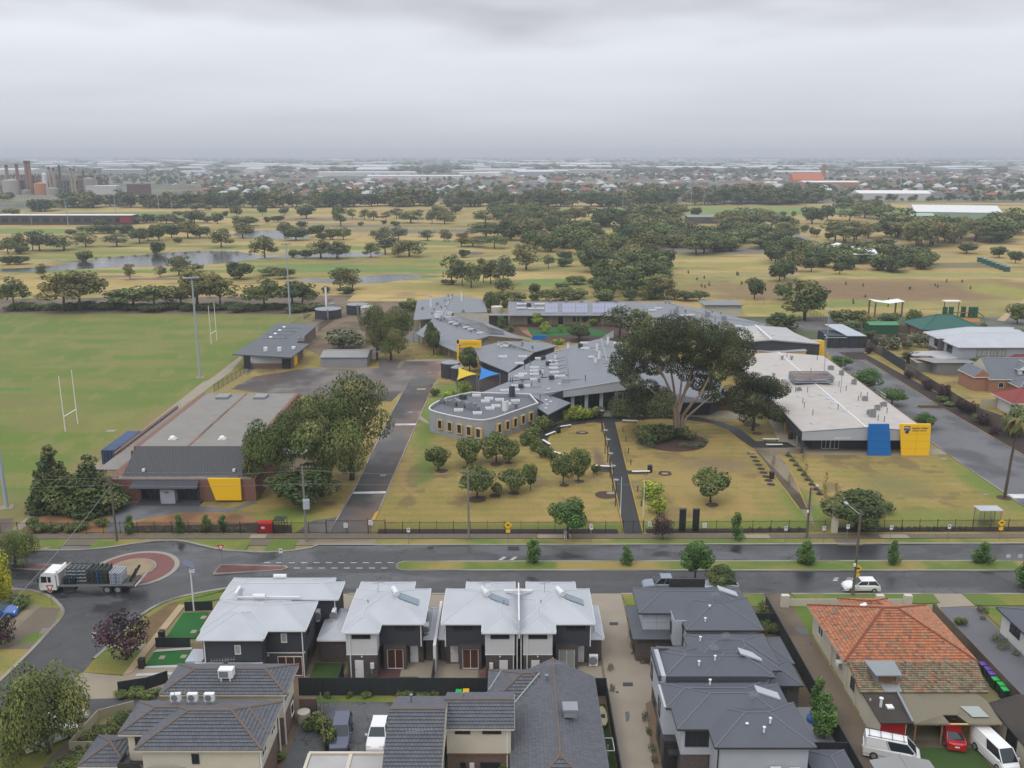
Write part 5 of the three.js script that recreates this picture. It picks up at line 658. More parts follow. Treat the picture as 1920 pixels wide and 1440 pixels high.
{// west classrooms
  const t = thing('school_wing', 'west classroom wing with grey folded roofs and cream clerestory gable', 'school building', [-15,0,-265], SG);
  const [r1, r2, r3, r4, r5] = [[[125,548,3.1],[330,365,4.4],[440,350,5.6],[1010,572,5.6],[625,692,3.3],[345,650,3.0]],[[440,350,5.6],[600,330,4.8],[945,400,3.4],[1060,455,3.3],[1490,640,3.1],[1405,610,3.5],[1010,572,5.6]],[[140,155,3.4],[560,85,5.3],[440,350,5.6],[330,365,4.4],[95,385,3.2],[120,265,3.2]],[[560,85,5.3],[940,140,3.5],[985,292,3.3],[570,300,4.9],[440,350,5.6]],[[345,650,3.0],[625,692,3.28],[618,768,2.7],[510,722,2.75]]].map((l)=>part(t, 'roof', M.roofGrey, (g)=>g.slab(at3(V, l),0.2)));
  part(t, 'wall', std(ph(186,168,134),0.9, {map: grime}), (g)=>{for (const l of [[[125,548,3.1],[345,650,3.0]],[[345,650,2.9],[618,768,2.7]],[[95,385,3.2],[125,548,3.1]]]) {const p = at3(V, l), d = p[1].clone().sub(p[0]).setY(0).normalize(), n = V3(d.z, 0,-d.x).multiplyScalar(1.6); if (n.x < 0 && n.z > 0) n.negate(); const a = p[0].clone().add(V3(1.6,0,-1.2)), b = p[1].clone().add(V3(1.6,0,-1.2)); g.quad(a.clone().setY(0), b.clone().setY(0), b, a)}});
  part(t, 'gable_wall', M.creamPlain, (g)=>{const p = at3(V, [[635,692,3.2],[1010,574,5.5],[1408,612,3.3]]).map((v)=>v.add(V3(0,0,-0.3))); g.face([...p, p[2].clone().setY(0), p[0].clone().setY(0)]); const q = at3(V, [[570,302,4.8],[1002,303,4.4]]); g.quad(q[0], q[1], q[1].clone().setY(0), q[0].clone().setY(0))});
  part(t, 'dark_vent', M.darkTrim, (g)=>{const p = at3(V, [[895,695,3.4],[965,690,3.4],[1002,600,4.9],[930,620,4.5]]); g.face(p.map((v)=>v.add(V3(0,0,0.05))))});
  for (const [x, y] of [[165,660],[215,680],[375,740],[475,800],[525,830],[100,650],[160,620],[440,770]]) {const p = V(x, y, 0); part(t, 'verandah_post', M.grey, (g)=>g.box(p[0] - 0.12, p[0] + 0.12,0,2.85, p[1] - 0.12, p[1] + 0.12))}
  const R = [r1, r2, r3, r4]; for (const [x, y] of [[415,395],[465,380],[615,465],[655,445],[790,530],[833,515],[590,325],[320,310],[345,265],[430,235],[485,235],[475,160],[525,155],[515,100],[565,95]]) whirly(t, sight(V, x, y, R),0.9);
  for (const [x, y] of [[560,415],[615,435],[735,478],[795,500],[905,543],[130,405],[410,290],[400,315],[385,335],[395,355],[520,300],[515,325],[510,350],[740,345],[680,330]]) hatch(t, sight(V, x, y, R),2.0,0.9);
  for (const [x, y, h] of [[307,235,3.6],[675,160,3.4]]) stack(t, sight(V, x, y, R), h, 0.28); for (const [x, y] of [[385,200],[205,255],[695,290]]) unit(t, sight(V, x, y, R),0.9,0.7,0.7);
  flash(t, sight(V, 555,105, R), sight(V, 430,345, R),0.35); flash(t, sight(V, 500,270, R), sight(V, 465,350, R),0.25); flash(t, sight(V, 545,380, R), sight(V, 1000,566, R),0.2);
  part(t, 'solar_array', M.solarDark, (g)=>{for (const l of [[[560,375],[640,345],[940,420],[990,470],[720,440]],[[730,445],[960,460],[1180,520],[1190,560],[1020,556]]]) {const p = l.map(([x, y])=>sight(V, x, y, R, 0.14)).filter(Boolean); if (p.length > 3) g.slab(p, 0.05)}});
  const y = part(t, 'yellow_portal', M.yellow, (g)=>{const p = at3(V, [[622,900,0.1],[625,725,5.2],[820,705,5.2]]); const a = p[0]; g.box(a.x, a.x + 0.5,0,6.0, a.z - 0.4, a.z); g.box(a.x, a.x + 6.2,5.2,6.0, a.z - 0.4, a.z); g.box(a.x + 5.7, a.x + 6.2,0,5.2, a.z - 0.4, a.z); g.quad(V3(a.x + 0.5,4.1, a.z - 0.2), V3(a.x + 1.5,5.2, a.z - 0.2), V3(a.x + 5.7,5.2, a.z - 0.2), V3(a.x + 5.7,4.1, a.z - 0.2))}, 'yellow portal frame');
}
{// middle block
  const t = thing('school_wing', 'middle grey roofed block behind the shade sails', 'school building', [0,0,-220], SG);
  const l = at3(V, [[830,715,3.9],[1175,640,4.8],[1560,645,4.4],[1835,690,3.9],[1545,770,4.4],[1240,1010,3.4],[890,868,3.3]]); const [r] = roofed(t, [l], M.roofGrey, M.charcoal, {inset: 1.2});
  for (const [x, y] of [[1170,830],[1410,830],[1485,858],[1370,910],[1190,700]]) hatch(t, sight(V, x, y, [r]),2,1.2); for (const [x, y] of [[1250,705],[1405,680],[1525,725]]) whirly(t, sight(V, x, y, [r]),1); unit(t, sight(V, 1540,815,[r]),1.8,1.2,1.4,0, M.charcoal); stack(t, sight(V, 1120,690,[r]),0.9,0.3); stack(t, sight(V, 1150,710,[r]),0.8,0.25); flash(t, sight(V, 1185,648,[r]), sight(V, 1540,768,[r]),0.25); flash(t, sight(V, 1270,715,[r]), sight(V, 1400,690,[r]),0.2);
  part(t, 'blue_panel', M.blue, (g)=>{const p = at3(V, [[1522,620,3.4],[1702,602,4.4]]); g.box(p[0].x, p[1].x, 3.0,4.3, p[0].z - 1.8, p[0].z - 1.5)}, 'blue wall panel');
}
{// main hub with the glazed entrance
  const t = thing('school_hub', 'main school hub with grey folded roof, white columns and tall glass entrance', 'school building', [12,0,-195], SG);
  const L = [[[970,240,6.0],[1270,168,7.0],[1450,200,7.0],[1560,380,7.4],[1575,530,7.6],[1003,617,5.5]],[[445,480,3.8],[700,352,4.6],[970,240,6.0],[990,495,5.3],[445,556,3.7]],[[445,556,3.7],[990,495,5.3],[620,660,4.3],[175,665,3.5]],[[990,495,5.3],[1003,617,5.5],[760,660,4.6],[920,712,3.9],[1010,745,3.4],[805,852,3.1],[700,782,3.4],[770,745,3.7],[620,660,4.3]]].map((l)=>at3(U, l));
  const R = L.map((l)=>part(t, 'roof', M.roofGrey, (g)=>g.slab(l, 0.18)));
  const f0 = at3(U, [[760,660,4.6],[1575,530,7.6]]), fz = f0[0].z;
  part(t, 'fascia', M.paleGrey, (g)=>{const a = f0[0].clone().add(V3(0,0,0.15)), b = f0[1].clone().add(V3(0,0,0.15)), m = a.clone().lerp(b, 0.22); g.face([a, b, b.clone().setY(b.y - 2.1), m.clone().setY(m.y - 1.5)]); g.face([a, b, b.clone().setY(b.y - 2.1), m.clone().setY(m.y - 1.5)].map((v)=>v.clone().add(V3(0,0,-0.3)))); g.bar(a, b, 0.14,4)});
  const gx0 = f0[0].x + 4.6, gx1 = f0[1].x + 1;
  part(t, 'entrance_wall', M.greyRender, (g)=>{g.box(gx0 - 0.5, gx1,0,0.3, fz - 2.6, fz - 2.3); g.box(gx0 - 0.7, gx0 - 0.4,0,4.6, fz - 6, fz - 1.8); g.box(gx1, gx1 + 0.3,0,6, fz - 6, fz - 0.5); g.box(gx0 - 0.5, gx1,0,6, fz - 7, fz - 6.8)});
  for (let i = 0; i < 9; i++) {const w = (gx1 - gx0)/9, x = gx0 + w*i; const y = Math.min(5.3,3.4 + i*0.24); const fr = part(t, 'glazing_frame', M.darkTrim, (g)=>{g.box(x, x + 0.09,0.3, y, fz - 2.5, fz - 2.35); g.box(x + 0.09, x + w, 2.5,2.6, fz - 2.5, fz - 2.36); g.box(x + 0.09, x + w, y - 0.1, y, fz - 2.5, fz - 2.36)}); part(fr, 'pane', std([0.02,0.032,0.034],0.08), (g)=>{g.box(x + 0.09, x + w, 0.3,2.5, fz - 2.45, fz - 2.4); g.box(x + 0.09, x + w, 2.6, y - 0.1, fz - 2.45, fz - 2.4)})}
  for (const [x, y, h] of [[1022,700,3.9],[1145,700,4.4],[1278,700,4.9],[1410,700,5.4]]) {const g0 = U(x, y, 3)[0]; part(t, 'column', M.paleGrey, (g)=>g.box(g0 - 0.35, g0 + 0.35,0, h, fz - 1.6, fz - 0.9))}
  part(t, 'blue_clerestory', M.paleGrey, (g)=>{const p = at3(U, [[240,672,3.4],[620,664,4.1],[770,748,3.5]]); g.quad(p[0], p[1], p[1].clone().setY(2), p[0].clone().setY(2)); g.quad(p[1], p[2], p[2].clone().setY(2), p[1].clone().setY(2))});
  part(t, 'wall', M.charcoal, (g)=>{g.under(L[1],0,1.2,0.2); g.under(L[3],0,1.6,0.2); g.under(L[0],0,4,0.3,[3,4])});
  part(t, 'back_fascia', M.paleGrey, (g)=>{const p = at3(U, [[1275,165,7.0],[1395,140,7.0]]); g.quad(p[0], p[1].clone().setY(8.4), p[1].clone().setY(6.5), p[0].clone().setY(6.5))});
  for (const [x, y] of [[725,350],[1130,210],[1138,260],[683,433],[680,462],[680,492],[577,492],[850,375],[852,402],[855,437],[862,477],[685,540],[518,598],[600,598],[505,635],[418,640],[1208,338],[1430,214],[545,510],[880,512],[920,510]]) hatch(t, sight(U, x, y, R),1.9,1.1);
  for (const [x, y] of [[733,480],[572,555],[722,555],[852,400],[1347,470]]) whirly(t, sight(U, x, y, R),1.1); for (const [x, y, h] of [[985,255,1.4],[1245,280,2.2],[1265,350,2.2],[1232,385,1.6],[1343,215,2.0],[870,345,1.2],[757,480,1.2]]) stack(t, sight(U, x, y, R), h, 0.3); for (const [x, y, h] of [[643,405,1],[592,440,0.8],[658,600,0.9],[1140,548,1.2],[752,515,0.9],[468,560,1],[485,560,1],[733,712,1]]) stack(t, sight(U, x, y, R), h, 0.08, M.darkTrim);
  for (const [x, y] of [[1095,243],[805,405],[762,355],[837,533],[560,610]]) unit(t, sight(U, x, y, R),1.1,0.8,0.9,0, M.charcoal); for (const [a, b] of [[[955,332],[880,350]],[[955,360],[880,378]],[[960,402],[890,420]],[[960,425],[890,445]],[[960,472],[880,488]],[[1280,170],[1335,375]],[[1400,385],[1300,392]],[[1405,410],[1315,420]],[[860,290],[940,272]],[[1310,230],[1430,250]],[[1300,330],[1420,345]],[[640,605],[740,600]],[[1160,255],[1280,240]]]) flash(t, sight(U, ...a, R), sight(U, ...b, R),0.22); flash(t, sight(U, 448,478, R, 0.04), sight(U, 960,246, R, 0.04),0.1, M.darkTrim); flash(t, sight(U, 450,553, R, 0.04), sight(U, 982,496, R, 0.04),0.1, M.darkTrim);
  for (const [x, y] of [[908,577],[810,620],[788,720],[830,735],[785,795],[795,760]]) {const p = sight(U, x, y, R); if (p) part(t, 'roof_light', M.whiteTrim, (g)=>g.ob(p, 0.5,0.1,0.4,0.4))}
}
{// curved administration pod
  const t = thing('curved_pod', 'curved grey rendered pod with timber framed windows in front of the hub', 'school building', [-5,0,-171], SG);
  const o = [...bez([[-8.4,-182.8],[-13,-178.5],[-15.6,-173.2],[-15.9,-170.2],[-14.6,-168.2],[-11.5,-165.6],[-9.3,-164.1],[-7.2,-162.9],[-5.2,-162.6],[-3.3,-163.9],[-2.1,-165.3]],6),[5.1,-174.4],[3.6,-181.4]];
  part(t, 'wall', M.greyRender, (g)=>{o.forEach((a, i)=>{const b = o[(i + 1) % o.length]; g.quad(V3(a[0],0, a[1]), V3(b[0],0, b[1]), V3(b[0],4.3, b[1]), V3(a[0],4.3, a[1]))})});
  const roof = part(t, 'roof', std(ph(122,124,132),0.8, {map: speck}), (g)=>g.flat(o, 3.75)); part(t, 'parapet_cap', M.whiteTrim, (g)=>{const l = [...o, o[0]].map(([x, z])=>V3(x, 4.33, z)); g.wire(l, 0.14,4)});
  for (const [x, y] of [[658,777],[715,789],[773,800],[832,810],[890,820],[1060,804],[1098,786],[1133,768],[1170,750],[1207,732]]) {
    const p = F(x, y, 2.0), right = x > 950, a = right ? [-3.2,-163.9] : [-15,-168.5], b = right ? [5.1,-174.4] : [-6.8,-162.4], d = [b[0] - a[0], b[1] - a[1]], l = Math.hypot(...d), u = ((p[0] - a[0])*d[0] + (p[1] - a[1])*d[1])/l/l, c = V3(a[0] + d[0]*u, 1.15, a[1] + d[1]*u), yaw = -Math.atan2(d[1], d[0]);
    const n = V3(-d[1]/l, 0, d[0]/l), k = c.clone().addScaledVector(n, right ? 0.12 : 0.22); const along = V3(d[0]/l, 0, d[1]/l);
    const f = part(t, 'window', M.pine, (g)=>{for (const s of [-0.55,0.55]) g.ob(k.clone().addScaledVector(along, s),0.16,1.9,0.55, yaw); g.ob(k.clone().add(V3(0,1.75,0)),1.0,0.15,0.55, yaw); g.ob(k, 1.0,0.12,0.55, yaw)}); part(f, 'pane', M.glass, (g)=>g.ob(k.clone().add(V3(0,0.12,0)),0.94,1.63,0.2, yaw));
 }
  for (const [x, y] of [[880,607],[950,625],[1010,632],[990,667],[955,680],[885,707],[1100,638],[780,690],[1050,655],[930,640]]) hatch(t, sight(F, x, y, [roof]),1.7,1.2); for (const [x, y, w, h, d, m] of [[750,662,1.6,1.1,1.2, M.galv],[800,668,1.6,1.1,1.2, M.galv],[690,648,1.2,0.9,1.0, M.galv],[850,680,1.9,1.2,1.2, M.galv],[1042,690,0.9,2.0,0.9, M.whiteTrim],[1080,612,0.9,2.2,0.9, M.charcoal],[805,625,1.2,0.9,1, M.charcoal],[725,655,1.2,0.8,1, M.galv],[875,690,1.4,0.9,1, M.steel]]) unit(t, sight(F, x, y, [roof]), w, h, d, -0.5, m); whirly(t, sight(F, 1102,678,[roof]),1.6); for (const l of [[[700,650],[880,685]],[[760,640],[840,675]]]) {const a = sight(F, ...l[0],[roof]), b = sight(F, ...l[1],[roof]); if (a && b) part(t, 'duct', M.galv, (g)=>g.bar(a.add(V3(0,0.6,0)), b.add(V3(0,0.6,0)),0.28,6))}
}
{// back wing with solar panels
  const t = thing('school_wing', 'back classroom wing with pale solar panels on its grey roof', 'school building', [19,0,-293], SG);
  const brick = std(ph(196,178,146),0.9, {map: grime});
  part(t, 'wall', brick, (g)=>g.box(-0.6,41,0,3.3,-304.4,-283.2)); const r = roofOf(t, [[-1.2,41.5,-305,-280.6,3.4,0.19, {ridge: 'x', g0: true, g1: true}]], {mat: M.roofGrey, cap: M.capGrey, edge: M.galv, gableMat: brick});
  for (const [a, b, n] of [[1266,1338,4],[1364,1436,4],[1440,1505,4],[1533,1600,4],[1604,1672,4],[1676,1716,2]]) part(t, 'solar_array', std(ph(150,152,178),0.3), (g)=>{for (let i = 0; i < n; i++) for (const [y0, y1] of [[88,113],[114,141]]) {const q = [[a + (b - a)*i/n, y0],[a + (b - a)*(i + 0.94)/n, y0],[a + (b - a)*(i + 0.94)/n, y1],[a + (b - a)*i/n, y1]].map(([x, y])=>sight(F, x, y, [r],0.12)); if (q.every(Boolean)) g.slab(q, 0.06)}});
  for (const [x, y] of [[1135,92],[1133,115],[1235,92],[1195,118],[1232,118]]) hatch(t, sight(F, x, y, [r]),3,1.6); unit(t, sight(F, 1175,103,[r]),1.4,1,1,0, M.charcoal);
  for (const [x, w] of [[5,1.4],[8,1.4],[14.5,1.6],[19,2],[22,2],[25,2],[30,2]]) win(t, x, x + w, x > 18 ? 1 : 0.2,2.5,-283.2, {n: x > 18 ? 2 : 1});
  for (let x = 0; x < 40; x += 4) part(t, 'verandah_post', M.grey, (g)=>g.box(x, x + 0.15,0,3.3,-281.1,-280.95));
  part(t, 'link_roof', M.roofGrey, (g)=>g.box(-9.2,-1.2,3.2,3.4,-284,-280.8)); part(t, 'link_wall', M.brickBrown, (g)=>g.box(-9,-1.2,0,2.9,-283.9,-283.6));
  for (const x of [-5,-1.2]) part(t, 'rain_tank', M.creamPlain, (g)=>{g.bar(V3(x + (x < -2 ? 0 : 3),0,-298), V3(x + (x < -2 ? 0 : 3),3.4,-298),1.9,18)});
  for (const x of [3,12,17,22,27,33]) part(t, 'roof_cowl', M.galv, (g)=>g.box(x, x + 0.8,5.5,6.4,-293.2,-292.4));
}
{// east wing with the long grey roof and the pale roofed gym behind the gum tree
  const t = thing('school_wing', 'east classroom wing with long ridged grey roof behind the big gum tree', 'school building', [50,0,-265], SG);
  const L = [[[-60,80,4.6],[215,78,5.0],[330,76,5.4],[545,155,5.5],[800,215,5.0],[1190,272,3.8],[860,335,3.4],[720,325,3.2],[330,212,3.2],[170,217,3.2],[-60,205,3.3]],[[330,76,5.4],[640,138,3.7],[800,175,3.6],[1190,268,3.7],[800,213,5.0],[545,153,5.5]]].map((l)=>at3(W, l));
  const R = L.map((l)=>part(t, 'roof', M.roofGrey, (g)=>g.slab(l, 0.2))); part(t, 'wall', M.creamPlain, (g)=>{g.under(L[0],0,1.5,0.25)});
  part(t, 'north_block', M.creamPlain, (g)=>{const a = W(660,205,0), b = W(985,215,0); g.box(a[0], b[0],0,3.6, a[1] - 10, a[1] - 2)}); part(t, 'north_roof', M.roofGrey, (g)=>{const a = W(640,205,0), b = W(990,215,0); g.box(a[0], b[0],3.6,3.85, a[1] - 11, a[1] - 1.2)});
  for (const [x, y] of [[410,130],[480,160],[655,165],[710,165],[785,180],[310,85],[345,85]]) whirly(t, sight(W, x, y, R),1.0); for (const [x, y] of [[250,130],[200,148],[455,195],[525,190]]) hatch(t, sight(W, x, y, R),2.4,1.2); for (const [x, y] of [[400,165],[670,190],[810,225]]) unit(t, sight(W, x, y, R),1.4,1,1); flash(t, sight(W, 612,182, R), sight(W, 582,265, R),0.25); flash(t, sight(W, 335,80, R), sight(W, 540,153, R),0.25); stack(t, sight(W, 735,245, R),1.2,0.1, M.darkTrim); stack(t, sight(W, 355,175, R),1.2,0.1, M.darkTrim);
  const s = thing('school_wing', 'grey roofed hub wing half hidden behind the big gum tree', 'school building', [33,0,-195], SG);
  const l2 = at3(P, [[180,330,6.6],[430,400,5.5],[640,440,5.0],[800,603,3.4],[725,642,3.2],[480,642,3.2],[225,540,6.4]]); const r2 = part(s, 'roof', M.roofGrey, (g)=>g.slab(l2,0.2)); part(s, 'wall', M.charcoal, (g)=>g.under(l2,0,1.8,0.25)); part(s, 'timber_wall', M.timber, (g)=>{const a = P(560,690,0), b = P(830,692,0); g.box(a[0], b[0],0,2.6, a[1] - 0.6, a[1] - 0.3)}); flash(s, l2[2].clone(), l2[3].clone(),0.18, M.capGrey);
  const h = thing('school_gym', 'pale roofed school gym with dark fascia behind the administration block', 'school building', [72,0,-235], SG);
  const hp = at3(W, [[850,290,5.0],[1080,275,6.2],[1345,293,5.2],[1420,341,5.1],[1645,432,4.4],[1220,396,6.0],[1000,412,5.2]]); const hr = part(h, 'roof', M.roofPale, (g)=>g.slab(hp, 0.25)); part(h, 'wall', M.charcoal, (g)=>g.under(hp, 0,0.4,0.3)); flash(h, hp[1].clone(), hp[5].clone(),0.25, M.whiteTrim); part(h, 'corner_wall', M.paleGrey, (g)=>{const a = W(1560,480,1), b = W(1638,475,1); g.box(a[0], b[0],0,3.6, a[1] - 0.5, a[1])});
  for (const y of [335,352,368,385]) part(h, 'roof_light', M.creamPlain, (g)=>{const q = [[995 + (y - 335)*0.8, y],[1115 + (y - 335)*1.6, y - 5],[1130 + (y - 335)*1.6, y + 1],[1005 + (y - 335)*0.8, y + 7]].map(([x, yy])=>sight(W, x, yy, [hr],0.08)); if (q.every(Boolean)) g.slab(q, 0.06)}); hatch(h, sight(W, 930,285,[hr]),2,1.4); hatch(h, sight(W, 1220,355,[hr]),1.2,1);
  const lp = at3(W, [[980,428,3.2],[1500,470,3.2],[1525,492,3.0],[1250,506,3.0],[990,480,3.0]]); part(h, 'link_roof', M.roofPale, (g)=>g.slab(lp, 0.15)); part(h, 'link_wall', M.pine, (g)=>g.under(lp, 0,0.3,0.15));
  part(h, 'yellow_panel', M.yellow, (g)=>{const a = W(1525,545,0.3), b = W(1665,545,0.3); g.box(a[0], b[0],0,4.6, a[1] - 0.5, a[1])}, 'yellow end panel');
}
{// long administration block with the blue and yellow panels
  const t = thing('administration_block', 'long cream roofed administration block with blue and yellow front panels', 'school building', [63,0,-187]);
  const zf = -155.8, FL = V3(51.5,4.1, zf), FR = V3(74.0,4.1, zf), BR = V3(76.2,4.1,-219), BL = V3(53.3,4.1,-220), RF = V3(62.8,4.9, zf), RB2 = V3(65,4.9,-219.5);
  const ra = part(t, 'roof', M.roofCream, (g)=>g.slab([FL, RF, RB2, BL],0.12)), rb2 = part(t, 'roof', M.roofCream, (g)=>g.slab([RF, FR, BR, RB2],0.12)); flash(t, RF.clone(), RB2.clone(),0.16, M.whiteTrim); flash(t, FL.clone(), RF.clone(),0.1, M.grey); flash(t, RF.clone(), FR.clone(),0.1, M.grey); flash(t, FL.clone(), BL.clone(),0.12, M.capGrey); flash(t, FR.clone(), BR.clone(),0.12, M.timber);
  const dn = (v, y)=>v.clone().setY(y), fa = part(t, 'fascia', M.paleGrey, (g)=>{g.face([dn(FL, 2.65), dn(FR, 2.65), FR, RF, FL].map((v)=>v.clone().add(V3(0,-0.1,0.05))))}); part(t, 'side_fascia', M.charcoal, (g)=>{g.quad(dn(FL, 2.65), FL.clone().setY(4), BL.clone().setY(4), dn(BL, 2.65)); g.quad(dn(FR, 2.65), FR.clone().setY(4), BR.clone().setY(4), dn(BR, 2.65)); g.face([dn(FL, 2.64), dn(FR, 2.64), dn(BR, 2.64), dn(BL, 2.64)]); g.quad(dn(BL, 2.65), BL, BR, dn(BR, 2.65))});
  part(t, 'wall', M.charcoal, (g)=>g.prism([[54.2,-158.6],[73.6,-158.6],[75.8,-218.6],[55.8,-219.4]],0,2.62));
  for (let i = 0; i < 7; i++) {const z = -160 - i*8.4, x = 51.75 - (z + 155.8)*0.0278; const c = part(t, 'verandah_post', i % 2 ? M.yellowPaint : M.grey, (g)=>g.box(x, x + 0.25,0,2.6, z, z + 0.25))} for (const [x, z] of [[51.7,-156.1]]) part(t, 'front_post', M.charcoal, (g)=>g.box(x, x + 0.35,0,2.6, z - 0.35, z));
  for (let i = 0; i < 6; i++) {const z = -164 - i*8.5; const x = 54.2 - (z + 158.6)*0.0263; win(t, z - 2, z + 2,0.9,2.3, x, {side: 1, n: 3, s: -1, frame: M.galv})}
  win(t, 56.1,57.6,0.1,2.35,-158.58, {n: 2, frame: M.whiteTrim, name: 'entrance_door'}); win(t, 57.7,59.2,0.1,2.35,-158.58, {n: 2, frame: M.whiteTrim, name: 'entrance_door'}); win(t, 61.5,63,1.6,2.3,-158.58, {n: 2});
  const panel = (name, m, b0, b1, t0, t1, label)=>part(t, name, m, (g)=>{const q = [[b0,0.05],[b1,0.05],[t1,5.85],[t0,5.85]], z0 = -154.75, z1 = -155.15; g.face(q.map(([x, y])=>V3(x, y, z0))); g.face(q.map(([x, y])=>V3(x, y, z1))); q.forEach((a, i)=>{const b = q[(i + 1) % 4]; g.quad(V3(a[0], a[1], z0), V3(b[0], b[1], z0), V3(b[0], b[1], z1), V3(a[0], a[1], z1))})}, label);
  const bp = panel('blue_panel', M.blue, 63.1,67.25,62.85,66.35, 'tall blue slanted panel'), yp = panel('yellow_panel', M.yellow, 69.1,74.0,68.3,73.7, 'tall yellow slanted sign panel');
  part(bp, 'panel_joint', std(ph(8,62,120),0.7), (g)=>{for (const y of [1.3,2.7,4.2]) g.box(63.05,66.7, y, y + 0.03,-154.74,-154.735)}); part(yp, 'panel_joint', std(ph(196,150,10),0.7), (g)=>{for (const y of [1.3,2.7,4.0]) g.box(69.0,73.7, y, y + 0.03,-154.74,-154.735); g.box(71.4,71.43,0.1,5.8,-154.74,-154.736)});
  const font = await new FontLoader().loadAsync('fonts/droid/droid_sans_bold.typeface.json'), thin = await new FontLoader().loadAsync('fonts/droid/droid_sans_regular.typeface.json');
  const write = (parent, text, f, size, x, y, z, m)=>{const g = new TextGeometry(text, {font: f, size, depth: 0.02, curveSegments: 3}); g.translate(x - t.position.x, y, z - t.position.z); const o = new THREE.Mesh(g, m); o.name = 'lettering'; parent.add(o)};
  write(yp, 'Bayside College', font, 0.265,70.5,5.0,-154.73, std(ph(40,52,92),0.7)); write(yp, 'Paisley Campus', thin, 0.26,70.5,4.55,-154.73, std(ph(40,52,92),0.7)); write(fa, 'ADMINISTRATION', font, 0.26,57.15,2.86, zf + 0.06, M.whitePaint);
  const crest = (s)=>{const c = new THREE.Shape(); c.moveTo(-0.55*s, 0.65*s); c.lineTo(0.55*s, 0.65*s); c.lineTo(0.55*s, -0.05*s); c.quadraticCurveTo(0.5*s, -0.5*s, 0,-0.75*s); c.quadraticCurveTo(-0.5*s, -0.5*s, -0.55*s, -0.05*s); return c};
  const put = (shape, m, z, name)=>{const g = new THREE.ShapeGeometry(shape, 8); g.translate(69.62 - t.position.x, 4.82, z - t.position.z); const o = new THREE.Mesh(g, m); o.name = name; yp.add(o)}; put(crest(1), std(ph(38,46,88),0.6),-154.742, 'crest'); put(crest(0.88), std(ph(110,60,100),0.6),-154.738, 'crest');
  for (let i = 0; i < 3; i++) {const w = new THREE.Shape(), y = 0.42 - i*0.3; w.moveTo(-0.48, y); w.bezierCurveTo(-0.2, y + 0.2,0.15, y - 0.2,0.48, y + 0.05); w.lineTo(0.48, y - 0.1); w.bezierCurveTo(0.15, y - 0.34,-0.2, y + 0.05,-0.48, y - 0.14); put(w, i % 2 ? std(ph(40,130,150),0.6) : M.whitePaint, -154.734, 'crest_wave')}
  const dot = new THREE.Shape(); dot.absarc(0.05,-0.3,0.26,0, Math.PI*2); put(dot, std(ph(30,44,84),0.6),-154.731, 'crest_roundel');
  const R = [ra, rb2]; for (const [x, y] of [[415,163],[500,165],[337,322],[870,357]]) whirly(t, sight(S, x, y, R),1.1); for (const [x, y, w, h] of [[852,255,1.2,0.9],[948,303,0.9,1],[1060,386,0.9,1],[567,443,0.9,0.6],[1158,533,1,0.8],[1270,617,0.9,0.9],[1330,583,1,0.8],[1225,680,1.1,1.4],[1200,660,0.9,0.9]]) unit(t, sight(S, x, y, R), w, h, 0.7,0, M.galv);
  for (const [x, y] of [[483,462],[535,457],[643,460],[600,557],[613,596],[690,663],[917,614],[925,407],[990,446],[1100,536],[1122,505],[1180,505],[1293,600],[1307,600],[1357,648],[1277,712],[1333,726],[672,285],[730,168],[1063,380],[157,160],[457,140]]) stack(t, sight(S, x, y, R),1.0,0.07, M.rust); for (const [x, y] of [[457,342],[580,497],[690,490],[785,482],[868,458],[1065,577],[870,597],[840,517],[880,552],[375,215],[700,737],[985,625]]) {const p = sight(S, x, y, R); if (p) part(t, 'roof_dome', M.paleGrey, (g)=>g.dome(p.x, p.y, p.z, 0.75,0.22))}
  {const p = sight(S, 705,385, R); const d = part(t, 'plant_screen', M.grey, (g)=>{for (let i = 0; i < 4; i++) for (const s of [0,1]) {g.box(p.x - 4.2, p.x + 3.8, p.y + 0.25 + i*0.42, p.y + 0.55 + i*0.42, s ? p.z - 4.2 : p.z, (s ? p.z - 4.2 : p.z) + 0.12); g.box(s ? p.x + 3.8 : p.x - 4.3, (s ? p.x + 3.8 : p.x - 4.3) + 0.12, p.y + 0.25 + i*0.42, p.y + 0.55 + i*0.42, p.z - 4.1, p.z + 0.1)}}); part(d, 'screen_deck', M.rust, (g)=>g.box(p.x - 4.1, p.x + 3.7, p.y + 1.1, p.y + 1.3, p.z - 4.05, p.z - 0.05))}
  for (const [x, y] of [[1005,278],[1122,362],[1402,560]]) {const p = sight(S, x, y, [rb2]) || V3(75,4.2,-180); part(t, 'guard_rail', M.whiteTrim, (g)=>{const a = V3(73.9 - (p.z + 156)*0.035,4.1, p.z + 3), b = V3(a.x + 0.2,4.1, p.z - 3); for (const yy of [0.5,1]) g.bar(a.clone().add(V3(0, yy, 0)), b.clone().add(V3(0, yy, 0)),0.05,4); for (let i = 0; i <= 4; i++) {const q = a.clone().lerp(b, i/4); g.bar(q, q.clone().add(V3(0,1,0)),0.04,4)}})}
  for (const [x, y, x1] of [[940,460,0],[790,300,0]]) {const p = sight(S, x, y, R); if (p) part(t, 'radio_mast', M.galv, (g)=>{g.bar(p, p.clone().add(V3(0,9.5,0)),0.06,5)})}
}
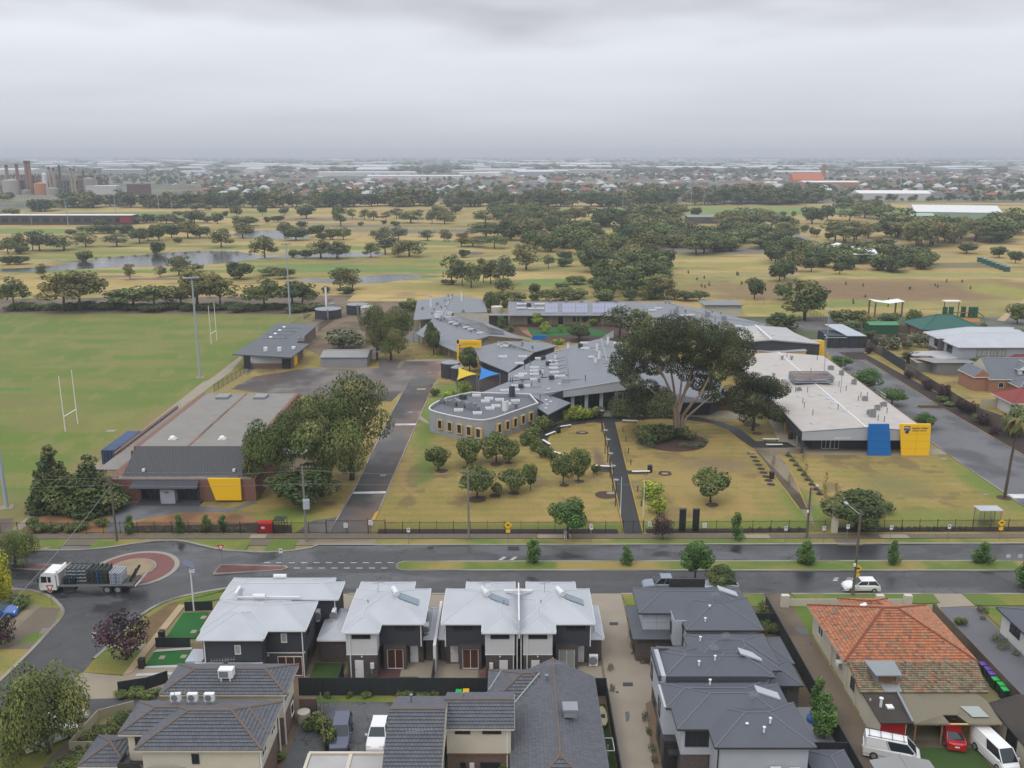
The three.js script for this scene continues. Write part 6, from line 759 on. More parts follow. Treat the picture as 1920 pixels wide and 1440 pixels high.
// dark sheds behind the administration block
{const t = thing('shed', 'dark blue metal sheds with pale skillion roof behind the car park', 'shed', [90,0,-252]); const a = Q(455,338,0), b = Q(655,335,0); part(t, 'wall', std(ph(44,56,70),0.6, {map: grime, bumpMap: ribs, bumpScale: 0.03}), (g)=>{g.box(a[0], b[0],0,3.4, a[1] - 9, a[1])}); part(t, 'roof', metalRoof(ph(196,205,214)), (g)=>{g.slab([V3(a[0] + 5,3.5, a[1] + 0.3), V3(b[0] + 0.3,3.5, a[1] + 0.3), V3(b[0] - 3,4.9, a[1] - 10), V3(a[0] + 2,4.9, a[1] - 10)],0.15); g.slab([V3(a[0] - 0.3,3.0, a[1] + 0.3), V3(a[0] + 5,3.0, a[1] + 0.3), V3(a[0] + 5,3.3, a[1] - 3), V3(a[0] - 0.3,3.3, a[1] - 3)],0.12)}); for (let i = 0; i < 5; i++) part(t, 'roller_door', M.darkTrim, (g)=>g.box(a[0] + 0.6 + i*2.7, a[0] + 2.9 + i*2.7,0.05,2.6, a[1], a[1] + 0.06))}
// shade sails with posts
for (const [m, l, lab] of [[M.yellowSail, [[770,518,3.0],[778,445,5.0],[882,482,4.2]], 'yellow triangular shade sail on posts in the school courtyard'],[M.blueSail, [[893,518,3.0],[905,443,5.0],[1012,482,4.2]], 'blue triangular shade sail on posts in the school courtyard']]) {
  const p = at3(F, l), c = p.reduce((s, v)=>s.add(v), V3(0,0,0)).divideScalar(3), t = thing('shade_sail', lab, 'shade sail', [c.x, 0, c.z]);
  part(t, 'sail', m, (g)=>{const edge = []; for (let i = 0; i < 3; i++) for (let k = 0; k < 8; k++) {const q = p[i].clone().lerp(p[(i + 1) % 3], k/8), s = 4*(k/8)*(1 - k/8)*0.16; edge.push(q.lerp(c, s))} edge.forEach((v, i)=>g.face([v, edge[(i + 1) % 24], c]))});
  for (const v of p) part(t, 'post', M.steel, (g)=>g.bar(V3(v.x, 0, v.z), v.clone().add(V3(0,0.2,0)),0.1,8));
}
for (const [x, y, r, h, l] of [[735,500,2.3,3.6, 'tall dark rainwater tank beside the yellow sail'],[772,515,1.5,3.0, 'smaller dark rainwater tank under the yellow sail']]) {const p = F(x, y, 0), t = thing('rain_tank', l, 'tank', [p[0],0, p[1]]); part(t, 'shell', M.poly, (g)=>g.bar(V3(p[0],0, p[1]), V3(p[0], h, p[1]), r, 24)); part(t, 'lid', M.grey, (g)=>g.bar(V3(p[0], h, p[1]), V3(p[0], h + 0.6, p[1]), r, 24,0.3))}
// ------------------------------------------------------------------ trees and shrubs
const PAL = {
  gum: [[0.108,0.132,0.032],[0.142,0.158,0.042],[0.082,0.106,0.026],[0.172,0.168,0.052]],
  dark: [[0.056,0.084,0.018],[0.074,0.104,0.024],[0.044,0.068,0.017],[0.104,0.12,0.034]],
  round: [[0.09,0.128,0.026],[0.118,0.152,0.034],[0.074,0.106,0.024],[0.15,0.168,0.046]],
  fresh: [[0.06,0.135,0.022],[0.08,0.16,0.028],[0.05,0.108,0.02],[0.1,0.175,0.036]],
  deep: [[0.046,0.062,0.016],[0.062,0.076,0.02],[0.038,0.05,0.015],[0.088,0.094,0.028]],
  olive: [[0.13,0.125,0.03],[0.165,0.15,0.04],[0.1,0.1,0.026],[0.19,0.165,0.05]],
  lime: [[0.2,0.27,0.022],[0.26,0.32,0.03],[0.17,0.235,0.02],[0.31,0.33,0.034]],
  gold: [[0.5,0.44,0.02],[0.38,0.37,0.02],[0.28,0.3,0.02],[0.56,0.48,0.03]],
  plum: [[0.04,0.018,0.024],[0.056,0.024,0.032],[0.03,0.014,0.02],[0.072,0.028,0.036]],
  willow: [[0.12,0.148,0.03],[0.15,0.175,0.038],[0.09,0.115,0.024],[0.18,0.19,0.05]],
  grey: [[0.10,0.118,0.058],[0.125,0.138,0.07],[0.082,0.10,0.046],[0.15,0.15,0.08]],
};
function leaves(clumps, {size, density, pal, seed, long = 1, hang = 0, shell = 0.72}) {
  const r = rng(seed), P3 = [], C3 = [];
  for (const [cx, cy, cz, rx, ry, rz] of clumps) {
    const area = 4*Math.PI*((rx*ry + rx*rz + ry*rz)/3), n = Math.max(8, Math.round(area*density*1.75/(size*size)));
    const base = pal[Math.floor(r()*pal.length)], tone = 0.75 + 0.5*r();
    for (let i = 0; i < n; i++) {
      const u = r()*2 - 1, a = r()*6.2832, s = Math.sqrt(1 - u*u), dx = s*Math.cos(a), dy = u, dz = s*Math.sin(a), f = shell + (1.06 - shell)*Math.sqrt(r());
      const x = cx + dx*rx*f, y = cy + dy*ry*f, z = cz + dz*rz*f;
      let nx = dx*0.7 + (r() - 0.5)*1.3, ny = dy*0.7 + (r() - 0.5)*1.3 + 0.35, nz = dz*0.7 + (r() - 0.5)*1.3; const l = Math.hypot(nx, ny, nz) || 1; nx /= l; ny /= l; nz /= l;
      let tx = r() - 0.5, ty = (r() - 0.5) - hang, tz = r() - 0.5; const dn = tx*nx + ty*ny + tz*nz; tx -= dn*nx; ty -= dn*ny; tz -= dn*nz; const tl = Math.hypot(tx, ty, tz) || 1; tx /= tl; ty /= tl; tz /= tl;
      const bx = ny*tz - nz*ty, by = nz*tx - nx*tz, bz = nx*ty - ny*tx, h = size*(0.55 + 0.6*r())*0.5, w = h/long, k = tone*(0.78 + 0.44*r()), col = [base[0]*k, base[1]*k, base[2]*k], hh = h*(hang ? 1.2 : 1);
      const p = [[x + tx*hh, y + ty*hh, z + tz*hh],[x + bx*w, y + by*w, z + bz*w],[x - tx*hh, y - ty*hh, z - tz*hh],[x - bx*w, y - by*w, z - bz*w]];
      for (const q of [0,1,2,0,2,3]) {P3.push(...p[q]); C3.push(...col)}
   }
 }
  const g = new THREE.BufferGeometry(); g.setAttribute('position', new THREE.Float32BufferAttribute(P3,3)); g.setAttribute('color', new THREE.Float32BufferAttribute(C3,3)); g.computeVertexNormals(); return g;
}
function limbs(clumps, {H, r0, fork, lean = [0,0], mat, seed, each = 1, n = 7}) {  // trunk to the fork, then boughs out to the clumps
  const r = rng(seed + 500), gb = new GB(), f = V3(lean[0]*fork, fork, lean[1]*fork), m = f.clone().multiplyScalar(0.5).add(V3((r() - 0.5)*r0,0, (r() - 0.5)*r0));
  gb.bar(V3(0,-0.15,0), m, r0*1.15, n, r0*0.9); gb.bar(m, f, r0*0.9, n, r0*0.75);
  clumps.forEach((c, i)=>{if (i % each) return; const e = V3(c[0], c[1] - c[4]*0.2, c[2]), k = f.clone().lerp(e, 0.45).add(V3((r() - 0.5)*0.15*H, 0.04*H*r(), (r() - 0.5)*0.15*H).multiplyScalar(0.5)); gb.bar(f, k, r0*0.42,5, r0*0.26); gb.bar(k, e, r0*0.26,4, r0*0.07)});
  return gb;
}
const crowns = {                                              // clump layouts for a crown of height H and width D
  gum: (r, H, D, o = 0.3)=>{const l = []; for (let i = 0; i < 24; i++) {const a = r()*6.28, q = Math.sqrt(r()), y = H*(o + (0.88 - o)*(0.15 + 0.85*r())*(1 - 0.3*q*q)), s = D*(0.11 + 0.07*r()); l.push([Math.cos(a)*q*D*0.38, y, Math.sin(a)*q*D*0.38, s*1.15, s*0.85, s*1.15])} return l},
  umbrella: (r, H, D)=>{const l = []; for (let i = 0; i < 22; i++) {const a = r()*6.28, q = Math.sqrt(r()), s = D*(0.11 + 0.06*r()); l.push([Math.cos(a)*q*D*0.4, H*(0.9 - 0.3*q*q - 0.28*r()), Math.sin(a)*q*D*0.4, s*1.25, s*0.8, s*1.25])} return l},
  round: (r, H, D, o = 0.14)=>{const l = []; for (let i = 0; i < 22; i++) {const u = r()*2 - 1, a = r()*6.28, s = Math.sqrt(1 - u*u), q = 0.68*Math.cbrt(r()), e = D*(0.14 + 0.07*r()); l.push([Math.cos(a)*s*q*D/2*1.1, H*(o + (1 - o)/2) + u*q*H*(1 - o)/2*1.05, Math.sin(a)*s*q*D/2*1.1, e, e*0.9, e])} l.push([0, H*(o + (1 - o)/2),0, D*0.27, H*(1 - o)*0.27, D*0.27]); return l},
  upright: (r, H, D)=>{const l = []; for (let i = 0; i < 26; i++) {const t = (i + r())/26, y = H*(0.14 + 0.76*t), w = D*0.5*Math.sin(Math.PI*(0.26 + 0.66*t))*0.9, a = r()*6.28, e = D*(0.17 + 0.07*r())*(1 - 0.35*t); l.push([Math.cos(a)*w*r(), y, Math.sin(a)*w*r(), e, e*1.15, e])} return l},
  conifer: (r, H, D)=>{const l = []; for (let k = 0; k < 12; k++) {const t = k/11, y = H*(0.12 + 0.84*t), w = D*0.5*(1 - t*0.86), m = Math.max(2, Math.round(8*(1 - t))); for (let i = 0; i < m; i++) {const a = (i + r())/m*6.28, q = w*(0.5 + 0.3*r()), e = w*0.42 + 0.055*D; l.push([Math.cos(a)*q, y - 0.04*H*r(), Math.sin(a)*q, e, e*0.55, e])}} return l},
  willow: (r, H, D)=>{const l = []; for (let i = 0; i < 34; i++) {const a = r()*6.28, q = Math.sqrt(r()), e = D*(0.10 + 0.05*r()); l.push([Math.cos(a)*q*D*0.4, H*(0.86 - 0.4*q*q - 0.3*r()), Math.sin(a)*q*D*0.4, e, e*(1.2 + 1.4*q*r()), e])} return l},
  bush: (r, H, D)=>{const l = []; for (let i = 0; i < 12; i++) {const a = r()*6.28, q = Math.sqrt(r())*0.36, e = D*(0.15 + 0.07*r()); l.push([Math.cos(a)*q*D, H*(0.28 + 0.42*r()*(1 - q)), Math.sin(a)*q*D, e, H*0.24, e])} return l},
};
const protos = {};
function proto(kind, n, H, D, crown, leaf, limb, name = 'tree') {
  protos[kind] = Array.from({length: n}, (_, i)=>{
    const r = rng(leaf.seed + i*31), cl = crowns[crown](r, H, D, leaf.open), o = new THREE.Group(); o.name = name; origin.set(o, [0,0,0]);
    const c = new THREE.Mesh(leaves(cl, {...leaf, pal: PAL[[].concat(leaf.pal)[i % [].concat(leaf.pal).length]], seed: leaf.seed + i*77}), M.leaf); c.name = 'crown';
    part(o, 'trunk', limb.mat || M.trunk, limbs(cl, {H, seed: leaf.seed + i, ...limb})); o.add(c);
    o.userData.size = [H, D]; const pn = [].concat(leaf.pal)[i % [].concat(leaf.pal).length]; o.userData.look = ({gum: 'spreading', umbrella: 'flat topped', round: 'rounded'}[crown] || 'leafy') + ' ' + ({gum: 'mid green', dark: 'dark green', olive: 'olive brown', round: 'bright green', grey: 'grey green'}[pn] || 'green'); return o;
 });
}
// near kinds: leaf sprays of about a hand's breadth; far kinds: coarser sprays
proto('lawn', 3,5,5, 'round', {size: 0.3, density: 1.0, pal: 'round', seed: 11}, {r0: 0.13, fork: 1.3, mat: M.darkTrunk, each: 2});
proto('street', 3,5,3, 'upright', {size: 0.26, density: 0.95, pal: 'fresh', seed: 21}, {r0: 0.1, fork: 1.1, mat: M.darkTrunk, each: 3});
proto('broad', 2,8,7, 'round', {size: 0.36, density: 1.0, pal: 'fresh', seed: 31, open: 0.26}, {r0: 0.2, fork: 2.2, each: 2});
proto('shade', 2,7,7, 'round', {size: 0.36, density: 1.05, pal: 'dark', seed: 33, open: 0.12}, {r0: 0.2, fork: 1.6, each: 3});
proto('conifer', 2,10,7, 'conifer', {size: 0.42, density: 0.9, pal: 'dark', seed: 41, hang: 0.5}, {r0: 0.22, fork: 8.2, each: 3});
proto('pencil', 2,7,3, 'upright', {size: 0.28, density: 1.0, pal: 'fresh', seed: 45}, {r0: 0.1, fork: 1.0, each: 4});
proto('plum', 2,6,6, 'gum', {size: 0.28, density: 0.42, pal: 'plum', seed: 51, open: 0.2}, {r0: 0.14, fork: 1.4, mat: M.darkTrunk});
proto('plumBush', 2,3,2.6, 'bush', {size: 0.26, density: 0.9, pal: 'plum', seed: 53}, {r0: 0.06, fork: 0.5, mat: M.darkTrunk, each: 3}, 'shrub');
proto('willow', 2,10,10, 'willow', {size: 0.36, density: 1.2, pal: 'willow', seed: 61, long: 2, hang: 2}, {r0: 0.3, fork: 2.6, each: 2});
proto('gold', 1,9,6, 'upright', {size: 0.34, density: 1, pal: 'gold', seed: 65}, {r0: 0.16, fork: 1.5, each: 3});
proto('nearGum', 3,14,12, 'gum', {size: 0.36, density: 1.0, pal: ['gum', 'round', 'gum'], seed: 71, long: 1.6, hang: 1.0, open: 0.2, shell: 0.6}, {r0: 0.34, fork: 5, mat: M.trunk});
proto('darkGum', 2,14,12, 'gum', {size: 0.36, density: 1.1, pal: 'deep', seed: 77, long: 1.5, hang: 0.8, open: 0.16, shell: 0.6}, {r0: 0.3, fork: 4.4, mat: M.trunk});
proto('sapling', 2,3,1.6, 'upright', {size: 0.14, density: 0.1, pal: 'olive', seed: 79}, {r0: 0.03, fork: 1.0, each: 2});
proto('limeBush', 2,3,3, 'bush', {size: 0.3, density: 0.9, pal: 'lime', seed: 81}, {r0: 0.06, fork: 0.6, each: 3}, 'shrub');
proto('limeTree', 2,5,4.6, 'round', {size: 0.36, density: 0.9, pal: 'lime', seed: 83}, {r0: 0.1, fork: 1.2, each: 3});
proto('bush', 3,2,2.4, 'bush', {size: 0.24, density: 0.95, pal: 'round', seed: 91}, {r0: 0.05, fork: 0.4, each: 4}, 'shrub');
proto('greyBush', 2,3,3.4, 'bush', {size: 0.3, density: 0.9, pal: 'grey', seed: 95}, {r0: 0.05, fork: 0.4, each: 4}, 'shrub');
proto('darkBush', 2,4,5.2, 'bush', {size: 0.4, density: 1, pal: 'dark', seed: 97}, {r0: 0.08, fork: 0.6, each: 4}, 'shrub');
proto('tuft', 2,0.8,1.2, 'bush', {size: 0.2, density: 0.8, pal: 'grey', seed: 99, long: 3}, {r0: 0.02, fork: 0.2, each: 6}, 'shrub');
proto('parkGum', 5,13,11, 'umbrella', {size: 0.85, density: 0.95, pal: ['gum', 'dark', 'olive', 'round', 'gum'], seed: 111, long: 1.3}, {r0: 0.3, fork: 4.6, each: 1, n: 5});
proto('parkOpen', 4,12,9, 'gum', {size: 0.8, density: 0.85, pal: ['gum', 'grey', 'round', 'olive'], seed: 131, long: 1.4, open: 0.2}, {r0: 0.26, fork: 3.6, each: 2, n: 5});
proto('parkRound', 4,8,8, 'round', {size: 0.7, density: 1.0, pal: ['round', 'gum', 'dark', 'olive'], seed: 151, open: 0.16}, {r0: 0.22, fork: 2, each: 4, n: 5});
proto('parkDark', 4,9,10, 'round', {size: 0.85, density: 1.0, pal: ['dark', 'dark', 'round', 'gum'], seed: 171, open: 0.08}, {r0: 0.24, fork: 2, each: 4, n: 5});
proto('beltGum', 4,17,13, 'gum', {size: 1.3, density: 0.9, pal: ['dark', 'gum', 'dark', 'olive'], seed: 191, open: 0.08}, {r0: 0.36, fork: 5, each: 3, n: 5});
const treeR = rng(4242), planted = [];
const depthOf = ([x, z])=>-z*CS + EYE*SN;
function plant(kind, f, list, label, category = 'tree', group) {
  for (const [bx, by, w, top, turn] of list) {                // base X, base Y, crown width and top Y, all on the survey sheet f
    const g = f(bx, by), d = depthOf(g), sc = f === K ? 2.6667 : f === U ? 4.8 : f === V ? 6.4 : f === W ? 4.571 : f === Y || f === S ? 4.8 : 3;
    const g1 = f(bx, top), t = (EYE)*(1 - (g[1]/g1[1])), Hm = Math.max(0.5, t), Wm = w/sc*d/1720*(f === I || f === J || f === K ? 1.22 : 1.1);
    const ps = protos[kind], o = ps[Math.floor(treeR()*ps.length)],[H, D] = o.userData.size;
    const c = o.clone(); c.position.set(g[0],0, g[1] - Wm*0.12); c.rotation.y = treeR()*6.28; c.scale.set(Wm/D, Hm/H, Wm/D); c.userData = {}; tag(c, /^(gum tree|tall gum)/.test(label) ? o.userData.look + ' ' + label : label, category, group); c.name = o.name; planted.push({c, o, size: Wm*Hm/d/d}); 
 }
}
{// the big gum in front of the entrance, every leaf mass surveyed
  const base = P(510,830), o = thing('gum_tree', 'huge spreading gum tree with pale forked limbs in front of the school entrance', 'tree', [base[0],0, base[1]]), r = rng(8);
  const cl = [[250,330,2.8],[205,400,2.4],[330,270,2.8],[400,235,2.8],[480,215,2.8],[560,220,2.6],[640,235,2.8],[700,265,2.4],[770,245,2.4],[850,285,2.6],[880,345,2.3],[905,405,1.5],[780,335,2.7],[700,335,2.7],[600,305,2.8],[500,305,2.8],[420,315,2.8],[330,355,2.7],[270,430,2.5],[235,480,2.0],[370,440,2.2],[430,385,2.2],[540,375,2.2],[620,385,2.2],[690,420,2.2],[555,490,1.5],[640,530,2.1],[690,590,1.9],[750,622,1.7],[740,405,2.4],[800,440,2.2],[300,300,2.4],[450,260,2.6],[220,640,2.5],[280,600,2.3],[330,650,2.6],[400,600,2.3],[415,670,2.4],[300,695,2.0],[200,690,1.6],[350,560,2.0],[660,470,1.8],[250,520,2],[180,450,1.8],[170,660,1.6],[250,660,2.4],[440,620,2],[480,440,1.8],[590,420,2],[830,380,2.2],[860,430,1.8],[740,480,1.8],[700,540,1.8]].map(([X, Yy, q], i)=>{
    const dz = (r() - 0.5)*13, g = P(X, Yy, 0), z = base[1] + dz, h = EYE*(1 - z/g[1]), x = g[0]*z/g[1]; return [x - base[0], h, dz, q*1.05, q*0.78, q*1.05]});
  part(o, 'trunk', M.paleTrunk, (gb)=>{const w = (X, Yy, dz, k = 0)=>{const g = P(X, Yy, 0), z = base[1] + dz; return V3(g[0]*z/g[1], EYE*(1 - z/g[1]), z)};
    for (const [l, r0] of [[[[500,835,0.3],[495,720,0.3],[470,580,1],[440,510,2],[400,430,3]],0.62],[[[515,835,-0.2],[515,700,-0.2],[550,590,-2],[590,470,-3],[640,390,-4]],0.6],[[[530,832,0],[540,720,0],[600,640,2],[640,600,3],[690,500,4],[720,430,5]],0.5],[[[525,830,0.4],[560,730,0.6],[640,660,3],[700,610,4]],0.42],[[[505,832,-0.3],[505,690,-0.3],[490,560,-2],[470,440,-3],[480,330,-3]],0.5],[[[495,700,0.3],[440,640,2],[380,590,4],[340,550,5]],0.3],[[[515,690,-0.2],[530,560,-2],[545,440,-3],[550,320,-3]],0.34],[[[550,590,-2],[620,480,-4],[700,380,-5],[780,330,-5]],0.3],[[[440,510,2],[360,420,3],[300,350,2]],0.26]]) {const p = l.map((q)=>w(...q)); p.forEach((a, i)=>{if (!i) return; const k = (j)=>r0*0.72*(1 - 0.72*j/(p.length - 1)); gb.bar(p[i - 1], a, k(i - 1),8, k(i))})}});
  const c = new THREE.Mesh(leaves(cl, {size: 0.36, density: 1.5, pal: PAL.deep, seed: 5, long: 1.5, hang: 0.6, shell: 0.66}), M.leaf); c.name = 'crown'; o.add(c);
}
plant('darkGum', P, [[945,815,330,455]], 'dark gum tree between the big gum and the administration block');
plant('nearGum', F, [[170,1100,470,430]], 'tall drooping gum tree beside the school driveway'); plant('nearGum', E, [[1800,1190,420,560]], 'loose crowned gum tree beside the brick hall wall', 'tree'); plant('nearGum', E, [[1560,1190,330,660]], 'olive gum tree overhanging the hall roof edge', 'tree');
plant('shade', E, [[1690,1250,420,1020]], 'dense dark tree in front of the hall beside the power pole');
plant('willow', A, [[240,1400,490,870]], 'drooping pepper tree on the verge of the side street'); plant('gold', A, [[-40,520,190,120]], 'golden yellow leaved tree at the roundabout corner'); plant('willow', A, [[70,300,260,110]], 'olive green street tree beside the roundabout approach');
plant('plum', A, [[695,855,290,565]], 'purple leaved tree on the verge before the pale townhouses'); plant('plum', A, [[-10,760,170,590]], 'purple leaved tree on the far verge of the side street');
plant('conifer', E, [[300,1250,250,885]], 'taller dark conifer beside the sports field corner path'); plant('conifer', E, [[515,1262,290,940]], 'broader dark conifer between the timber power pole and the hall');
plant('street', B, [[1380,300,95,150],[1900,300,75,185]], 'small green tree on the grass median', 'tree', 'young trees along the median'); plant('street', C, [[1295,295,92,165]], 'small green tree on the grass median', 'tree', 'young trees along the median'); plant('street', D, [[215,295,92,165],[705,300,75,160],[1215,300,105,170],[1450,430,130,250]], 'small green tree on the grass median', 'tree', 'young trees along the median');
plant('broad', C, [[675,400,175,175]], 'full dark green tree on the median beside the parked utility', 'tree'); plant('shade', C, [[835,445,190,325]], 'olive bush in front of the street facing charcoal unit', 'tree');
plant('broad', B, [[1575,162,220,-70]], 'green tree on the verge beside the standing person'); plant('street', C, [[900,162,70,-5]], 'narrow green tree on the school verge'); plant('plum', C, [[490,165,125,10]], 'small purple leaved tree beside the two dark gate pillars'); plant('shade', Q, [[630,1385,370,1170]], 'wide dark green tree in front of the school fence'); plant('bush', Q, [[770,1270,130,1195]], 'low green shrub behind the wide fence tree', 'shrub');
plant('lawn', F, [[665,1030,140,870],[830,1010,145,840],[990,990,165,805],[1062,985,135,845],[885,1190,195,1000],[1090,1155,150,1010],[1185,1140,88,978],[1370,1105,135,925],[1455,1090,125,900]], 'rounded evergreen tree on the dry school lawn', 'tree', 'round trees on the front lawn'); plant('bush', F, [[990,1166,70,1090],[1556,1048,55,980]], 'small round shrub on the front lawn', 'shrub', 'small shrubs on the front lawn'); plant('lawn', P, [[703,1216,205,1005]], 'multi stemmed tree on the lawn east of the black path');
plant('limeBush', P, [[365,1190,130,1075],[395,1275,100,1165]], 'bright green shrub beside the flagpole on the lawn', 'shrub', 'bright shrubs beside the black path');
plant('bush', F, [[1245,810,105,700],[1200,850,95,755],[1180,890,90,810],[1225,925,80,840],[1270,955,90,880],[1305,970,70,900],[1165,860,70,790],[1275,790,80,720]], 'clipped olive shrub along the curved pod', 'shrub', 'shrubs along the curved pod');
plant('darkBush', P, [[390,880,240,770],[565,855,120,775],[440,840,130,760]], 'dark shrub in the bed under the big gum', 'shrub', 'shrubs under the big gum'); plant('tuft', P, [[640,895,60,865],[600,905,60,870],[550,900,60,865],[660,870,60,840],[350,900,70,860],[300,880,60,850]], 'low grassy tuft in the bed under the big gum', 'shrub', 'tufts under the big gum');
plant('limeBush', F, [[1440,745,90,640],[1480,740,80,665],[1400,750,70,670],[1545,735,80,660],[1690,735,70,680]], 'lush palm-like shrub beside the glass entrance', 'shrub', 'lush shrubs by the entrance'); plant('greyBush', P, [[165,720,70,650],[60,735,90,660]], 'grey green shrub beside the glass entrance', 'shrub', 'grey shrubs by the entrance');
plant('nearGum', F, [[320,412,190,60],[395,412,200,90],[440,372,170,80]], 'gum tree with slender trunk beside the west classroom wing', 'tree', 'gums beside the west wing'); plant('shade', F, [[640,382,100,188]], 'dark oval tree against the west classroom wing'); plant('shade', F, [[842,480,118,335]], 'dark tree beside the yellow portal'); plant('greyBush', F, [[125,345,215,212]], 'broad grey green bush behind the grey shed', 'shrub'); plant('parkDark', F, [[505,130,115,58]], 'dark tree behind the west classroom wing');
plant('broad', Q, [[530,462,120,380],[690,585,175,460],[825,668,162,570],[1010,805,115,705]], 'green tree between the administration block and the car park', 'tree', 'trees beside the administration block');
plant('plumBush', Q, [[915,510,52,455],[1018,575,62,505],[1110,630,80,525],[1215,700,72,610],[1275,715,72,625],[1335,775,70,690],[690,372,50,315],[1500,830,90,760],[1400,830,60,770]], 'dark plum shrub in the mulch bed along the car park', 'shrub', 'plum shrubs along the car park'); plant('bush', Q, [[1150,665,70,640],[1310,760,80,700],[1100,640,60,600]], 'green shrub between the plum shrubs', 'shrub', 'green shrubs along the car park');
plant('parkDark', Q, [[218,245,185,138],[690,285,90,235],[1520,840,150,650]], 'dark rounded tree around the school car park', 'tree', 'dark trees around the car park'); plant('parkOpen', Q, [[337,188,190,-60]], 'tall gum with bare trunk beside the dark school fence'); plant('parkRound', Q, [[530,215,150,118],[625,205,100,120],[660,225,110,150],[815,212,130,140],[940,215,82,122],[210,70,90,-10],[590,240,120,185]], 'bushy tree beside the playground and school fence', 'tree', 'bushy trees by the playground'); plant('greyBush', Q, [[800,345,140,248],[990,335,150,238],[905,345,60,285]], 'pale grey green tree in a back garden', 'tree', 'pale garden trees'); plant('parkRound', Q, [[1270,470,160,395],[1370,450,90,400]], 'green garden tree behind the orange brick house', 'tree', 'garden trees behind the brick house'); plant('parkOpen', Q, [[920,430,110,345]], 'thin leaved tree beside the rusty roofed sheds'); plant('bush', Q, [[1330,225,50,190]], 'round lime shrub beside the green tiled house', 'shrub'); plant('parkDark', Q, [[1530,205,140,80]], 'dark tree at the end of the park path');
plant('limeTree', F, [[1225,215,80,140],[1265,255,62,190],[1355,250,40,205],[1830,225,110,150],[1540,210,80,155]], 'bright lime green tree in the school courtyard', 'tree', 'lime trees in the courtyard'); plant('shade', F, [[1460,300,165,200]], 'dense round tree in the school courtyard'); plant('parkOpen', F, [[1690,290,230,95],[1790,290,130,95]], 'gum tree with bare pale limbs in the courtyard', 'tree', 'bare limbed gums in the courtyard'); plant('limeBush', F, [[820,585,75,510],[1335,318,70,280],[720,620,60,580],[745,605,50,570]], 'bright green shrub beside the school courtyard', 'shrub', 'bright courtyard shrubs'); plant('street', F, [[1015,225,55,155],[1070,245,40,210]], 'slim conifer shaped tree beside the link roof', 'tree', 'slim courtyard trees'); plant('bush', F, [[650,610,55,555]], 'small round tree on the green strip beside the driveway', 'tree'); plant('darkBush', F, [[965,140,85,10],[1035,110,70,60],[1105,100,85,55]], 'dark trees behind the link roof', 'tree', 'dark trees behind the school');
// front gardens, yards and hedges near the camera
plant('pencil', D, [[275,1190,110,925],[320,1290,140,1020]], 'tall dark green upright tree between the charcoal units and the old driveway', 'tree', 'upright trees by the old driveway'); plant('bush', C, [[1050,560,70,492],[1070,592,85,530],[1085,605,75,570]], 'clipped round green shrub at the street corner of the charcoal units', 'shrub', 'clipped shrubs at the street corner'); plant('darkBush', C, [[1085,690,100,610]], 'dark shrub beside the charcoal fence', 'shrub');
plant('bush', A, [[540,1310,150,1215],[640,1260,130,1155],[470,1330,90,1260],[680,1170,90,1120]], 'yellow green shrub in the walled front garden', 'shrub', 'shrubs in the walled garden'); plant('bush', A, [[1780,1250,150,1130],[1850,1330,110,1180],[1560,1410,90,1340]], 'leafy shrub in the small back garden', 'shrub', 'shrubs in the back garden'); plant('bush', A, [[400,1440,140,1375],[330,1450,110,1390],[460,1440,120,1380]], 'low green hedge shrub at the corner verge', 'shrub', 'hedge shrubs at the corner'); plant('bush', A, [[760,1045,110,995],[680,1048,80,1000],[840,1040,110,1000]], 'low hedge shrub along the dark fence', 'shrub', 'hedge along the dark fence'); plant('darkBush', A, [[50,560,190,505]], 'clipped dark hedge beside the blue car', 'shrub');
plant('bush', B, [[225,1045,50,1010],[350,1047,45,1012],[440,1047,55,1008],[620,1040,60,1005],[680,1040,70,1000],[750,1042,80,1010],[820,1042,70,1010]], 'low green shrub along the dark boundary fence', 'shrub', 'shrubs along the boundary fence'); plant('street', B, [[1215,1500,150,1390]], 'green tree top in front of the brown brick wall'); plant('tuft', C, [[395,850,30,815],[375,855,35,820],[300,640,40,540],[310,720,40,620],[320,800,40,700],[195,900,36,840],[205,1010,36,960],[405,1260,46,1200],[425,1350,46,1290],[440,1420,46,1360],[390,1180,46,1110]], 'spiky green plant along the aggregate driveway', 'shrub', 'plants along the aggregate driveway');
plant('tuft', D, [[1205,575,80,515],[1300,745,90,680],[1330,780,70,735],[1210,610,40,580],[1400,810,50,770]], 'spiky brown plant in the white pebble garden', 'shrub', 'spiky plants in the pebble garden'); plant('bush', D, [[1090,640,70,588]], 'green shrub behind the timber fence', 'shrub');
plant('bush', E, [[185,1345,70,1285],[570,1345,75,1285]], 'clipped dark ball shrub behind the school fence', 'shrub', 'ball shrubs behind the fence'); plant('bush', E, [[220,1375,110,1325],[300,1375,110,1330],[400,1370,110,1320],[460,1360,90,1310]], 'spreading green shrub behind the school fence', 'shrub', 'spreading shrubs behind the fence'); plant('street', E, [[735,1385,60,1270],[1005,1380,60,1270],[1160,1370,55,1270],[1250,1370,60,1275]], 'slender young tree in the mulch before the hall', 'tree', 'young trees before the hall'); plant('tuft', E, [[910,1372,55,1335],[1085,1372,55,1338],[1140,1372,60,1335],[1230,1372,60,1340],[1350,1372,60,1338],[830,1375,50,1345],[1290,1372,50,1345]], 'pale grey tuft in the mulch before the hall', 'shrub', 'grey tufts before the hall');
plant('tuft', Q, [...Array.from({length: 9}, (_, i)=>[235 + i*22,945 + i*27,30,915 + i*27])], 'small tuft in a row of mulch rings', 'shrub', 'tufts along the concrete path'); plant('tuft', Q, [...Array.from({length: 12}, (_, i)=>[840 + i*36,1362,26,1335]), ...Array.from({length: 6}, (_, i)=>[20 + i*55,1362,26,1338])], 'small flowering tuft in the bed behind the school fence', 'shrub', 'tufts behind the school fence');
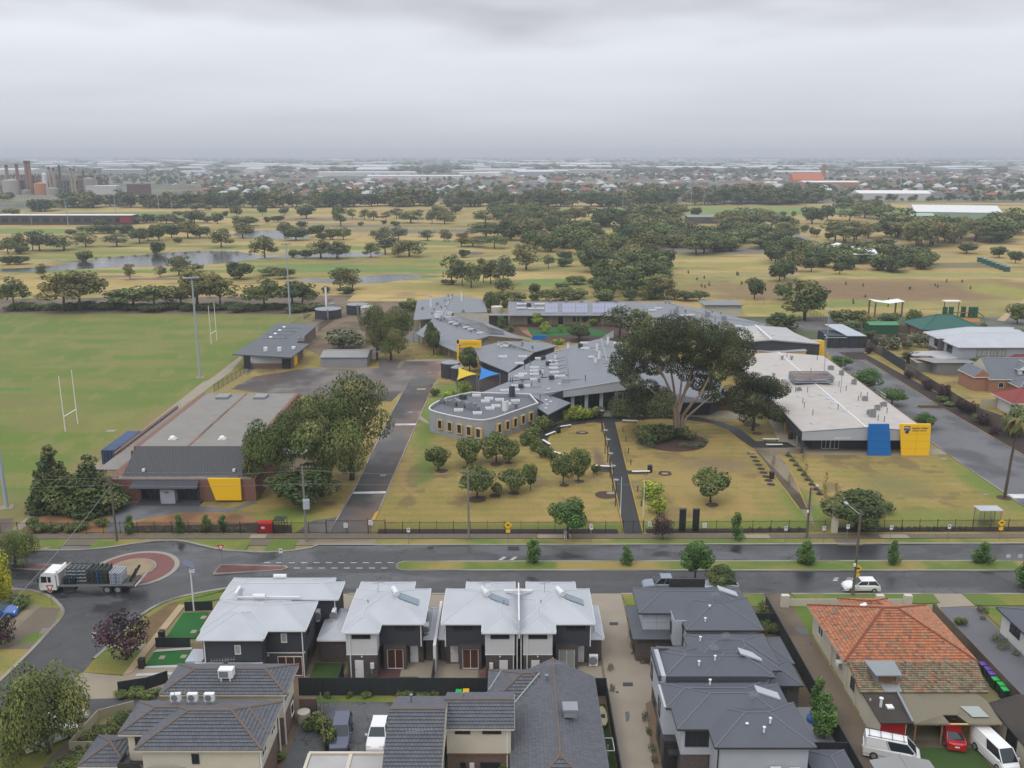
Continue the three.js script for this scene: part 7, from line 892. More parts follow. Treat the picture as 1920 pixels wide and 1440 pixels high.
for (const [x, y, t] of [[330,1090,970],[440,1180,1010],[500,1200,1080],[150,1020,930],[240,1130,1040],[320,980,900],[440,1230,1100]]) plant('sapling', Q, [[x, y, 40, t]], 'thin sapling beside the concrete school path', 'tree', 'saplings along the concrete path');
{// palm at the school gate
  const g = Q(1450,1180), H = 12.6, t = thing('palm_tree', 'single palm with slender trunk beside the school car park entrance', 'palm', [g[0],0, g[1]]), r = rng(3), c = V3(g[0] + 0.6, H, g[1]);
  part(t, 'trunk', M.trunk, (gb)=>{gb.bar(V3(g[0],0, g[1]), V3(g[0] + 0.2, H*0.5, g[1]),0.24,8,0.19); gb.bar(V3(g[0] + 0.2, H*0.5, g[1]), c, 0.19,8,0.17)});
  for (let i = 0; i < 26; i++) {const a = r()*6.28, L = 2.4 + r()*0.8, up = 0.9 - 1.5*r(); part(t, 'frond', std(i % 4 ? [0.085,0.10,0.025] : [0.16,0.12,0.04],0.8), (gb)=>{let p = c.clone(), d = V3(Math.cos(a), up, Math.sin(a)).normalize(), s = V3(-Math.sin(a),0, Math.cos(a)); for (let k = 0; k < 6; k++) {const q = p.clone().addScaledVector(d, L/6), w0 = 0.34*Math.sin(Math.PI*(0.15 + k*0.14)), w1 = 0.34*Math.sin(Math.PI*(0.15 + (k + 1)*0.14)); for (const e of [-1,1]) gb.quad(p, q, q.clone().addScaledVector(s, e*w1).add(V3(0,-0.18,0)), p.clone().addScaledVector(s, e*w0).add(V3(0,-0.18,0))); p = q; d.y -= 0.32; d.normalize()}})}
}
// ------------------------------------------------------------------ golf course and parkland trees
const GC = 'trees on the golf course', gl = 'gum tree standing on the dry golf course grass';
plant('parkGum', I, [[70,935,150,740],[350,945,250,710],[440,945,240,690],[740,930,230,780],[860,930,170,765],[1010,925,170,775],[1100,930,260,690],[1235,930,170,740],[1480,940,190,745],[1640,925,190,760],[1700,920,150,770]], 'gum tree in the scrub along the sports field', 'tree', 'gums along the sports field');
plant('parkOpen', I, [[240,755,70,668],[728,762,65,660],[898,750,58,678],[1000,742,130,615],[1085,720,90,668],[1485,640,130,505],[1800,645,110,530],[1890,650,90,540],[1240,585,120,465],[650,578,120,498],[350,600,155,500],[475,580,120,485],[215,605,130,480],[40,620,90,510],[105,605,75,490],[180,600,80,470]], gl, 'tree', GC);
plant('parkDark', I, [[475,660,90,595],[880,620,80,545],[1340,762,140,658],[40,680,70,625],[105,678,90,625],[110,620,80,570],[1650,635,60,590],[1715,640,80,590],[395,508,60,478],[460,490,60,462],[520,505,80,455],[600,505,110,450],[690,505,120,448],[560,465,70,420],[1000,450,70,410],[930,450,110,390],[840,445,110,390],[760,450,90,405],[1000,400,60,375],[1175,375,40,345],[1700,470,60,432],[1810,540,60,498],[1000,555,50,520],[220,380,180,305],[60,400,100,360]], 'dark bushy tree on the golf course', 'tree', GC);
plant('parkRound', I, [[780,560,110,470],[890,545,90,440],[960,530,100,445],[1050,530,120,430],[1120,530,110,455],[830,545,80,480],[1090,445,110,370],[1100,375,90,330],[1165,445,60,400],[1220,450,70,380],[1270,415,36,372],[1330,412,60,345],[1475,400,50,335],[1600,400,60,355],[1720,420,110,335],[1900,400,50,340],[1360,470,110,400],[1400,460,90,410],[1500,450,40,405],[1600,520,100,440],[1660,545,130,468],[1780,525,90,450],[1360,530,110,440],[1560,440,70,400],[1870,540,90,470],[1530,740,130,695],[1600,760,110,700]], gl, 'tree', GC);
plant('parkOpen', J, [[115,465,85,335],[180,420,50,355],[250,425,60,360],[300,430,60,370],[370,430,50,370],[430,420,70,355],[510,445,130,365],[560,420,60,365],[630,450,70,365],[700,450,100,380],[930,445,120,360],[605,545,90,480],[725,548,45,490],[795,580,80,485],[130,540,75,460],[60,540,80,465],[360,545,90,455],[440,545,90,460],[300,530,45,480],[285,640,80,545],[100,645,110,535],[5,640,90,530],[365,625,130,495],[500,635,160,530],[440,640,60,560],[740,795,110,600],[800,800,100,650],[850,810,100,650],[920,780,80,620],[960,790,90,640],[1030,795,130,620],[1160,710,160,540],[1285,700,60,618],[110,820,110,680],[180,820,110,685],[1500,530,120,410],[1585,435,40,378],[700,545,60,470]], gl, 'tree', GC);
plant('parkGum', J, [[930,530,190,440],[1000,540,150,445],[1080,480,70,440],[860,580,120,530],[980,590,130,500],[1900,480,120,370],[1820,460,140,350],[1760,420,130,345]], gl, 'tree', GC);
plant('parkDark', J, [[810,640,60,590],[1025,840,115,750],[1110,885,95,830],[1210,850,65,780],[960,940,85,825],[1030,880,80,830],[1370,690,90,640],[1385,650,90,600],[1440,790,110,740],[1370,810,80,775],[230,460,30,435],[420,460,50,430],[360,450,36,428],[150,845,90,800],[30,840,50,800],[700,790,40,760],[740,790,60,765],[1290,885,110,815],[1370,880,120,805],[1450,875,110,810],[1600,885,120,815],[1745,880,75,815],[1820,880,60,820],[1870,880,70,815],[1210,885,60,840]], 'dark bushy tree between the golf course and the school', 'tree', GC);
{const r = rng(70); const mass = (f, x0, x1, y0, y1, n, kinds, label, group, h = 95, w = 110)=>{for (let i = 0; i < n; i++) {const y = y0 + (y1 - y0)*(i + r())/n, x = x0 + (x1 - x0)*r(), k = kinds[Math.floor(r()*kinds.length)], s = 0.75 + 0.5*r(); plant(k, f, [[x, y, w*s, y - h*s]], label, 'tree', group)}};
  mass(J, 1060,1480,470,620,24,['parkDark', 'parkRound', 'parkOpen'], 'gum tree in the dense grove beside the golf course', 'dense grove by the golf course', 115,120);
  mass(J, 980,1520,400,450,20,['parkRound', 'parkOpen'], 'gum tree in the dense grove beside the golf course', 'dense grove by the golf course', 80,100); mass(J, 650,780,380,440,6,['parkRound', 'parkOpen'], gl, GC, 75,90);
  mass(J, 1480,1920,620,880,30,['parkDark', 'parkRound', 'parkGum'], 'gum tree in the grove behind the school', 'grove behind the school', 120,130); mass(J, 1500,1920,440,620,22,['parkDark', 'parkRound'], 'gum tree in the grove behind the school', 'grove behind the school', 100,120);
  mass(K, 0,130,560,780,12,['parkDark', 'parkRound'], 'gum tree in the grove behind the school', 'grove behind the school', 100,110); mass(K, 0,220,350,520,16,['parkDark', 'parkGum'], 'gum tree shading the park car park', 'trees round the park car park', 85,110); mass(K, 130,480,470,560,12,['parkGum', 'parkDark'], 'gum tree shading the park car park', 'trees round the park car park', 85,120); mass(K, 430,780,400,540,26,['parkDark', 'parkGum'], 'gum tree shading the park car park', 'trees round the park car park', 75,110);
  mass(K, 660,780,500,680,6,['parkRound'], 'gum tree beside the gravel path', 'trees by the gravel path', 90,80); mass(K, 830,1240,540,640,14,['parkDark'], 'dark tree hiding the bowling club', 'trees round the bowling club', 80,110); mass(K, 1220,1460,580,645,9,['parkDark'], 'dark tree hiding the bowling club', 'trees round the bowling club', 75,100); mass(K, 980,1180,470,510,6,['parkGum'], 'spreading gum tree before the sports hall', 'gums before the sports hall', 110,120);
  mass(K, 1280,1700,460,520,16,['parkGum', 'parkDark'], 'spreading gum tree before the sports hall', 'gums before the sports hall', 130,140); mass(K, 1690,1920,440,500,10,['parkGum', 'parkDark'], 'spreading gum tree before the sports hall', 'gums before the sports hall', 110,130); mass(K, 1000,1240,320,390,8,['parkDark', 'parkGum'], 'tree beside the far oval', 'trees beside the far oval', 70,100);
  mass(I, 0,60,300,330,2,['parkDark'], 'tree near the refinery fence', 'trees near the refinery', 45,80); mass(I, 360,1050,350,362,22,['beltGum'], 'tall gum in the long windbreak beyond the golf course', 'windbreak gums', 85,110); mass(I, 1040,1920,352,360,34,['beltGum'], 'tall gum in the long windbreak beyond the golf course', 'windbreak gums', 92,95); mass(J, 0,1920,345,356,66,['beltGum'], 'tall gum in the long windbreak beyond the golf course', 'windbreak gums', 92,100); mass(K, 0,900,290,306,40,['beltGum'], 'tall gum in the long windbreak beyond the golf course', 'windbreak gums', 88,95);
}
plant('parkRound', K, [[575,778,92,660],[700,690,95,585],[720,780,80,690],[790,780,0.1,779],[860,640,80,560],[1000,652,62,585],[865,400,120,308],[940,380,65,298],[715,370,30,335],[768,370,22,335],[280,365,50,312],[945,480,45,440],[1800,570,80,508],[1880,598,66,530],[1640,548,100,485],[175,780,80,728],[230,785,90,732],[300,785,80,735],[1235,460,40,432],[885,465,40,420],[825,445,45,400],[860,460,30,410]].filter((a)=>a[2] > 1), 'rounded tree standing in the parkland', 'tree', 'single trees in the parkland');
plant('parkOpen', K, [[832,885,195,655]], 'tall gum with forked crown beside the dark school fence corner');
for (let i = 0; i < 26; i++) {const r = rng(900 + i), f = K, x = i < 11 ? 200 + r()*330 : 980 + r()*820, y = i < 11 ? 640 + r()*90 : 690 + r()*130; plant('street', f, [[x, y, 8, y - 14 - r()*8]], 'tiny staked sapling on the dry field', 'tree', 'saplings on the dry fields')}
plant('darkBush', I, Array.from({length: 18}, (_, i)=>{const r = rng(300 + i); const x = 60 + i*98 + r()*40; return [x, 925 + r()*20,90 + r()*60,880 + r()*20]}), 'scrubby bush along the edge of the sports field', 'shrub', 'scrub along the sports field'); plant('greyBush', I, Array.from({length: 12}, (_, i)=>{const r = rng(330 + i); const x = 80 + i*150 + r()*60; return [x, 915 + r()*25,80 + r()*50,880 + r()*20]}), 'dry grey bush along the edge of the sports field', 'shrub', 'scrub along the sports field');
plant('tuft', I, Array.from({length: 14}, (_, i)=>[540 + i*72,645 - (i < 8 ? i*4 : 36) + (i > 10 ? 8 : 0),22,634 - (i < 8 ? i*4 : 36)]), 'reedy tuft on the lake bank', 'shrub', 'tufts on the lake bank');
// the largest trees stay single things; the rest, beyond what can be told apart, are one mass
{
  for (const kind of ['tree', 'shrub']) {
    const all = planted.filter((q)=>q.c.name === kind).sort((a, b)=>b.size - a.size), keep = kind === 'tree' ? 300 : 300;
    for (const {c} of all.slice(0, keep)) {c.name = numbered(kind); scene.add(c)}
    const rest = all.slice(keep); if (!rest.length) continue;
    const g = new THREE.Group(); g.name = 'distant_tree_mass'; g.userData = {kind: 'stuff', label: 'gum trees massed along the windbreak and groves beyond the golf course', category: 'trees'}; scene.add(g);
    for (const o of new Set(rest.map((q)=>q.o))) {const l = rest.filter((q)=>q.o === o); for (const m of o.children) {const im = new THREE.InstancedMesh(m.geometry, m.material, l.length); im.name = m.name; im.userData.kind = 'stuff'; l.forEach(({c}, i)=>{c.updateMatrix(); im.setMatrixAt(i, c.matrix)}); g.add(im)}}
 }
}
// ------------------------------------------------------------------ far suburb, refinery, warehouses
const RF = rng(777), pxAt = (x, y)=>G(x, y);
{// houses beyond the windbreak: a few kinds, each copied with its own roof colour
  const roofs = [ph(150,92,78), ph(176,104,78), ph(196,198,204), ph(120,118,120), ph(92,92,98), ph(140,116,100), ph(205,205,205), ph(164,84,66)].map((c)=>std(c, 0.8)), walls = [ph(190,176,156), ph(170,120,92), ph(205,204,200), ph(150,132,116)].map((c)=>std(c, 0.9));
  const kinds = []; for (let i = 0; i < 12; i++) {const w = 12 + 6*RF(), d = 9 + 4*RF(), h = i % 4 === 3 ? 5.6 : 2.9, o = new THREE.Group(); o.name = 'suburban_house'; origin.set(o, [0,0,0]); part(o, 'wall', walls[i % 4], (g)=>g.box(-w/2 + 0.5, w/2 - 0.5,0, h, -d/2 + 0.5, d/2 - 0.5)); const r = new GB(); for (const q of roofFaces(-w/2, w/2,-d/2, d/2, h, 0.45).f) r.face(q.slice(0, q[2].equals(q[3]) ? 3 : 4)); part(o, 'roof', roofs[i % 8], r); for (const x of [-w/4, w/4]) part(o, 'window', M.glass, (g)=>g.box(x - 0.9, x + 0.9,1,2.2, d/2 - 0.52, d/2 - 0.46)); kinds.push(o)}
  const lab = ['red brown tiled house in the suburb beyond the windbreak', 'orange tiled house in the suburb beyond the windbreak', 'white roofed house in the suburb beyond the windbreak', 'grey roofed house in the suburb beyond the windbreak', 'charcoal roofed house in the suburb beyond the windbreak', 'brown tiled house in the suburb beyond the windbreak', 'pale roofed house in the suburb beyond the windbreak', 'dark red tiled house in the suburb beyond the windbreak'];
  let n = 0; while (n < 270) {const z = -1060 - 1500*Math.pow(RF(),1.25), x = (RF()*2 - 1)*0.6 * -z; if (x < -0.34 * -z || (x > -300 && x < 100 && z > -1150)) continue; const k = Math.floor(RF()*12), c = kinds[k].clone(); c.name = numbered('suburban_house'); c.position.set(x, 0, z); c.rotation.y = (RF() < 0.5 ? 0.2 : 1.77) + (RF() - 0.5)*0.2; c.userData = {}; scene.add(c); tag(c, lab[k % 8], 'house', 'houses beyond the windbreak'); n++}
}
{// the rest of the suburb's houses, too many and too small to tell apart
  const g = new THREE.Group(); g.name = 'suburb_house_mass'; g.userData = {kind: 'stuff', label: 'rows of small far houses fading into haze', category: 'houses'}; scene.add(g); const m = new THREE.Matrix4(), q = new THREE.Quaternion(), rc = [ph(196,200,206), ph(160,96,80), ph(120,118,120), ph(210,210,210), ph(140,116,100), ph(96,94,96)], list = Array.from({length: 1300}, ()=>{const z = -1080 - 2700*Math.pow(RF(),1.15), x = (RF()*2 - 1)*0.6 * -z; return [x, z, RF(), RF(), RF()]}).filter(([x, z])=>x > -0.36 * -z);
  const roof = new GB(), wall = new GB(); wall.box(-6.5,6.5,0,3,-4.5,4.5); for (const k of roofFaces(-7,7,-5,5,3,0.5).f) roof.face(k.slice(0, k[2].equals(k[3]) ? 3 : 4));
  for (const [b, n] of [[wall, 'wall'],[roof, 'roof']]) {const im = new THREE.InstancedMesh(b.geo(), std(1,0.85), list.length); im.name = n; im.userData.kind = 'stuff'; list.forEach(([x, z, a, c, d], i)=>{q.setFromAxisAngle(V3(0,1,0), a < 0.5 ? 0.2 : 1.77); m.compose(V3(x, 0, z), q, V3(0.8 + 0.6*c, 0.9 + 0.9*d*d, 0.8 + 0.6*a)); im.setMatrixAt(i, m); im.setColorAt(i, rgb(n === 'roof' ? rc[Math.floor(c*5.99)] : [0.42,0.38,0.34]))}); g.add(im)}
}
const shed = (name, label, cat, group, x, z, w, d, h, rm, wm, turn = 0, ridge = 0.08)=>{const t = thing(name, label, cat, [x, 0, z], group); part(t, 'wall', wm, (g)=>g.box(x - w/2, x + w/2,0, h, z - d/2, z + d/2)); part(t, 'roof', rm, (g)=>{for (const q of roofFaces(x - w/2 - 0.3, x + w/2 + 0.3, z - d/2 - 0.3, z + d/2 + 0.3, h, ridge, {ridge: 'x', g0: true, g1: true}).f) g.face(q.slice(0, q[2].equals(q[3]) ? 3 : 4))}); t.rotation.y = turn; return t};
{const pale = std(0.62,0.7), wall = [std(0.55,0.8), std([0.3,0.34,0.38],0.8), std([0.42,0.42,0.4],0.8), std([0.3,0.32,0.34],0.8)], roofs = [pale, std(0.5,0.7), std([0.4,0.42,0.45],0.7)];
  const lab = ['white warehouse in the far industrial estate', 'grey warehouse in the far industrial estate', 'low pale factory in the far industrial estate', 'dark walled warehouse in the far industrial estate'];
  for (let i = 0; i < 150; i++) {const z = -2300 - 5200*Math.pow(RF(),1.4), x = (RF()*2 - 0.95)*0.58 * -z, k = i % 4; shed('warehouse', lab[k], 'warehouse', 'far warehouses', x, z, 35 + 120*RF(),30 + 60*RF(),8 + 7*RF(), roofs[i % 3], wall[k], (RF() - 0.5)*0.3)}
  for (const [px, py, w, d, h, l] of [[780,338,190,40,9, 'long white warehouse at the edge of the suburb'],[690,330,230,40,9, 'long pale warehouse behind the suburb trees'],[900,333,90,40,10, 'white factory with bulky front beside the red roofs'],[1290,319,220,60,10, 'low white warehouse row on the right of the estate'],[1480,322,160,50,10, 'pale warehouse beyond the suburb church'],[650,318,300,60,11, 'very long white distribution shed'],[1050,312,420,80,12, 'vast pale distribution centre near the horizon'],[500,316,260,60,11, 'broad white depot left of the estate'],[230,312,320,70,11, 'white industrial shed behind the refinery']]) {const [x, z] = pxAt(px, py); shed('warehouse', l, 'warehouse', undefined, x, z, w, d, h, pale, wall[0])}
}
{// named mid-distance buildings
  let g = K(1560,385); shed('sports_hall', 'large pale green sports hall with white roof behind the park gums', 'hall', undefined, g[0], g[1],62,40,8, std(0.62,0.6), std(ph(150,178,160),0.8),-0.25,0.22);
  g = K(1400,400); shed('sports_hall', 'lower pale green annexe beside the large sports hall', 'hall', undefined, g[0] - 10, g[1],34,24,7, std(ph(170,190,176),0.6), std(ph(150,178,160),0.8),-0.25,0.12);
  g = K(940,215); shed('community_hall', 'white flat roofed school hall beyond the far oval', 'hall', undefined, g[0], g[1],88,40,8, std(0.66), std(ph(190,130,90)),0,0.1);
  g = K(830,205); {const t = shed('church', 'orange tiled church with square brick tower', 'church', undefined, g[0], g[1],52,26,9, std(ph(206,112,66),0.8), std(ph(186,140,104)),0,0.8); part(t, 'tower', std(ph(176,132,98)), (q)=>q.box(g[0] + 26, g[0] + 32,0,34, g[1] - 6, g[1]))}
  g = K(1250,280); shed('school_block', 'white curved roof building beside the far oval', 'building', undefined, g[0], g[1],80,30,8, std(0.66,0.6), std(0.5),-0.1,0.2);
  g = K(360,395); shed('park_pavilion', 'long grey roofed pavilion beside the park car park', 'pavilion', undefined, g[0], g[1],40,14,5, std(ph(150,156,164)), std(ph(100,96,90)),0,0.15);
  g = I(180,455); {const t = shed('clubhouse', 'long dark clubhouse with white roof beside the far sports ground', 'clubhouse', undefined, g[0], g[1] - 8,150,14,7, std(0.66,0.6), std(ph(84,72,70),0.8),0,0.05); for (let i = 0; i < 18; i++) part(t, 'window', M.glass, (q)=>q.box(g[0] - 70 + i*7.8, g[0] - 65 + i*7.8,2,5, g[1] - 1.02, g[1] - 0.9)); part(t, 'red_end', std(ph(150,40,52)), (q)=>q.box(g[0] + 66, g[0] + 74.6,1.5,6.5, g[1] - 1.01, g[1] - 0.6), 'dark red end bay')}
  const bowl = thing('bowling_club', 'bowling club with white folded roof behind dark trees', 'clubhouse', [...(()=>{const q = K(1090,560); return [q[0],0, q[1]]})()]); part(bowl, 'roof', std(0.68,0.6), (q)=>{for (const l of [[[930,512,5.2],[985,492,7],[1070,518,5.6],[1000,545,5]],[[1070,518,5.6],[1170,518,5.8],[1190,550,5],[1060,552,5]],[[985,492,7],[1075,516,5.7],[1060,552,5],[1000,530,5.2]]]) q.slab(at3(K, l),0.3)}); part(bowl, 'wall', M.creamPlain, (q)=>{const a = K(960,575), b = K(1190,575); q.box(a[0], b[0],0,4.6, a[1] - 6, a[1])});
  const gs = K(1235,550); const sh = thing('shade_shelter', 'green open shelter on posts beside the bowling club', 'shelter', [gs[0],0, gs[1]]); part(sh, 'roof', std(ph(60,96,80),0.7), (q)=>q.slab([V3(gs[0] - 9,4.2, gs[1] + 4), V3(gs[0] + 9,4.2, gs[1] + 4), V3(gs[0] + 9,4.8, gs[1] - 4), V3(gs[0] - 9,4.8, gs[1] - 4)],0.3)); for (const x of [-8.6,-3,3,8.6]) for (const z of [-3.6,3.6]) part(sh, 'post', M.green, (q)=>q.box(gs[0] + x - 0.15, gs[0] + x + 0.15,0,4.2, gs[1] + z - 0.15, gs[1] + z + 0.15)); part(sh, 'back_wall', M.green, (q)=>q.box(gs[0] - 8.4, gs[0] + 8.4,0,4.2, gs[1] - 3.9, gs[1] - 3.8));
  for (let i = 0; i < 7; i++) {const q = K(1700 + i*22,590 + i*8); shed('shade_shelter', 'small green roofed seat shelter along the bowling green', 'shelter', 'shelters along the bowling green', q[0], q[1],2.4,1.6,2.2, std(ph(90,150,140)), std(ph(60,100,86)),0,0.3)}
}
{// refinery on the far left
  const steelM = std(ph(176,158,140),0.7), darkM = std(ph(92,84,80),0.8), brick = std(ph(150,112,92),0.9), zb = -1230, at = (X, Yy)=>{const g = I(X, Yy, 0); return g[0]*zb/g[1]}, hy = (X, Yy)=>EYE*(1 - zb/I(X, Yy, 0)[1]);
  const st = (X, top, r, m, l)=>{const x = at(X, top), h = hy(X, top), t = thing('refinery_stack', l, 'chimney', [x, 0, zb], 'refinery stacks'); part(t, 'shaft', m, (g)=>g.bar(V3(x, 0, zb), V3(x, h, zb), r*1.25,10, r)); part(t, 'rim', darkM, (g)=>g.bar(V3(x, h - 3, zb), V3(x, h + 0.3, zb), r*1.15,10))};
  for (const [X, y] of [[33,118],[90,114],[140,95],[158,95]]) st(X, y, 1.9, brick, 'tall brick brown refinery stack'); for (const [X, y] of [[330,120],[395,135],[272,130],[465,150],[530,150],[298,135],[413,140]]) st(X, y, 1.3, X % 3 ? steelM : darkM, 'slim steel refinery column');
  const tank = (X, y0, y1, w, m, l)=>{const x = at(X, y0), r = w/3*1230/1720/2, t = thing('storage_tank', l, 'tank', [x, 0, zb]); part(t, 'shell', m, (g)=>g.bar(V3(x, 0, zb), V3(x, hy(X, y0), zb), r, 20)); part(t, 'roof', m, (g)=>g.bar(V3(x, hy(X, y0), zb), V3(x, hy(X, y0) + 2, zb), r, 20,1))};
  tank(228,222,290,72, std(ph(196,132,86),0.8), 'rusty orange refinery tank'); tank(295,250,290,70, std(ph(170,165,158)), 'grey refinery tank beside the orange one'); tank(150,262,290,60, std(ph(150,146,140)), 'low grey tank left of the orange one'); tank(248,170,290,26, std(0.6), 'white upright refinery vessel'); tank(60,205,290,90, std(ph(180,176,170)), 'pale refinery process block'); tank(500,195,290,60, std(ph(160,150,142)), 'pale cracker vessel at the refinery edge');
  for (let i = 0; i < 46; i++) {const X = 5 + i*12.2, top = 160 + RF()*75, z = zb - 40 + 30*RF(), x = at(X, top)*z/zb, h = Math.max(10, hy(X, top)), w = 10 + 16*RF(), t = thing('process_unit', 'open steel process tower in the refinery', 'refinery unit', [x, 0, z], 'refinery process towers'); part(t, 'frame', i % 3 ? steelM : darkM, (g)=>{for (const [a, b] of [[-1,-1],[1,-1],[1,1],[-1,1]]) g.bar(V3(x + a*w/2,0, z + b*4), V3(x + a*w/2, h, z + b*4),0.6,4); for (let y = 5; y < h; y += 6) g.box(x - w/2, x + w/2, y, y + 0.9, z - 4, z + 4)}); part(t, 'vessel', i % 2 ? std(ph(190,180,168),0.7) : brick, (g)=>{g.bar(V3(x, 0, z), V3(x, h*(0.6 + 0.5*RF()), z), w*0.22,8); g.box(x - w*0.45, x + w*0.4,0,5 + 6*RF(), z - 3, z + 3)})}
  for (const [X, w, l] of [[780,24, 'dark brown works building beyond the far sports ground'],[585,40, 'pale works shed at the refinery gate']]) {const x = at(X, 230); shed('works_building', l, 'building', undefined, x, zb, w, 20, X > 700 ? 13 : 11, std(X > 700 ? ph(96,70,64) : 0.5), std(X > 700 ? ph(110,72,62) : 0.45))}
}
// transmission towers and masts on the horizon
for (const px of [1333,1425,1445,1482,1557,1725,1765,1810,1845,1018,1078,915,533,462]) {const [x, z] = G(px, 297.5), h = 60 + 25*RF(), t = thing('transmission_tower', 'lattice mast on the hazy horizon', 'mast', [x, 0, z], 'masts on the horizon'); part(t, 'lattice', std(0.2), (g)=>{for (const s of [-1,1]) {g.bar(V3(x + s*5,0, z), V3(x + s*0.8, h, z),0.7,4)} for (const k of [0.7,0.82,0.94]) g.bar(V3(x - 9, h*k, z), V3(x + 9, h*k, z),0.6,4)})}
{// tree cover of the suburb and the plain beyond: one mass nobody could count
  const g = new THREE.Group(); g.name = 'suburb_tree_mass'; g.userData = {kind: 'stuff', label: 'trees massed between the far houses and warehouses', category: 'trees'}; scene.add(g);
  const r = rng(31), geos = [0,1,2].map((k)=>leaves(Array.from({length: 7}, ()=>[(r() - 0.5)*7,4 + r()*5, (r() - 0.5)*7,2.6 + r(),2.2 + r(),2.6 + r()]), {size: 2.4, density: 0.75, pal: k === 1 ? PAL.gum : PAL.dark, seed: 60 + k})), m = new THREE.Matrix4(), q = new THREE.Quaternion();
  geos.forEach((geo, k)=>{const im = new THREE.InstancedMesh(geo, M.leaf, 2900); im.name = 'tree_canopy'; im.userData.kind = 'stuff'; for (let i = 0; i < 2900; i++) {const far = i > 1700; const z = far ? -2500 - 8500*Math.pow(r(),1.5) : -1030 - 1900*Math.pow(r(),1.1), x = (r()*2 - 1)*0.62 * -z, s = (far ? 1.0 : 0.6)*(0.5 + 0.9*r()), big = fbm(x*0.003, z*0.003,9,3); q.setFromAxisAngle(V3(0,1,0), r()*6.28); const hide = (x < -0.33 * -z && z > -1600) || big < 0.36; m.compose(V3(x, hide ? -30 : 0, z), q, V3(s*(far ? 2.2 : 1), s, s*(far ? 2.2 : 1))); im.setMatrixAt(i, m)} g.add(im)});
}
// ------------------------------------------------------------------ fences
function picketFence(label, runs, h = 1.8, step = 2.45, gap = 0.13, m = M.black) {
  const t = thing('picket_fence', label, 'fence', [runs[0][0][0],0, runs[0][0][1]]), pk = new GB();
  for (const [a, b] of runs) {const L = Math.hypot(b[0] - a[0], b[1] - a[1]), q = (s, y)=>V3(a[0] + (b[0] - a[0])*s/L, y, a[1] + (b[1] - a[1])*s/L);
    for (let s = 0; s <= L + 0.01; s += L/Math.max(1, Math.round(L/step))) part(t, 'post', m, (g)=>g.bar(q(s, 0), q(s, h + 0.12),0.045,4));
    part(t, 'rail', m, (g)=>{g.bar(q(0,0.2), q(L, 0.2),0.025,4); g.bar(q(0, h - 0.15), q(L, h - 0.15),0.025,4)});
    for (let s = gap; s < L; s += gap) {const p = q(s, 0); pk.quad(V3(p.x - 0.011,0.1, p.z), V3(p.x + 0.011,0.1, p.z), V3(p.x + 0.011, h, p.z), V3(p.x - 0.011, h, p.z)); pk.quad(V3(p.x, 0.1, p.z - 0.011), V3(p.x, 0.1, p.z + 0.011), V3(p.x, h, p.z + 0.011), V3(p.x, h, p.z - 0.011))}}
  stuff(part(t, 'pickets', m, pk)); return t;
}
function panelFence(label, runs, h, m, w = 2.4, name = 'panel_fence') {
  const t = thing(name, label, 'fence', [runs[0][0][0],0, runs[0][0][1]]);
  for (const [a, b] of runs) {const L = Math.hypot(b[0] - a[0], b[1] - a[1]), n = Math.max(1, Math.round(L/w)), yaw = -Math.atan2(b[1] - a[1], b[0] - a[0]), q = (s)=>V3(a[0] + (b[0] - a[0])*s/n, 0.03, a[1] + (b[1] - a[1])*s/n); for (let i = 0; i < n; i++) {part(t, 'panel', m, (g)=>g.ob(q(i + 0.5), L/n - 0.09, h, 0.05, yaw)); part(t, 'post', m, (g)=>g.ob(q(i),0.09, h + 0.05,0.09, yaw))} part(t, 'cap_rail', m, (g)=>{const c = q(n/2); c.y = h + 0.03; g.ob(c, L - 0.1,0.05,0.08, yaw)})}
  return t;
}
const Zf = (x)=>-120.36 - Math.max(0, x)*0.013;
picketFence('black picket fence along the street before the brick hall', [[[-72,-120.2],[-26.2,-120.3]]]); picketFence('black picket fence before the front lawn west of the black path', [[[-17.8, Zf(0)],[15.6, Zf(15)]]]); picketFence('black picket fence before the lawn east of the black path', [[[18.6, Zf(18)],[44.3, Zf(44)]]]); picketFence('black picket fence before the administration lawn', [[[47.6, Zf(47)],[78, Zf(78)]]]);
picketFence('tall black double gate closing the school driveway', [[[-26.1,-120.35],[-20.3,-120.4]],[[-20.2,-120.4],[-17.9,-120.4]]],2.1,2.9,0.11); picketFence('black gate across the black entrance path', [[[15.7, Zf(15)],[18.5, Zf(18)]]],1.9,1.4,0.12);
picketFence('dark fence between the hall and the change rooms', [[E(1205,585), E(1420,455)]],1.8,2.6,0.2); picketFence('dark fence round the water tanks', [[E(1710,178), E(1800,120)],[E(1790,245), E(1880,180)]],2.2,3,0.2); picketFence('long dark fence along the park side of the school', [[W(1385,95), W(1690,260)],[W(690,98), W(1385,96)]],2.2,3.2,0.3, M.brickBrown);
panelFence('dark ribbed metal fence behind the pale townhouses', [[[-21,-80.5],[9.35,-80.45]]],1.9, M.fenceDark); panelFence('dark metal fence along the aggregate driveway', [[[9.25,-80.3],[9.2,-62]]],1.8, M.fenceDark); panelFence('dark metal fence between the charcoal units and the old driveway', [[[29.65,-97.6],[29.5,-62]],[[25.2,-93.6],[29.6,-93.6]],[[25,-70.3],[29.5,-70.3]]],1.9, M.fenceDark);
panelFence('low dark fence between the two artificial lawns', [[A(880,762), A(1075,762)]],1.1, M.fenceDark, 2); panelFence('low dark fence at the end of the upper artificial lawn', [[A(1043,558), A(1200,552)]],1.1, M.fenceDark, 2); panelFence('dark fence beside the hedge at the side street driveway', [[A(670,1025), A(830,1000)],[A(830,1000), A(950,960)]],1.3, M.fenceDark, 2); panelFence('dark fence between two townhouse yards', [[[-8.0,-84.5],[-8.0,-80.8]],[[-17.3,-84],[-17.3,-80.8]]],1.6, M.fenceDark, 1.9);
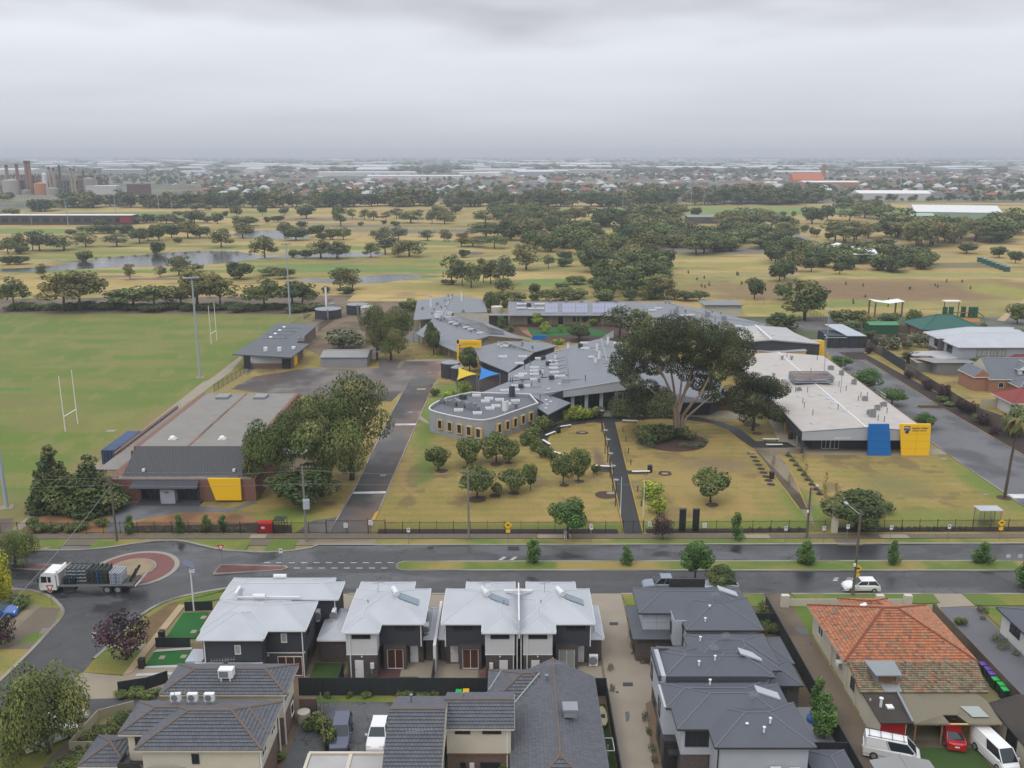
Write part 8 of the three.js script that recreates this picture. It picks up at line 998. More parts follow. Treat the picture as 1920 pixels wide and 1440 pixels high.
panelFence('weathered timber paling fence beside the terracotta house', [[[48.7,-96.6],[49.1,-62]]],1.6, M.paling, 2.4, 'paling_fence'); panelFence('weathered paling fence between the car park and the back gardens', [[Q(655,330), Q(760,385)],[Q(890,470), Q(1180,655)],[Q(1180,655), Q(1330,745)],[Q(1330,745), Q(1460,815)]],2.0, M.paling, 2.7, 'paling_fence'); panelFence('dark screened fence on the car park side', [[Q(760,385), Q(890,470)]],2.4, std(ph(52,58,68),0.8),4); panelFence('cream metal fence behind the orange brick house', [[Y(950,985), Y(1235,985)]],1.9, M.fenceCream, 6); panelFence('brown paling fence in front of the green tiled house', [[Q(840,250), Q(985,255)],[Q(720,300), Q(900,305)],[Q(1070,300), Q(1070,330)]],2, M.paling, 3, 'paling_fence');
panelFence('cream rendered garden wall around the corner garden', [[A(555,1165), A(395,1345)],[A(395,1345), A(535,1345)],[A(555,1165), A(760,1112)]],0.9, M.fenceCream, 2, 'garden_wall'); panelFence('white rail fence dividing the small back gardens', [[[-18.5,-78.6],[-16.6,-71]]],1.5, M.paling, 1.9, 'paling_fence'); panelFence('low cream front wall of the terracotta house', [[[32.2,-98.9],[47.0,-98.9]]],0.9, M.creamPlain, 3.6, 'garden_wall');
// ------------------------------------------------------------------ poles, lamps, goals, wires
function utilityPole(label, [x, z], H, {box = false, arms = 1, lamp = false, m = M.pole} = {}) {
  const t = thing('utility_pole', label, 'pole', [x, 0, z]); part(t, 'pole', m, (g)=>g.bar(V3(x, 0, z), V3(x, H, z),0.17,8,0.12));
  for (let i = 0; i < arms; i++) {const y = H - 0.3 - i*1.1, c = part(t, 'crossarm', M.timber, (g)=>g.box(x - 1.1, x + 1.1, y, y + 0.12, z - 0.2, z - 0.1)); for (const o of [-1,-0.5,0.5,1]) part(c, 'insulator', M.galv, (g)=>g.bar(V3(x + o, y + 0.12, z - 0.15), V3(x + o, y + 0.32, z - 0.15),0.06,6))}
  if (box) {const b = part(t, 'transformer', M.paleGrey, (g)=>g.box(x - 0.05, x + 0.75,5.0,6.3, z + 0.1, z + 0.7)); part(b, 'fuse', M.galv, (g)=>{g.bar(V3(x + 0.2,6.3, z + 0.4), V3(x + 0.2,6.8, z + 0.4),0.08,6); g.bar(V3(x + 0.5,6.3, z + 0.4), V3(x + 0.5,6.8, z + 0.4),0.08,6)}); part(t, 'bracket', M.galv, (g)=>{g.box(x - 0.5, x + 0.6,8.2,8.3, z, z + 0.1); g.bar(V3(x + 0.1,8.3, z), V3(x + 0.5,8.8, z),0.05,5)})}
  if (lamp) {const a = part(t, 'lamp_arm', M.galv, (g)=>g.bar(V3(x, H - 0.5, z), V3(x + lamp[0], H + 0.4, z + lamp[1]),0.05,5)); part(a, 'lamp_head', M.paleGrey, (g)=>g.ob(V3(x + lamp[0], H + 0.35, z + lamp[1]),0.35,0.14,0.7)); part(t, 'meter', M.whiteTrim, (g)=>g.bar(V3(x - 0.2,4, z + 0.2), V3(x - 0.2,4.3, z + 0.2),0.15,8))}
  return t;
}
utilityPole('timber power pole with two crossarms beside the hall forecourt', [-54.6,-117.7],9.6, {arms: 2}); utilityPole('pale concrete power pole with transformer before the school driveway', [-28.4,-117.7],11, {box: true, arms: 1, m: M.poleGrey}); utilityPole('grey power pole with stacked insulators before the front lawn', [-6,-118.3],10, {arms: 1, m: M.poleGrey}); utilityPole('leaning timber street lamp pole at the concrete path gate', [41,-118.6],7.6, {arms: 0, lamp: [0.7,0.5]}); utilityPole('tall street lamp pole beside the white hatchback', [41.3,-101.6],11, {arms: 0, lamp: [-1.3,-1.4], m: M.pole});
function wireThing(label, list, r = 0.02) {const t = thing('overhead_wire', label, 'wire', [list[0][0],0, list[0][2]]); part(t, 'cable', M.galv, (g)=>{for (let i = 0; i < list.length - 1; i++) {const a = V3(...list[i]), b = V3(...list[i + 1]), p = []; for (let k = 0; k <= 10; k++) p.push(a.clone().lerp(b, k/10).add(V3(0,-Math.sin(Math.PI*k/10)*a.distanceTo(b)*0.012,0))); g.wire(p, r, 4)}})}
wireThing('overhead wires running along the school fence', [[-110,9.4,-117.8],[-54.6,9.3,-117.8],[-28.4,10.4,-117.8],[-6,9.6,-118.4],[41,7.4,-118.7]]); wireThing('overhead service wire from the hall pole towards the side street', [[-54.6,8.2,-117.7],[-52.5,6.5,-90],[-51,5.5,-72]],0.03); wireThing('lower overhead wires running along the school fence', [[-110,8.2,-117.9],[-54.6,8.2,-117.9],[-28.4,8.4,-117.9],[-6,8.4,-118.5]]);
const floodProto = (()=>{const o = new THREE.Group(); o.name = 'floodlight_pole'; origin.set(o, [0,0,0]); part(o, 'pole', M.palePole, (g)=>g.bar(V3(0,0,0), V3(0,24,0),0.32,10,0.16)); const h = part(o, 'lamp_bar', M.galv, (g)=>{g.box(-1.6,1.6,23.7,23.85,-0.1,0.1); g.box(-0.1,0.1,23.6,24,-1.0,1.0)}); for (const x of [-1.3,-0.5,0.5,1.3]) part(h, 'lamp', M.paleGrey, (g)=>g.box(x - 0.32, x + 0.32,23.85,24.1,-0.4,0.3)); part(o, 'base_plate', M.concrete, (g)=>g.box(-0.9,0.9,0.01,0.1,-0.9,0.9)); return o})();
for (const [p, s, l] of [[[-76.5,-130.2],1, 'tall floodlight pole at the near corner of the sports field'],[[-74.6,-213.2],1, 'tall floodlight pole beside the change rooms'],[[-72.6,-296.6],1, 'tall floodlight pole at the far end of the sports field']]) {const c = copyOf(floodProto, [p[0],0, p[1]],0.4, s); tag(c, l, 'floodlight')}
for (const [f, x, y, top] of [[I, 150,400,255],[I, 215,390,310],[I, 375,415,312],[I, 655,430,262],[I, 893,365,240],[I, 967,375,285],[I, 180,460,360],[I, 385,465,330],[J, 1390,320,195],[J, 1702,375,260],[J, 1732,345,305],[K, 255,310,175],[K, 318,310,235],[K, 108,300,240],[K, 392,310,270],[W, 1690,460,140],[S, 800,110,-30],[S, 940,440,240]]) {const g = f(x, y), h = EYE*(1 - g[1]/f(x, top)[1]); const c = copyOf(floodProto, [g[0],0, g[1]],0.8,[h > 14 ? 0.9 : 0.4, h/24, h > 14 ? 0.9 : 0.4]); tag(c, f === S || f === W ? 'slim light pole around the school car park' : 'light pole around a distant sports ground', 'light pole', f === S || f === W ? 'car park light poles' : 'distant light poles')}
for (const [z0, z1, x, l] of [[-169.3,-174.5,-86.1, 'white rugby goal at the near end of the sports field'],[-252.8,-257.8,-84.5, 'white rugby goal at the far end of the sports field']]) {const t = thing('rugby_goal', l, 'goal', [x, 0, (z0 + z1)/2]); for (const z of [z0, z1]) part(t, 'upright', M.whitePaint, (g)=>g.bar(V3(x, 0, z), V3(x, 11, z),0.1,8,0.07)); part(t, 'crossbar', M.whitePaint, (g)=>g.bar(V3(x, 3, z0), V3(x, 3, z1),0.09,8))}
{const [x, z] = A(1092,556), t = thing('solar_street_lamp', 'white street lamp with tilted solar panel at the corner verge', 'street lamp', [x, 0, z]); part(t, 'pole', M.whiteTrim, (g)=>g.bar(V3(x, 0, z), V3(x, 5.6, z),0.1,8,0.07)); part(t, 'solar_panel', M.solar, (g)=>g.slab([V3(x - 0.8,6.4, z - 0.3), V3(x + 0.3,5.9, z - 0.5), V3(x + 0.6,5.6, z + 0.5), V3(x - 0.5,6.1, z + 0.7)],0.07)); part(t, 'lamp_head', M.whiteTrim, (g)=>g.box(x - 0.1, x + 0.45,4.9,5.3, z - 0.1, z + 0.15))}
for (const [x, y] of [[162,1230],[146,1145],[131,1070],[117,985],[103,930],[85,810]]) {const [a, b] = P(x, y), t = thing('path_lamp', 'black post lamp along the black entrance path', 'lamp', [a, 0, b], 'post lamps along the entrance path'); part(t, 'post', M.black, (g)=>g.bar(V3(a, 0, b), V3(a, 4.0, b),0.07,8)); part(t, 'lamp_head', M.grey, (g)=>{g.bar(V3(a, 4.0, b), V3(a, 4.3, b),0.12,10,0.4); g.bar(V3(a, 4.3, b), V3(a, 4.36, b),0.42,10)})}
for (const [x, y] of [[190,1280],[318,1290]]) {const [a, b] = P(x, y), t = thing('flagpole', 'white flagpole beside the black entrance path', 'flagpole', [a, 0, b], 'flagpoles by the entrance path'); part(t, 'mast', M.whitePaint, (g)=>g.bar(V3(a, 0, b), V3(a, 6.0, b),0.06,8,0.04)); part(t, 'finial', M.galv, (g)=>g.dome(a, 6.0, b, 0.09,0.12,8,3))}
for (const [x, y] of [[203,810],[220,865],[235,930],[248,995],[287,1145],[307,1230],[1580/1,-999]]) {if (y < 0) continue; const [a, b] = P(x, y), t = thing('bollard', 'short black bollard beside the black entrance path', 'bollard', [a, 0, b], 'bollards along the entrance path'); part(t, 'post', M.black, (g)=>g.bar(V3(a, 0, b), V3(a, 0.95, b),0.08,8)); part(t, 'cap', M.charcoal, (g)=>g.bar(V3(a, 0.95, b), V3(a, 1.02, b),0.1,8,0.05))}
for (const [f, x, y] of [[V, 90,855],[V, 180,855],[V, 270,855],[V, 362,855],[F, 375,400],[F, 410,398]]) {const [a, b] = f(x, y), t = thing('bollard', 'orange bollard along the edge of the school yard', 'bollard', [a, 0, b], 'orange bollards'); part(t, 'post', std(ph(225,140,40),0.6), (g)=>g.bar(V3(a, 0, b), V3(a, 1.1, b),0.14,8)); part(t, 'band', M.whitePaint, (g)=>g.bar(V3(a, 0.75, b), V3(a, 0.9, b),0.15,8))}
for (const [f, x, y, yaw] of [[P, 305,1045,0.05],[P, 1035,862,0],[P, 1055,893,0],[P, 242,757,-0.1],[U, 825,1040,0.9],[U, 790,1118,2.0],[U, 875,1212,-0.7],[U, 950,972,0.45],[F, 1600,1015,-0.2]]) {const [a, b] = f(x, y), t = thing('bench', 'white topped backless bench beside a school path', 'bench', [a, 0, b], 'benches along the school paths'); part(t, 'seat', M.whitePaint, (g)=>g.ob(V3(a, 0.42, b),3.0,0.08,0.42, yaw)); for (const s of [-1.1,1.1]) part(t, 'leg', M.charcoal, (g)=>g.ob(V3(a + Math.cos(yaw)*s, 0, b - Math.sin(yaw)*s),0.1,0.42,0.36, yaw))}
for (const [f, x, y] of [[P, 355,1036],[U, 898,1015],[P, 1040,1072],[Q, 245,850]]) {const [a, b] = f(x, y), t = thing('litter_bin', 'black round litter bin beside a school bench', 'bin', [a, 0, b], 'litter bins'); part(t, 'drum', M.black, (g)=>g.bar(V3(a, 0, b), V3(a, 1.2, b),0.42,14)); part(t, 'rim', M.charcoal, (g)=>g.bar(V3(a, 1.2, b), V3(a, 1.3, b),0.46,14,0.3))}
for (const [x0, x1, l] of [[23.7,24.6, 'dark slab pillar beside the purple tree at the school fence'],[25.6,26.5, 'dark slab pillar beside the small white sign at the school fence']]) {const t = thing('gate_pillar', l, 'pillar', [x0 + 0.45,0,-121.3]); part(t, 'slab', M.black, (g)=>g.box(x0, x1,0,3.3,-121.5,-121.1)); part(t, 'cap', M.darkTrim, (g)=>g.box(x0 - 0.04, x1 + 0.04,3.3,3.38,-121.55,-121.05))}
{const t = thing('gate_pillar', 'pale gate pillar with white angled sign top at the concrete path', 'pillar', [46,0,-120.7]); part(t, 'pier', M.creamPlain, (g)=>g.box(45.2,46.0,0,3.4,-121.2,-120.6)); part(t, 'sign_top', M.whitePaint, (g)=>g.slab([V3(45.2,3.8,-121.4), V3(47.3,3.8,-121.4), V3(47.4,3.5,-120.5), V3(45.3,3.5,-120.5)],0.15)); part(t, 'sign_stripe', M.blue, (g)=>g.box(45.4,47.3,3.56,3.62,-120.5,-120.47))}
{const [a, b] = Q(1305,1345), t = thing('shelter', 'clear walled shelter behind the school fence', 'shelter', [a + 1.6,0, b]), gl = new THREE.MeshPhysicalMaterial({color: 0xe8f0f0, transmission: 1, thickness: 0, roughness: 0.05}); part(t, 'frame', M.galv, (g)=>{for (const x of [a, a + 1.5, a + 3.0]) for (const z of [b, b - 1.6]) g.bar(V3(x, 0, z), V3(x, 2.5, z),0.05,4); g.bar(V3(a, 2.5, b), V3(a + 3,2.5, b),0.05,4); g.bar(V3(a, 2.5, b - 1.6), V3(a + 3,2.5, b - 1.6),0.05,4)}); part(t, 'roof', M.paleGrey, (g)=>g.box(a - 0.2, a + 3.2,2.52,2.6, b - 1.8, b + 0.2)); part(t, 'pane', gl, (g)=>g.quad(V3(a, 0.2, b - 1.6), V3(a + 3,0.2, b - 1.6), V3(a + 3,2.4, b - 1.6), V3(a, 2.4, b - 1.6))); part(t, 'pane', gl, (g)=>g.quad(V3(a, 0.2, b), V3(a + 3,0.2, b), V3(a + 3,2.4, b), V3(a, 2.4, b))); part(t, 'seat', M.timber, (g)=>g.box(a + 0.3, a + 2.7,0.45,0.52, b - 1.4, b - 0.9))}
function sign(label, [x, z], h, kind, group) {const t = thing(kind === 'hump' ? 'warning_sign' : 'parking_sign', label, 'sign', [x, 0, z], group); part(t, 'post', M.galv, (g)=>g.bar(V3(x, 0, z), V3(x, h, z),0.04,6));
  if (kind === 'hump') {const d = part(t, 'diamond', M.yellow, (g)=>{const q = [[0,0.55],[0.55,0],[0,-0.55],[-0.55,0]]; for (const o of [0.05,0.08]) g.face(q.map(([a, b])=>V3(x + a, h - 0.35 + b, z + o)))}); part(d, 'hump_symbol', M.black, (g)=>{for (const s of [0]) g.face([V3(x - 0.3, h - 0.42, z + 0.085), V3(x + 0.3, h - 0.42, z + 0.085), V3(x + 0.1, h - 0.2, z + 0.085), V3(x - 0.1, h - 0.2, z + 0.085)])}); part(t, 'plate', M.yellow, (g)=>g.box(x - 0.3, x + 0.3, h - 1.45, h - 1.0, z + 0.05, z + 0.08))}
  else if (kind === 'slow') {const d = part(t, 'disc', M.whitePaint, (g)=>g.face([V3(x - 0.4, h, z + 0.05), V3(x + 0.4, h, z + 0.05), V3(x, h - 0.7, z + 0.05)])); part(d, 'border', M.red, (g)=>{g.bar(V3(x - 0.4, h, z + 0.06), V3(x + 0.4, h, z + 0.06),0.06,4); g.bar(V3(x + 0.4, h, z + 0.06), V3(x, h - 0.7, z + 0.06),0.06,4); g.bar(V3(x - 0.4, h, z + 0.06), V3(x, h - 0.7, z + 0.06),0.06,4)})}
  else {const d = part(t, 'plate', M.whitePaint, (g)=>g.box(x - 0.22, x + 0.22, h - 0.6, h, z + 0.04, z + 0.07)); part(d, 'marking', kind === 'blue' ? M.blue : M.red, (g)=>g.box(x - 0.14, x + 0.14, h - 0.3, h - 0.12, z + 0.07, z + 0.075))}}
for (const [f, x, y] of [[B, 680,185],[B, 1705,170],[C, 80,160],[D, 95,175],[D, 308,175],[D, 685,170],[D, 1010,165],[D, 442,165]]) sign('small white parking sign on a thin post along the school verge', f(x, y),2.5, f === D ? 'blue' : 'red', 'parking signs along the verge');
sign('yellow speed hump sign before the front lawn', B(1238,170),2.9, 'hump'); sign('yellow speed hump sign on the verge east of the shelter', D(1300,160),3.0, 'hump'); sign('yellow speed hump sign behind the lamp pole at the white hatchback', [41.9,-102.4],3.6, 'hump'); for (const [x, y, l] of [[295,525, 'red bordered give way sign behind the truck cab'],[1250,290, 'red bordered give way sign on the traffic island'],[1585,310, 'small sign post at the tail of the traffic island'],[545,800, 'small sign post on the verge beside the purple tree']]) sign(l, A(x, y),2.6, x < 1500 && x > 290 && x !== 545 ? 'slow' : 'red');
for (const [x, y, l] of [[-23.4,1.3, 'white notice on the driveway gate'],[-19.9,1.7, 'white notices on the gate post'],[19.4,1.5, 'white notice on the fence beside the black path'],[27.1,1.3, 'white notice on the fence beside the dark pillars']]) {const t = thing('notice_board', l, 'notice', [x, 0,-120.2]); part(t, 'board', M.whitePaint, (g)=>g.box(x - 0.28, x + 0.28, y - 0.35, y + 0.35,-120.32,-120.28)); part(t, 'print', M.grey, (g)=>{for (let i = 0; i < 4; i++) g.box(x - 0.2, x + 0.18, y + 0.18 - i*0.13, y + 0.23 - i*0.13,-120.28,-120.275)}); part(t, 'bracket', M.black, (g)=>g.box(x - 0.02, x + 0.02,0, y, -120.36,-120.33))}
{const [a, b] = E(1455,1380), t = thing('skip_bin', 'red metal bin beside the black cage at the school fence', 'bin', [a + 1,0, b]); part(t, 'body', M.red, (g)=>g.box(a, a + 1.9,0.1,1.4, b - 1.1, b)); part(t, 'lid', M.red, (g)=>g.slab([V3(a - 0.05,1.55, b - 1.15), V3(a + 1.95,1.55, b - 1.15), V3(a + 1.95,1.42, b + 0.05), V3(a - 0.05,1.42, b + 0.05)],0.06)); part(t, 'label_plate', M.whitePaint, (g)=>g.box(a + 0.4, a + 0.9,0.7,1.0, b, b + 0.02)); const c = thing('cage', 'black steel cage beside the red bin', 'cage', [a + 2.9,0, b]); part(c, 'frame', M.black, (g)=>{for (const x of [a + 2.1, a + 2.9, a + 3.7]) for (const z of [b, b - 1.6]) g.bar(V3(x, 0, z), V3(x, 1.9, z),0.05,4); for (const y of [0.1,1,1.9]) {g.box(a + 2.1, a + 3.7, y - 0.04, y, b - 0.04, b + 0.04); g.box(a + 2.1, a + 3.7, y - 0.04, y, b - 1.64, b - 1.56)}}); part(c, 'mesh_lid', M.darkTrim, (g)=>g.box(a + 2.1, a + 3.7,1.9,1.93, b - 1.6, b))}
function bin(label, x, z, lid, body = M.green, group) {const t = thing('wheelie_bin', label, 'bin', [x, 0, z], group); part(t, 'body', body, (g)=>g.ob(V3(x, 0.05, z),0.55,0.95,0.6)); part(t, 'lid', lid, (g)=>g.ob(V3(x, 1.0, z),0.6,0.1,0.68)); part(t, 'wheel', M.rubber, (g)=>g.bar(V3(x - 0.3,0.1, z - 0.3), V3(x + 0.3,0.1, z - 0.3),0.1,8))}
const gB = std(ph(40,190,90),0.5), pB = std(ph(120,84,190),0.5), yB = std(ph(240,190,30),0.5), dB = std(ph(30,60,45),0.6);
bin('bright green lidded bin against the dark fence', -5.2,-79.6, gB, dB); bin('yellow lidded bin against the dark fence', -4.5,-79.7, yB, dB); for (let i = 0; i < 3; i++) bin('purple lidded bin by the timber fence', 48.5 + (i % 2)*0.08,-84.6 + i*0.9, pB, dB, 'purple bins'); for (let i = 0; i < 3; i++) bin('green lidded bin by the timber fence', 48.35 + (i % 2)*0.1,-81.8 + i*0.9, gB, dB, 'green bins'); bin('yellow lidded bin at the carport corner', 44.8,-76, yB, dB); bin('black letterbox bin at the upper artificial lawn', ...A(912,718), M.black, M.black); bin('black letterbox bin at the lower artificial lawn', ...A(800,878), M.black, M.black);
{const t = thing('kayak', 'cream kayak leaning in the narrow side yard', 'kayak', [8.6,0,-76.5]); part(t, 'hull', std(ph(220,205,165),0.5), (g)=>{const s = [[-78,0.05],[-77.6,0.3],[-76.6,0.4],[-75.6,0.36],[-74.9,0.1]]; for (let i = 0; i < 4; i++) {const [z, w] = s[i],[z2, w2] = s[i + 1]; g.quad(V3(8.6 - w, 0.5, z), V3(8.6 + w, 0.5, z), V3(8.6 + w2,0.5, z2), V3(8.6 - w2,0.5, z2)); for (const e of [-1,1]) g.quad(V3(8.6 + e*w, 0.5, z), V3(8.6 + e*w2,0.5, z2), V3(8.6,0.1, z2), V3(8.6,0.1, z))}}); part(t, 'seat', M.black, (g)=>g.box(8.4,8.8,0.5,0.56,-76.6,-76.1)); const d = thing('drying_rack', 'pale frame drying rack in the narrow side yard', 'rack', [8.5,0,-71]); part(d, 'frame', M.whitePaint, (g)=>{for (const [a, b] of [[[8.0,-72],[9,-72]],[[9,-72],[9,-70.2]],[[9,-70.2],[8,-70.2]],[[8,-70.2],[8,-72]]]) g.bar(V3(a[0],1.2, a[1]), V3(b[0],1.2, b[1]),0.04,4)}); part(d, 'leg', M.whitePaint, (g)=>g.bar(V3(8.5,0,-71), V3(8.5,1.2,-71),0.04,5)); const p = thing('paddling_pool', 'round blue cover on the paved unit yard', 'pool', [28.6,0,-76.3]); part(p, 'rim', std(ph(30,110,190),0.5), (g)=>g.bar(V3(28.6,0.05,-76.3), V3(28.6,0.4,-76.3),0.75,18)); const s = thing('pool_cover', 'long blue tarpaulin cover behind the dark fence', 'cover', [-1,0,-79.7]); part(s, 'sheet', std(ph(30,120,200),0.5), (g)=>{for (let i = 0; i < 8; i++) {const a = -3.3 + i*0.42, h = (k)=>0.5 + 0.5*Math.sin(Math.PI*k/8); g.quad(V3(a, h(i),-79.9), V3(a + 0.42, h(i + 1),-79.9), V3(a + 0.42, h(i + 1),-79.1), V3(a, h(i),-79.1)); g.quad(V3(a, 0.05,-79.1), V3(a + 0.42,0.05,-79.1), V3(a + 0.42, h(i + 1),-79.1), V3(a, h(i),-79.1))}})}
// ------------------------------------------------------------------ vehicles
const tyreM = M.rubber, rimM = std(0.4,0.35, {metalness: 0.6}), lampR = std([0.4,0.01,0.01],0.3), lampW = std(0.7,0.15), carGlass = new THREE.MeshPhysicalMaterial({color: rgb([0.02,0.03,0.036]), roughness: 0.05, side: THREE.DoubleSide});
const paintOf = (c, m = 0.2)=>new THREE.MeshPhysicalMaterial({color: rgb(c), roughness: 0.35, metalness: m, clearcoat: 0.8, clearcoatRoughness: 0.08, side: THREE.DoubleSide});
function wheel(t, x, z, r, w = 0.22) {const k = part(t, 'wheel', tyreM, (g)=>g.bar(V3(x, r, z - w/2), V3(x, r, z + w/2), r, 18)); part(k, 'rim', rimM, (g)=>{g.bar(V3(x, r, z - w/2 - 0.012), V3(x, r, z + w/2 + 0.012), r*0.62,10)})}
function car(label, [x, z], yaw, {L = 4.3, W: Wd = 1.76, H = 1.47, belt = 0.92, paint, st, base, top, group, cat = 'car', rack, tray, solid}) {
  const t = thing(cat === 'van' ? 'parked_van' : 'parked_car', label, cat, [0,0,0], group), hw = Wd/2;
  part(t, 'body', paint, (g)=>{const sec = st.map(([u, y])=>{const e = Math.abs(u) > 0.44 ? 0.9 : 1, X = u*L; return [[X, 0.22, hw*0.9*e],[X, 0.5, hw*e],[X, Math.max(0.5, y - 0.12), hw*0.99*e],[X, y, hw*0.9*e]]}); for (let i = 0; i < sec.length - 1; i++) {for (let k = 0; k < 3; k++) for (const s of [-1,1]) g.quad(V3(sec[i][k][0], sec[i][k][1], s*sec[i][k][2]), V3(sec[i + 1][k][0], sec[i + 1][k][1], s*sec[i + 1][k][2]), V3(sec[i + 1][k + 1][0], sec[i + 1][k + 1][1], s*sec[i + 1][k + 1][2]), V3(sec[i][k + 1][0], sec[i][k + 1][1], s*sec[i][k + 1][2])); const a = sec[i][3], b = sec[i + 1][3]; g.quad(V3(a[0], a[1],-a[2]), V3(b[0], b[1],-b[2]), V3(b[0], b[1], b[2]), V3(a[0], a[1], a[2])); g.quad(V3(a[0],0.22,-hw*0.9), V3(b[0],0.22,-hw*0.9), V3(b[0],0.22, hw*0.9), V3(a[0],0.22, hw*0.9))} for (const q of [sec[0], sec[sec.length - 1]]) for (let k = 0; k < 3; k++) g.quad(V3(q[k][0], q[k][1],-q[k][2]), V3(q[k][0], q[k][1], q[k][2]), V3(q[k + 1][0], q[k + 1][1], q[k + 1][2]), V3(q[k + 1][0], q[k + 1][1],-q[k + 1][2]))});
  const [b0, b1] = base.map((u)=>u*L),[t0, t1] = top.map((u)=>u*L), wb = hw*0.9, wt = hw*0.74, yb = belt - 0.02;
  part(t, 'roof', paint, (g)=>{g.slab([V3(t0, H, -wt), V3(t1, H - 0.02,-wt), V3(t1, H - 0.02, wt), V3(t0, H, wt)],0.06); for (const s of [-1,1]) for (const [a, b] of [[b0, t0],[b1, t1],[(b0 + b1)/2, (t0 + t1)/2]]) g.bar(V3(a, yb, s*wb), V3(b, H - 0.03, s*wt),0.045,4)});
  part(t, 'windscreen', carGlass, (g)=>g.quad(V3(b1, yb, -wb*0.97), V3(b1, yb, wb*0.97), V3(t1, H - 0.05, wt*0.97), V3(t1, H - 0.05,-wt*0.97))); part(t, 'rear_window', solid ? paint : carGlass, (g)=>g.quad(V3(b0, yb, -wb*0.97), V3(b0, yb, wb*0.97), V3(t0, H - 0.05, wt*0.97), V3(t0, H - 0.05,-wt*0.97)));
  for (const s of [-1,1]) for (let k = 0; k < 2; k++) {const f = (a, b, u)=>a + (b - a)*u, u0 = k*0.5 + 0.02, u1 = k*0.5 + 0.48; part(t, solid && !k ? 'side_panel' : 'side_window', solid && !k ? paint : carGlass, (g)=>g.quad(V3(f(b0, b1, u0), yb, s*wb*0.985), V3(f(b0, b1, u1), yb, s*wb*0.985), V3(f(t0, t1, u1), H - 0.07, s*wt*0.985), V3(f(t0, t1, u0), H - 0.07, s*wt*0.985)))}
  const r = H > 1.6 ? 0.35 : 0.31; for (const u of [-0.31,0.33]) for (const s of [-1,1]) wheel(t, u*L, s*(hw - 0.1), r);
  for (const s of [-1,1]) {part(t, 'headlight', lampW, (g)=>g.ob(V3(L*0.462,0.58, s*hw*0.66),0.1,0.16,0.36)); part(t, 'tail_light', lampR, (g)=>g.ob(V3(-L*0.492,0.66, s*hw*0.7),0.1,0.2,0.3)); part(t, 'mirror', paint, (g)=>g.ob(V3(b1 - 0.25, belt, s*(hw + 0.08)),0.12,0.14,0.2)); part(t, s > 0 ? 'front_bumper' : 'rear_bumper', solid ? M.grey : paint, (g)=>g.ob(V3(s*L*0.49,0.26,0),0.14,0.2, Wd*0.84))}
  part(t, 'number_plate', M.whitePaint, (g)=>g.ob(V3(-L*0.5 - 0.02,0.52,0),0.03,0.12,0.38));
  if (rack) part(t, 'roof_rack', M.black, (g)=>{for (const s of [-1,1]) g.bar(V3(t0 + 0.1, H + 0.14, s*wt*0.9), V3(t1 - 0.1, H + 0.14, s*wt*0.9),0.03,4); for (let i = 0; i < 4; i++) {const X = t0 + 0.3 + (t1 - t0 - 0.6)*i/3; g.bar(V3(X, H + 0.14,-wt), V3(X, H + 0.14, wt),0.03,4)}});
  if (tray) part(t, 'tray', M.darkTrim, (g)=>{g.box(-L*0.48,-L*0.1,0.85,1.0,-hw, hw); g.box(-L*0.48,-L*0.47,1.0,1.25,-hw, hw)});
  t.position.set(x, 0.06, z); t.rotation.y = yaw; return t;
}
const HATCH = {st: [[-0.5,0.78],[-0.47,0.92],[-0.3,0.95],[0.12,0.95],[0.22,0.92],[0.4,0.8],[0.48,0.64],[0.5,0.52]], base: [-0.46,0.22], top: [-0.36,0.05]}, VAN = {L: 4.75, W: 1.75, H: 1.98, belt: 1.12, st: [[-0.5,1.1],[-0.48,1.14],[0.3,1.14],[0.42,1.05],[0.48,0.86],[0.5,0.7]], base: [-0.49,0.42], top: [-0.47,0.25], cat: 'van', solid: true}, SUV = {L: 4.6, W: 1.85, H: 1.7, belt: 1.03, st: [[-0.5,0.9],[-0.48,1.04],[0.15,1.05],[0.24,1.0],[0.42,0.9],[0.49,0.72],[0.5,0.58]], base: [-0.48,0.22], top: [-0.42,0.06]};
car('white hatchback driving beside the tall lamp pole', [42.8,-103.1], Math.PI, {...HATCH, paint: paintOf(0.72,0)}); car('dark blue wagon parked in the car court', [-15.6,-73.4],-1.5, {...SUV, paint: paintOf([0.05,0.06,0.11])}); car('white hatchback parked in the car court', [-12.2,-73.4],-1.58, {...HATCH, H: 1.5, paint: paintOf(0.72,0)});
car('silver blue utility parked at the kerb behind the charcoal unit', [18.6,-103.3], Math.PI, {...SUV, L: 5.2, H: 1.78, paint: paintOf([0.19,0.22,0.28]), base: [-0.22,0.24], top: [-0.18,0.08], tray: true}); car('silver car parked at the kerb behind the median tree', [25.6,-103.3], Math.PI, {...HATCH, paint: paintOf([0.4,0.45,0.5])});
car('white van with black roof rack parked behind the terracotta house', [33.6,-70.9],-0.33, {...VAN, paint: paintOf(0.7,0), rack: true}); car('white van parked facing out beside the carport', [42.6,-70.6],-1.42, {...VAN, paint: paintOf(0.72,0)}); car('red coupe parked under the carport', [40.2,-73.6],1.35, {...HATCH, L: 4.4, H: 1.28, belt: 0.86, paint: paintOf([0.42,0.012,0.02],0.1), top: [-0.2,0.0], base: [-0.44,0.16]});
car('bright blue car parked on the far driveway', [...A(-10,590)],0.2, {...HATCH, paint: paintOf([0.02,0.10,0.4])}); car('white car parked under the pepper tree', [...A(350,1200)],0.75, {...HATCH, paint: paintOf(0.7,0)}); car('white wagon parked behind the pepper tree', [...A(290,1290)],0.75, {...SUV, paint: paintOf(0.72,0)}); car('small dark car at the corner by the pepper tree', [...A(-20,1330)],0.85, {...HATCH, paint: paintOf([0.03,0.035,0.05])}); car('white car parked behind the white roofed house', [...Y(1240,305)],0.1, {...HATCH, paint: paintOf(0.7,0)});
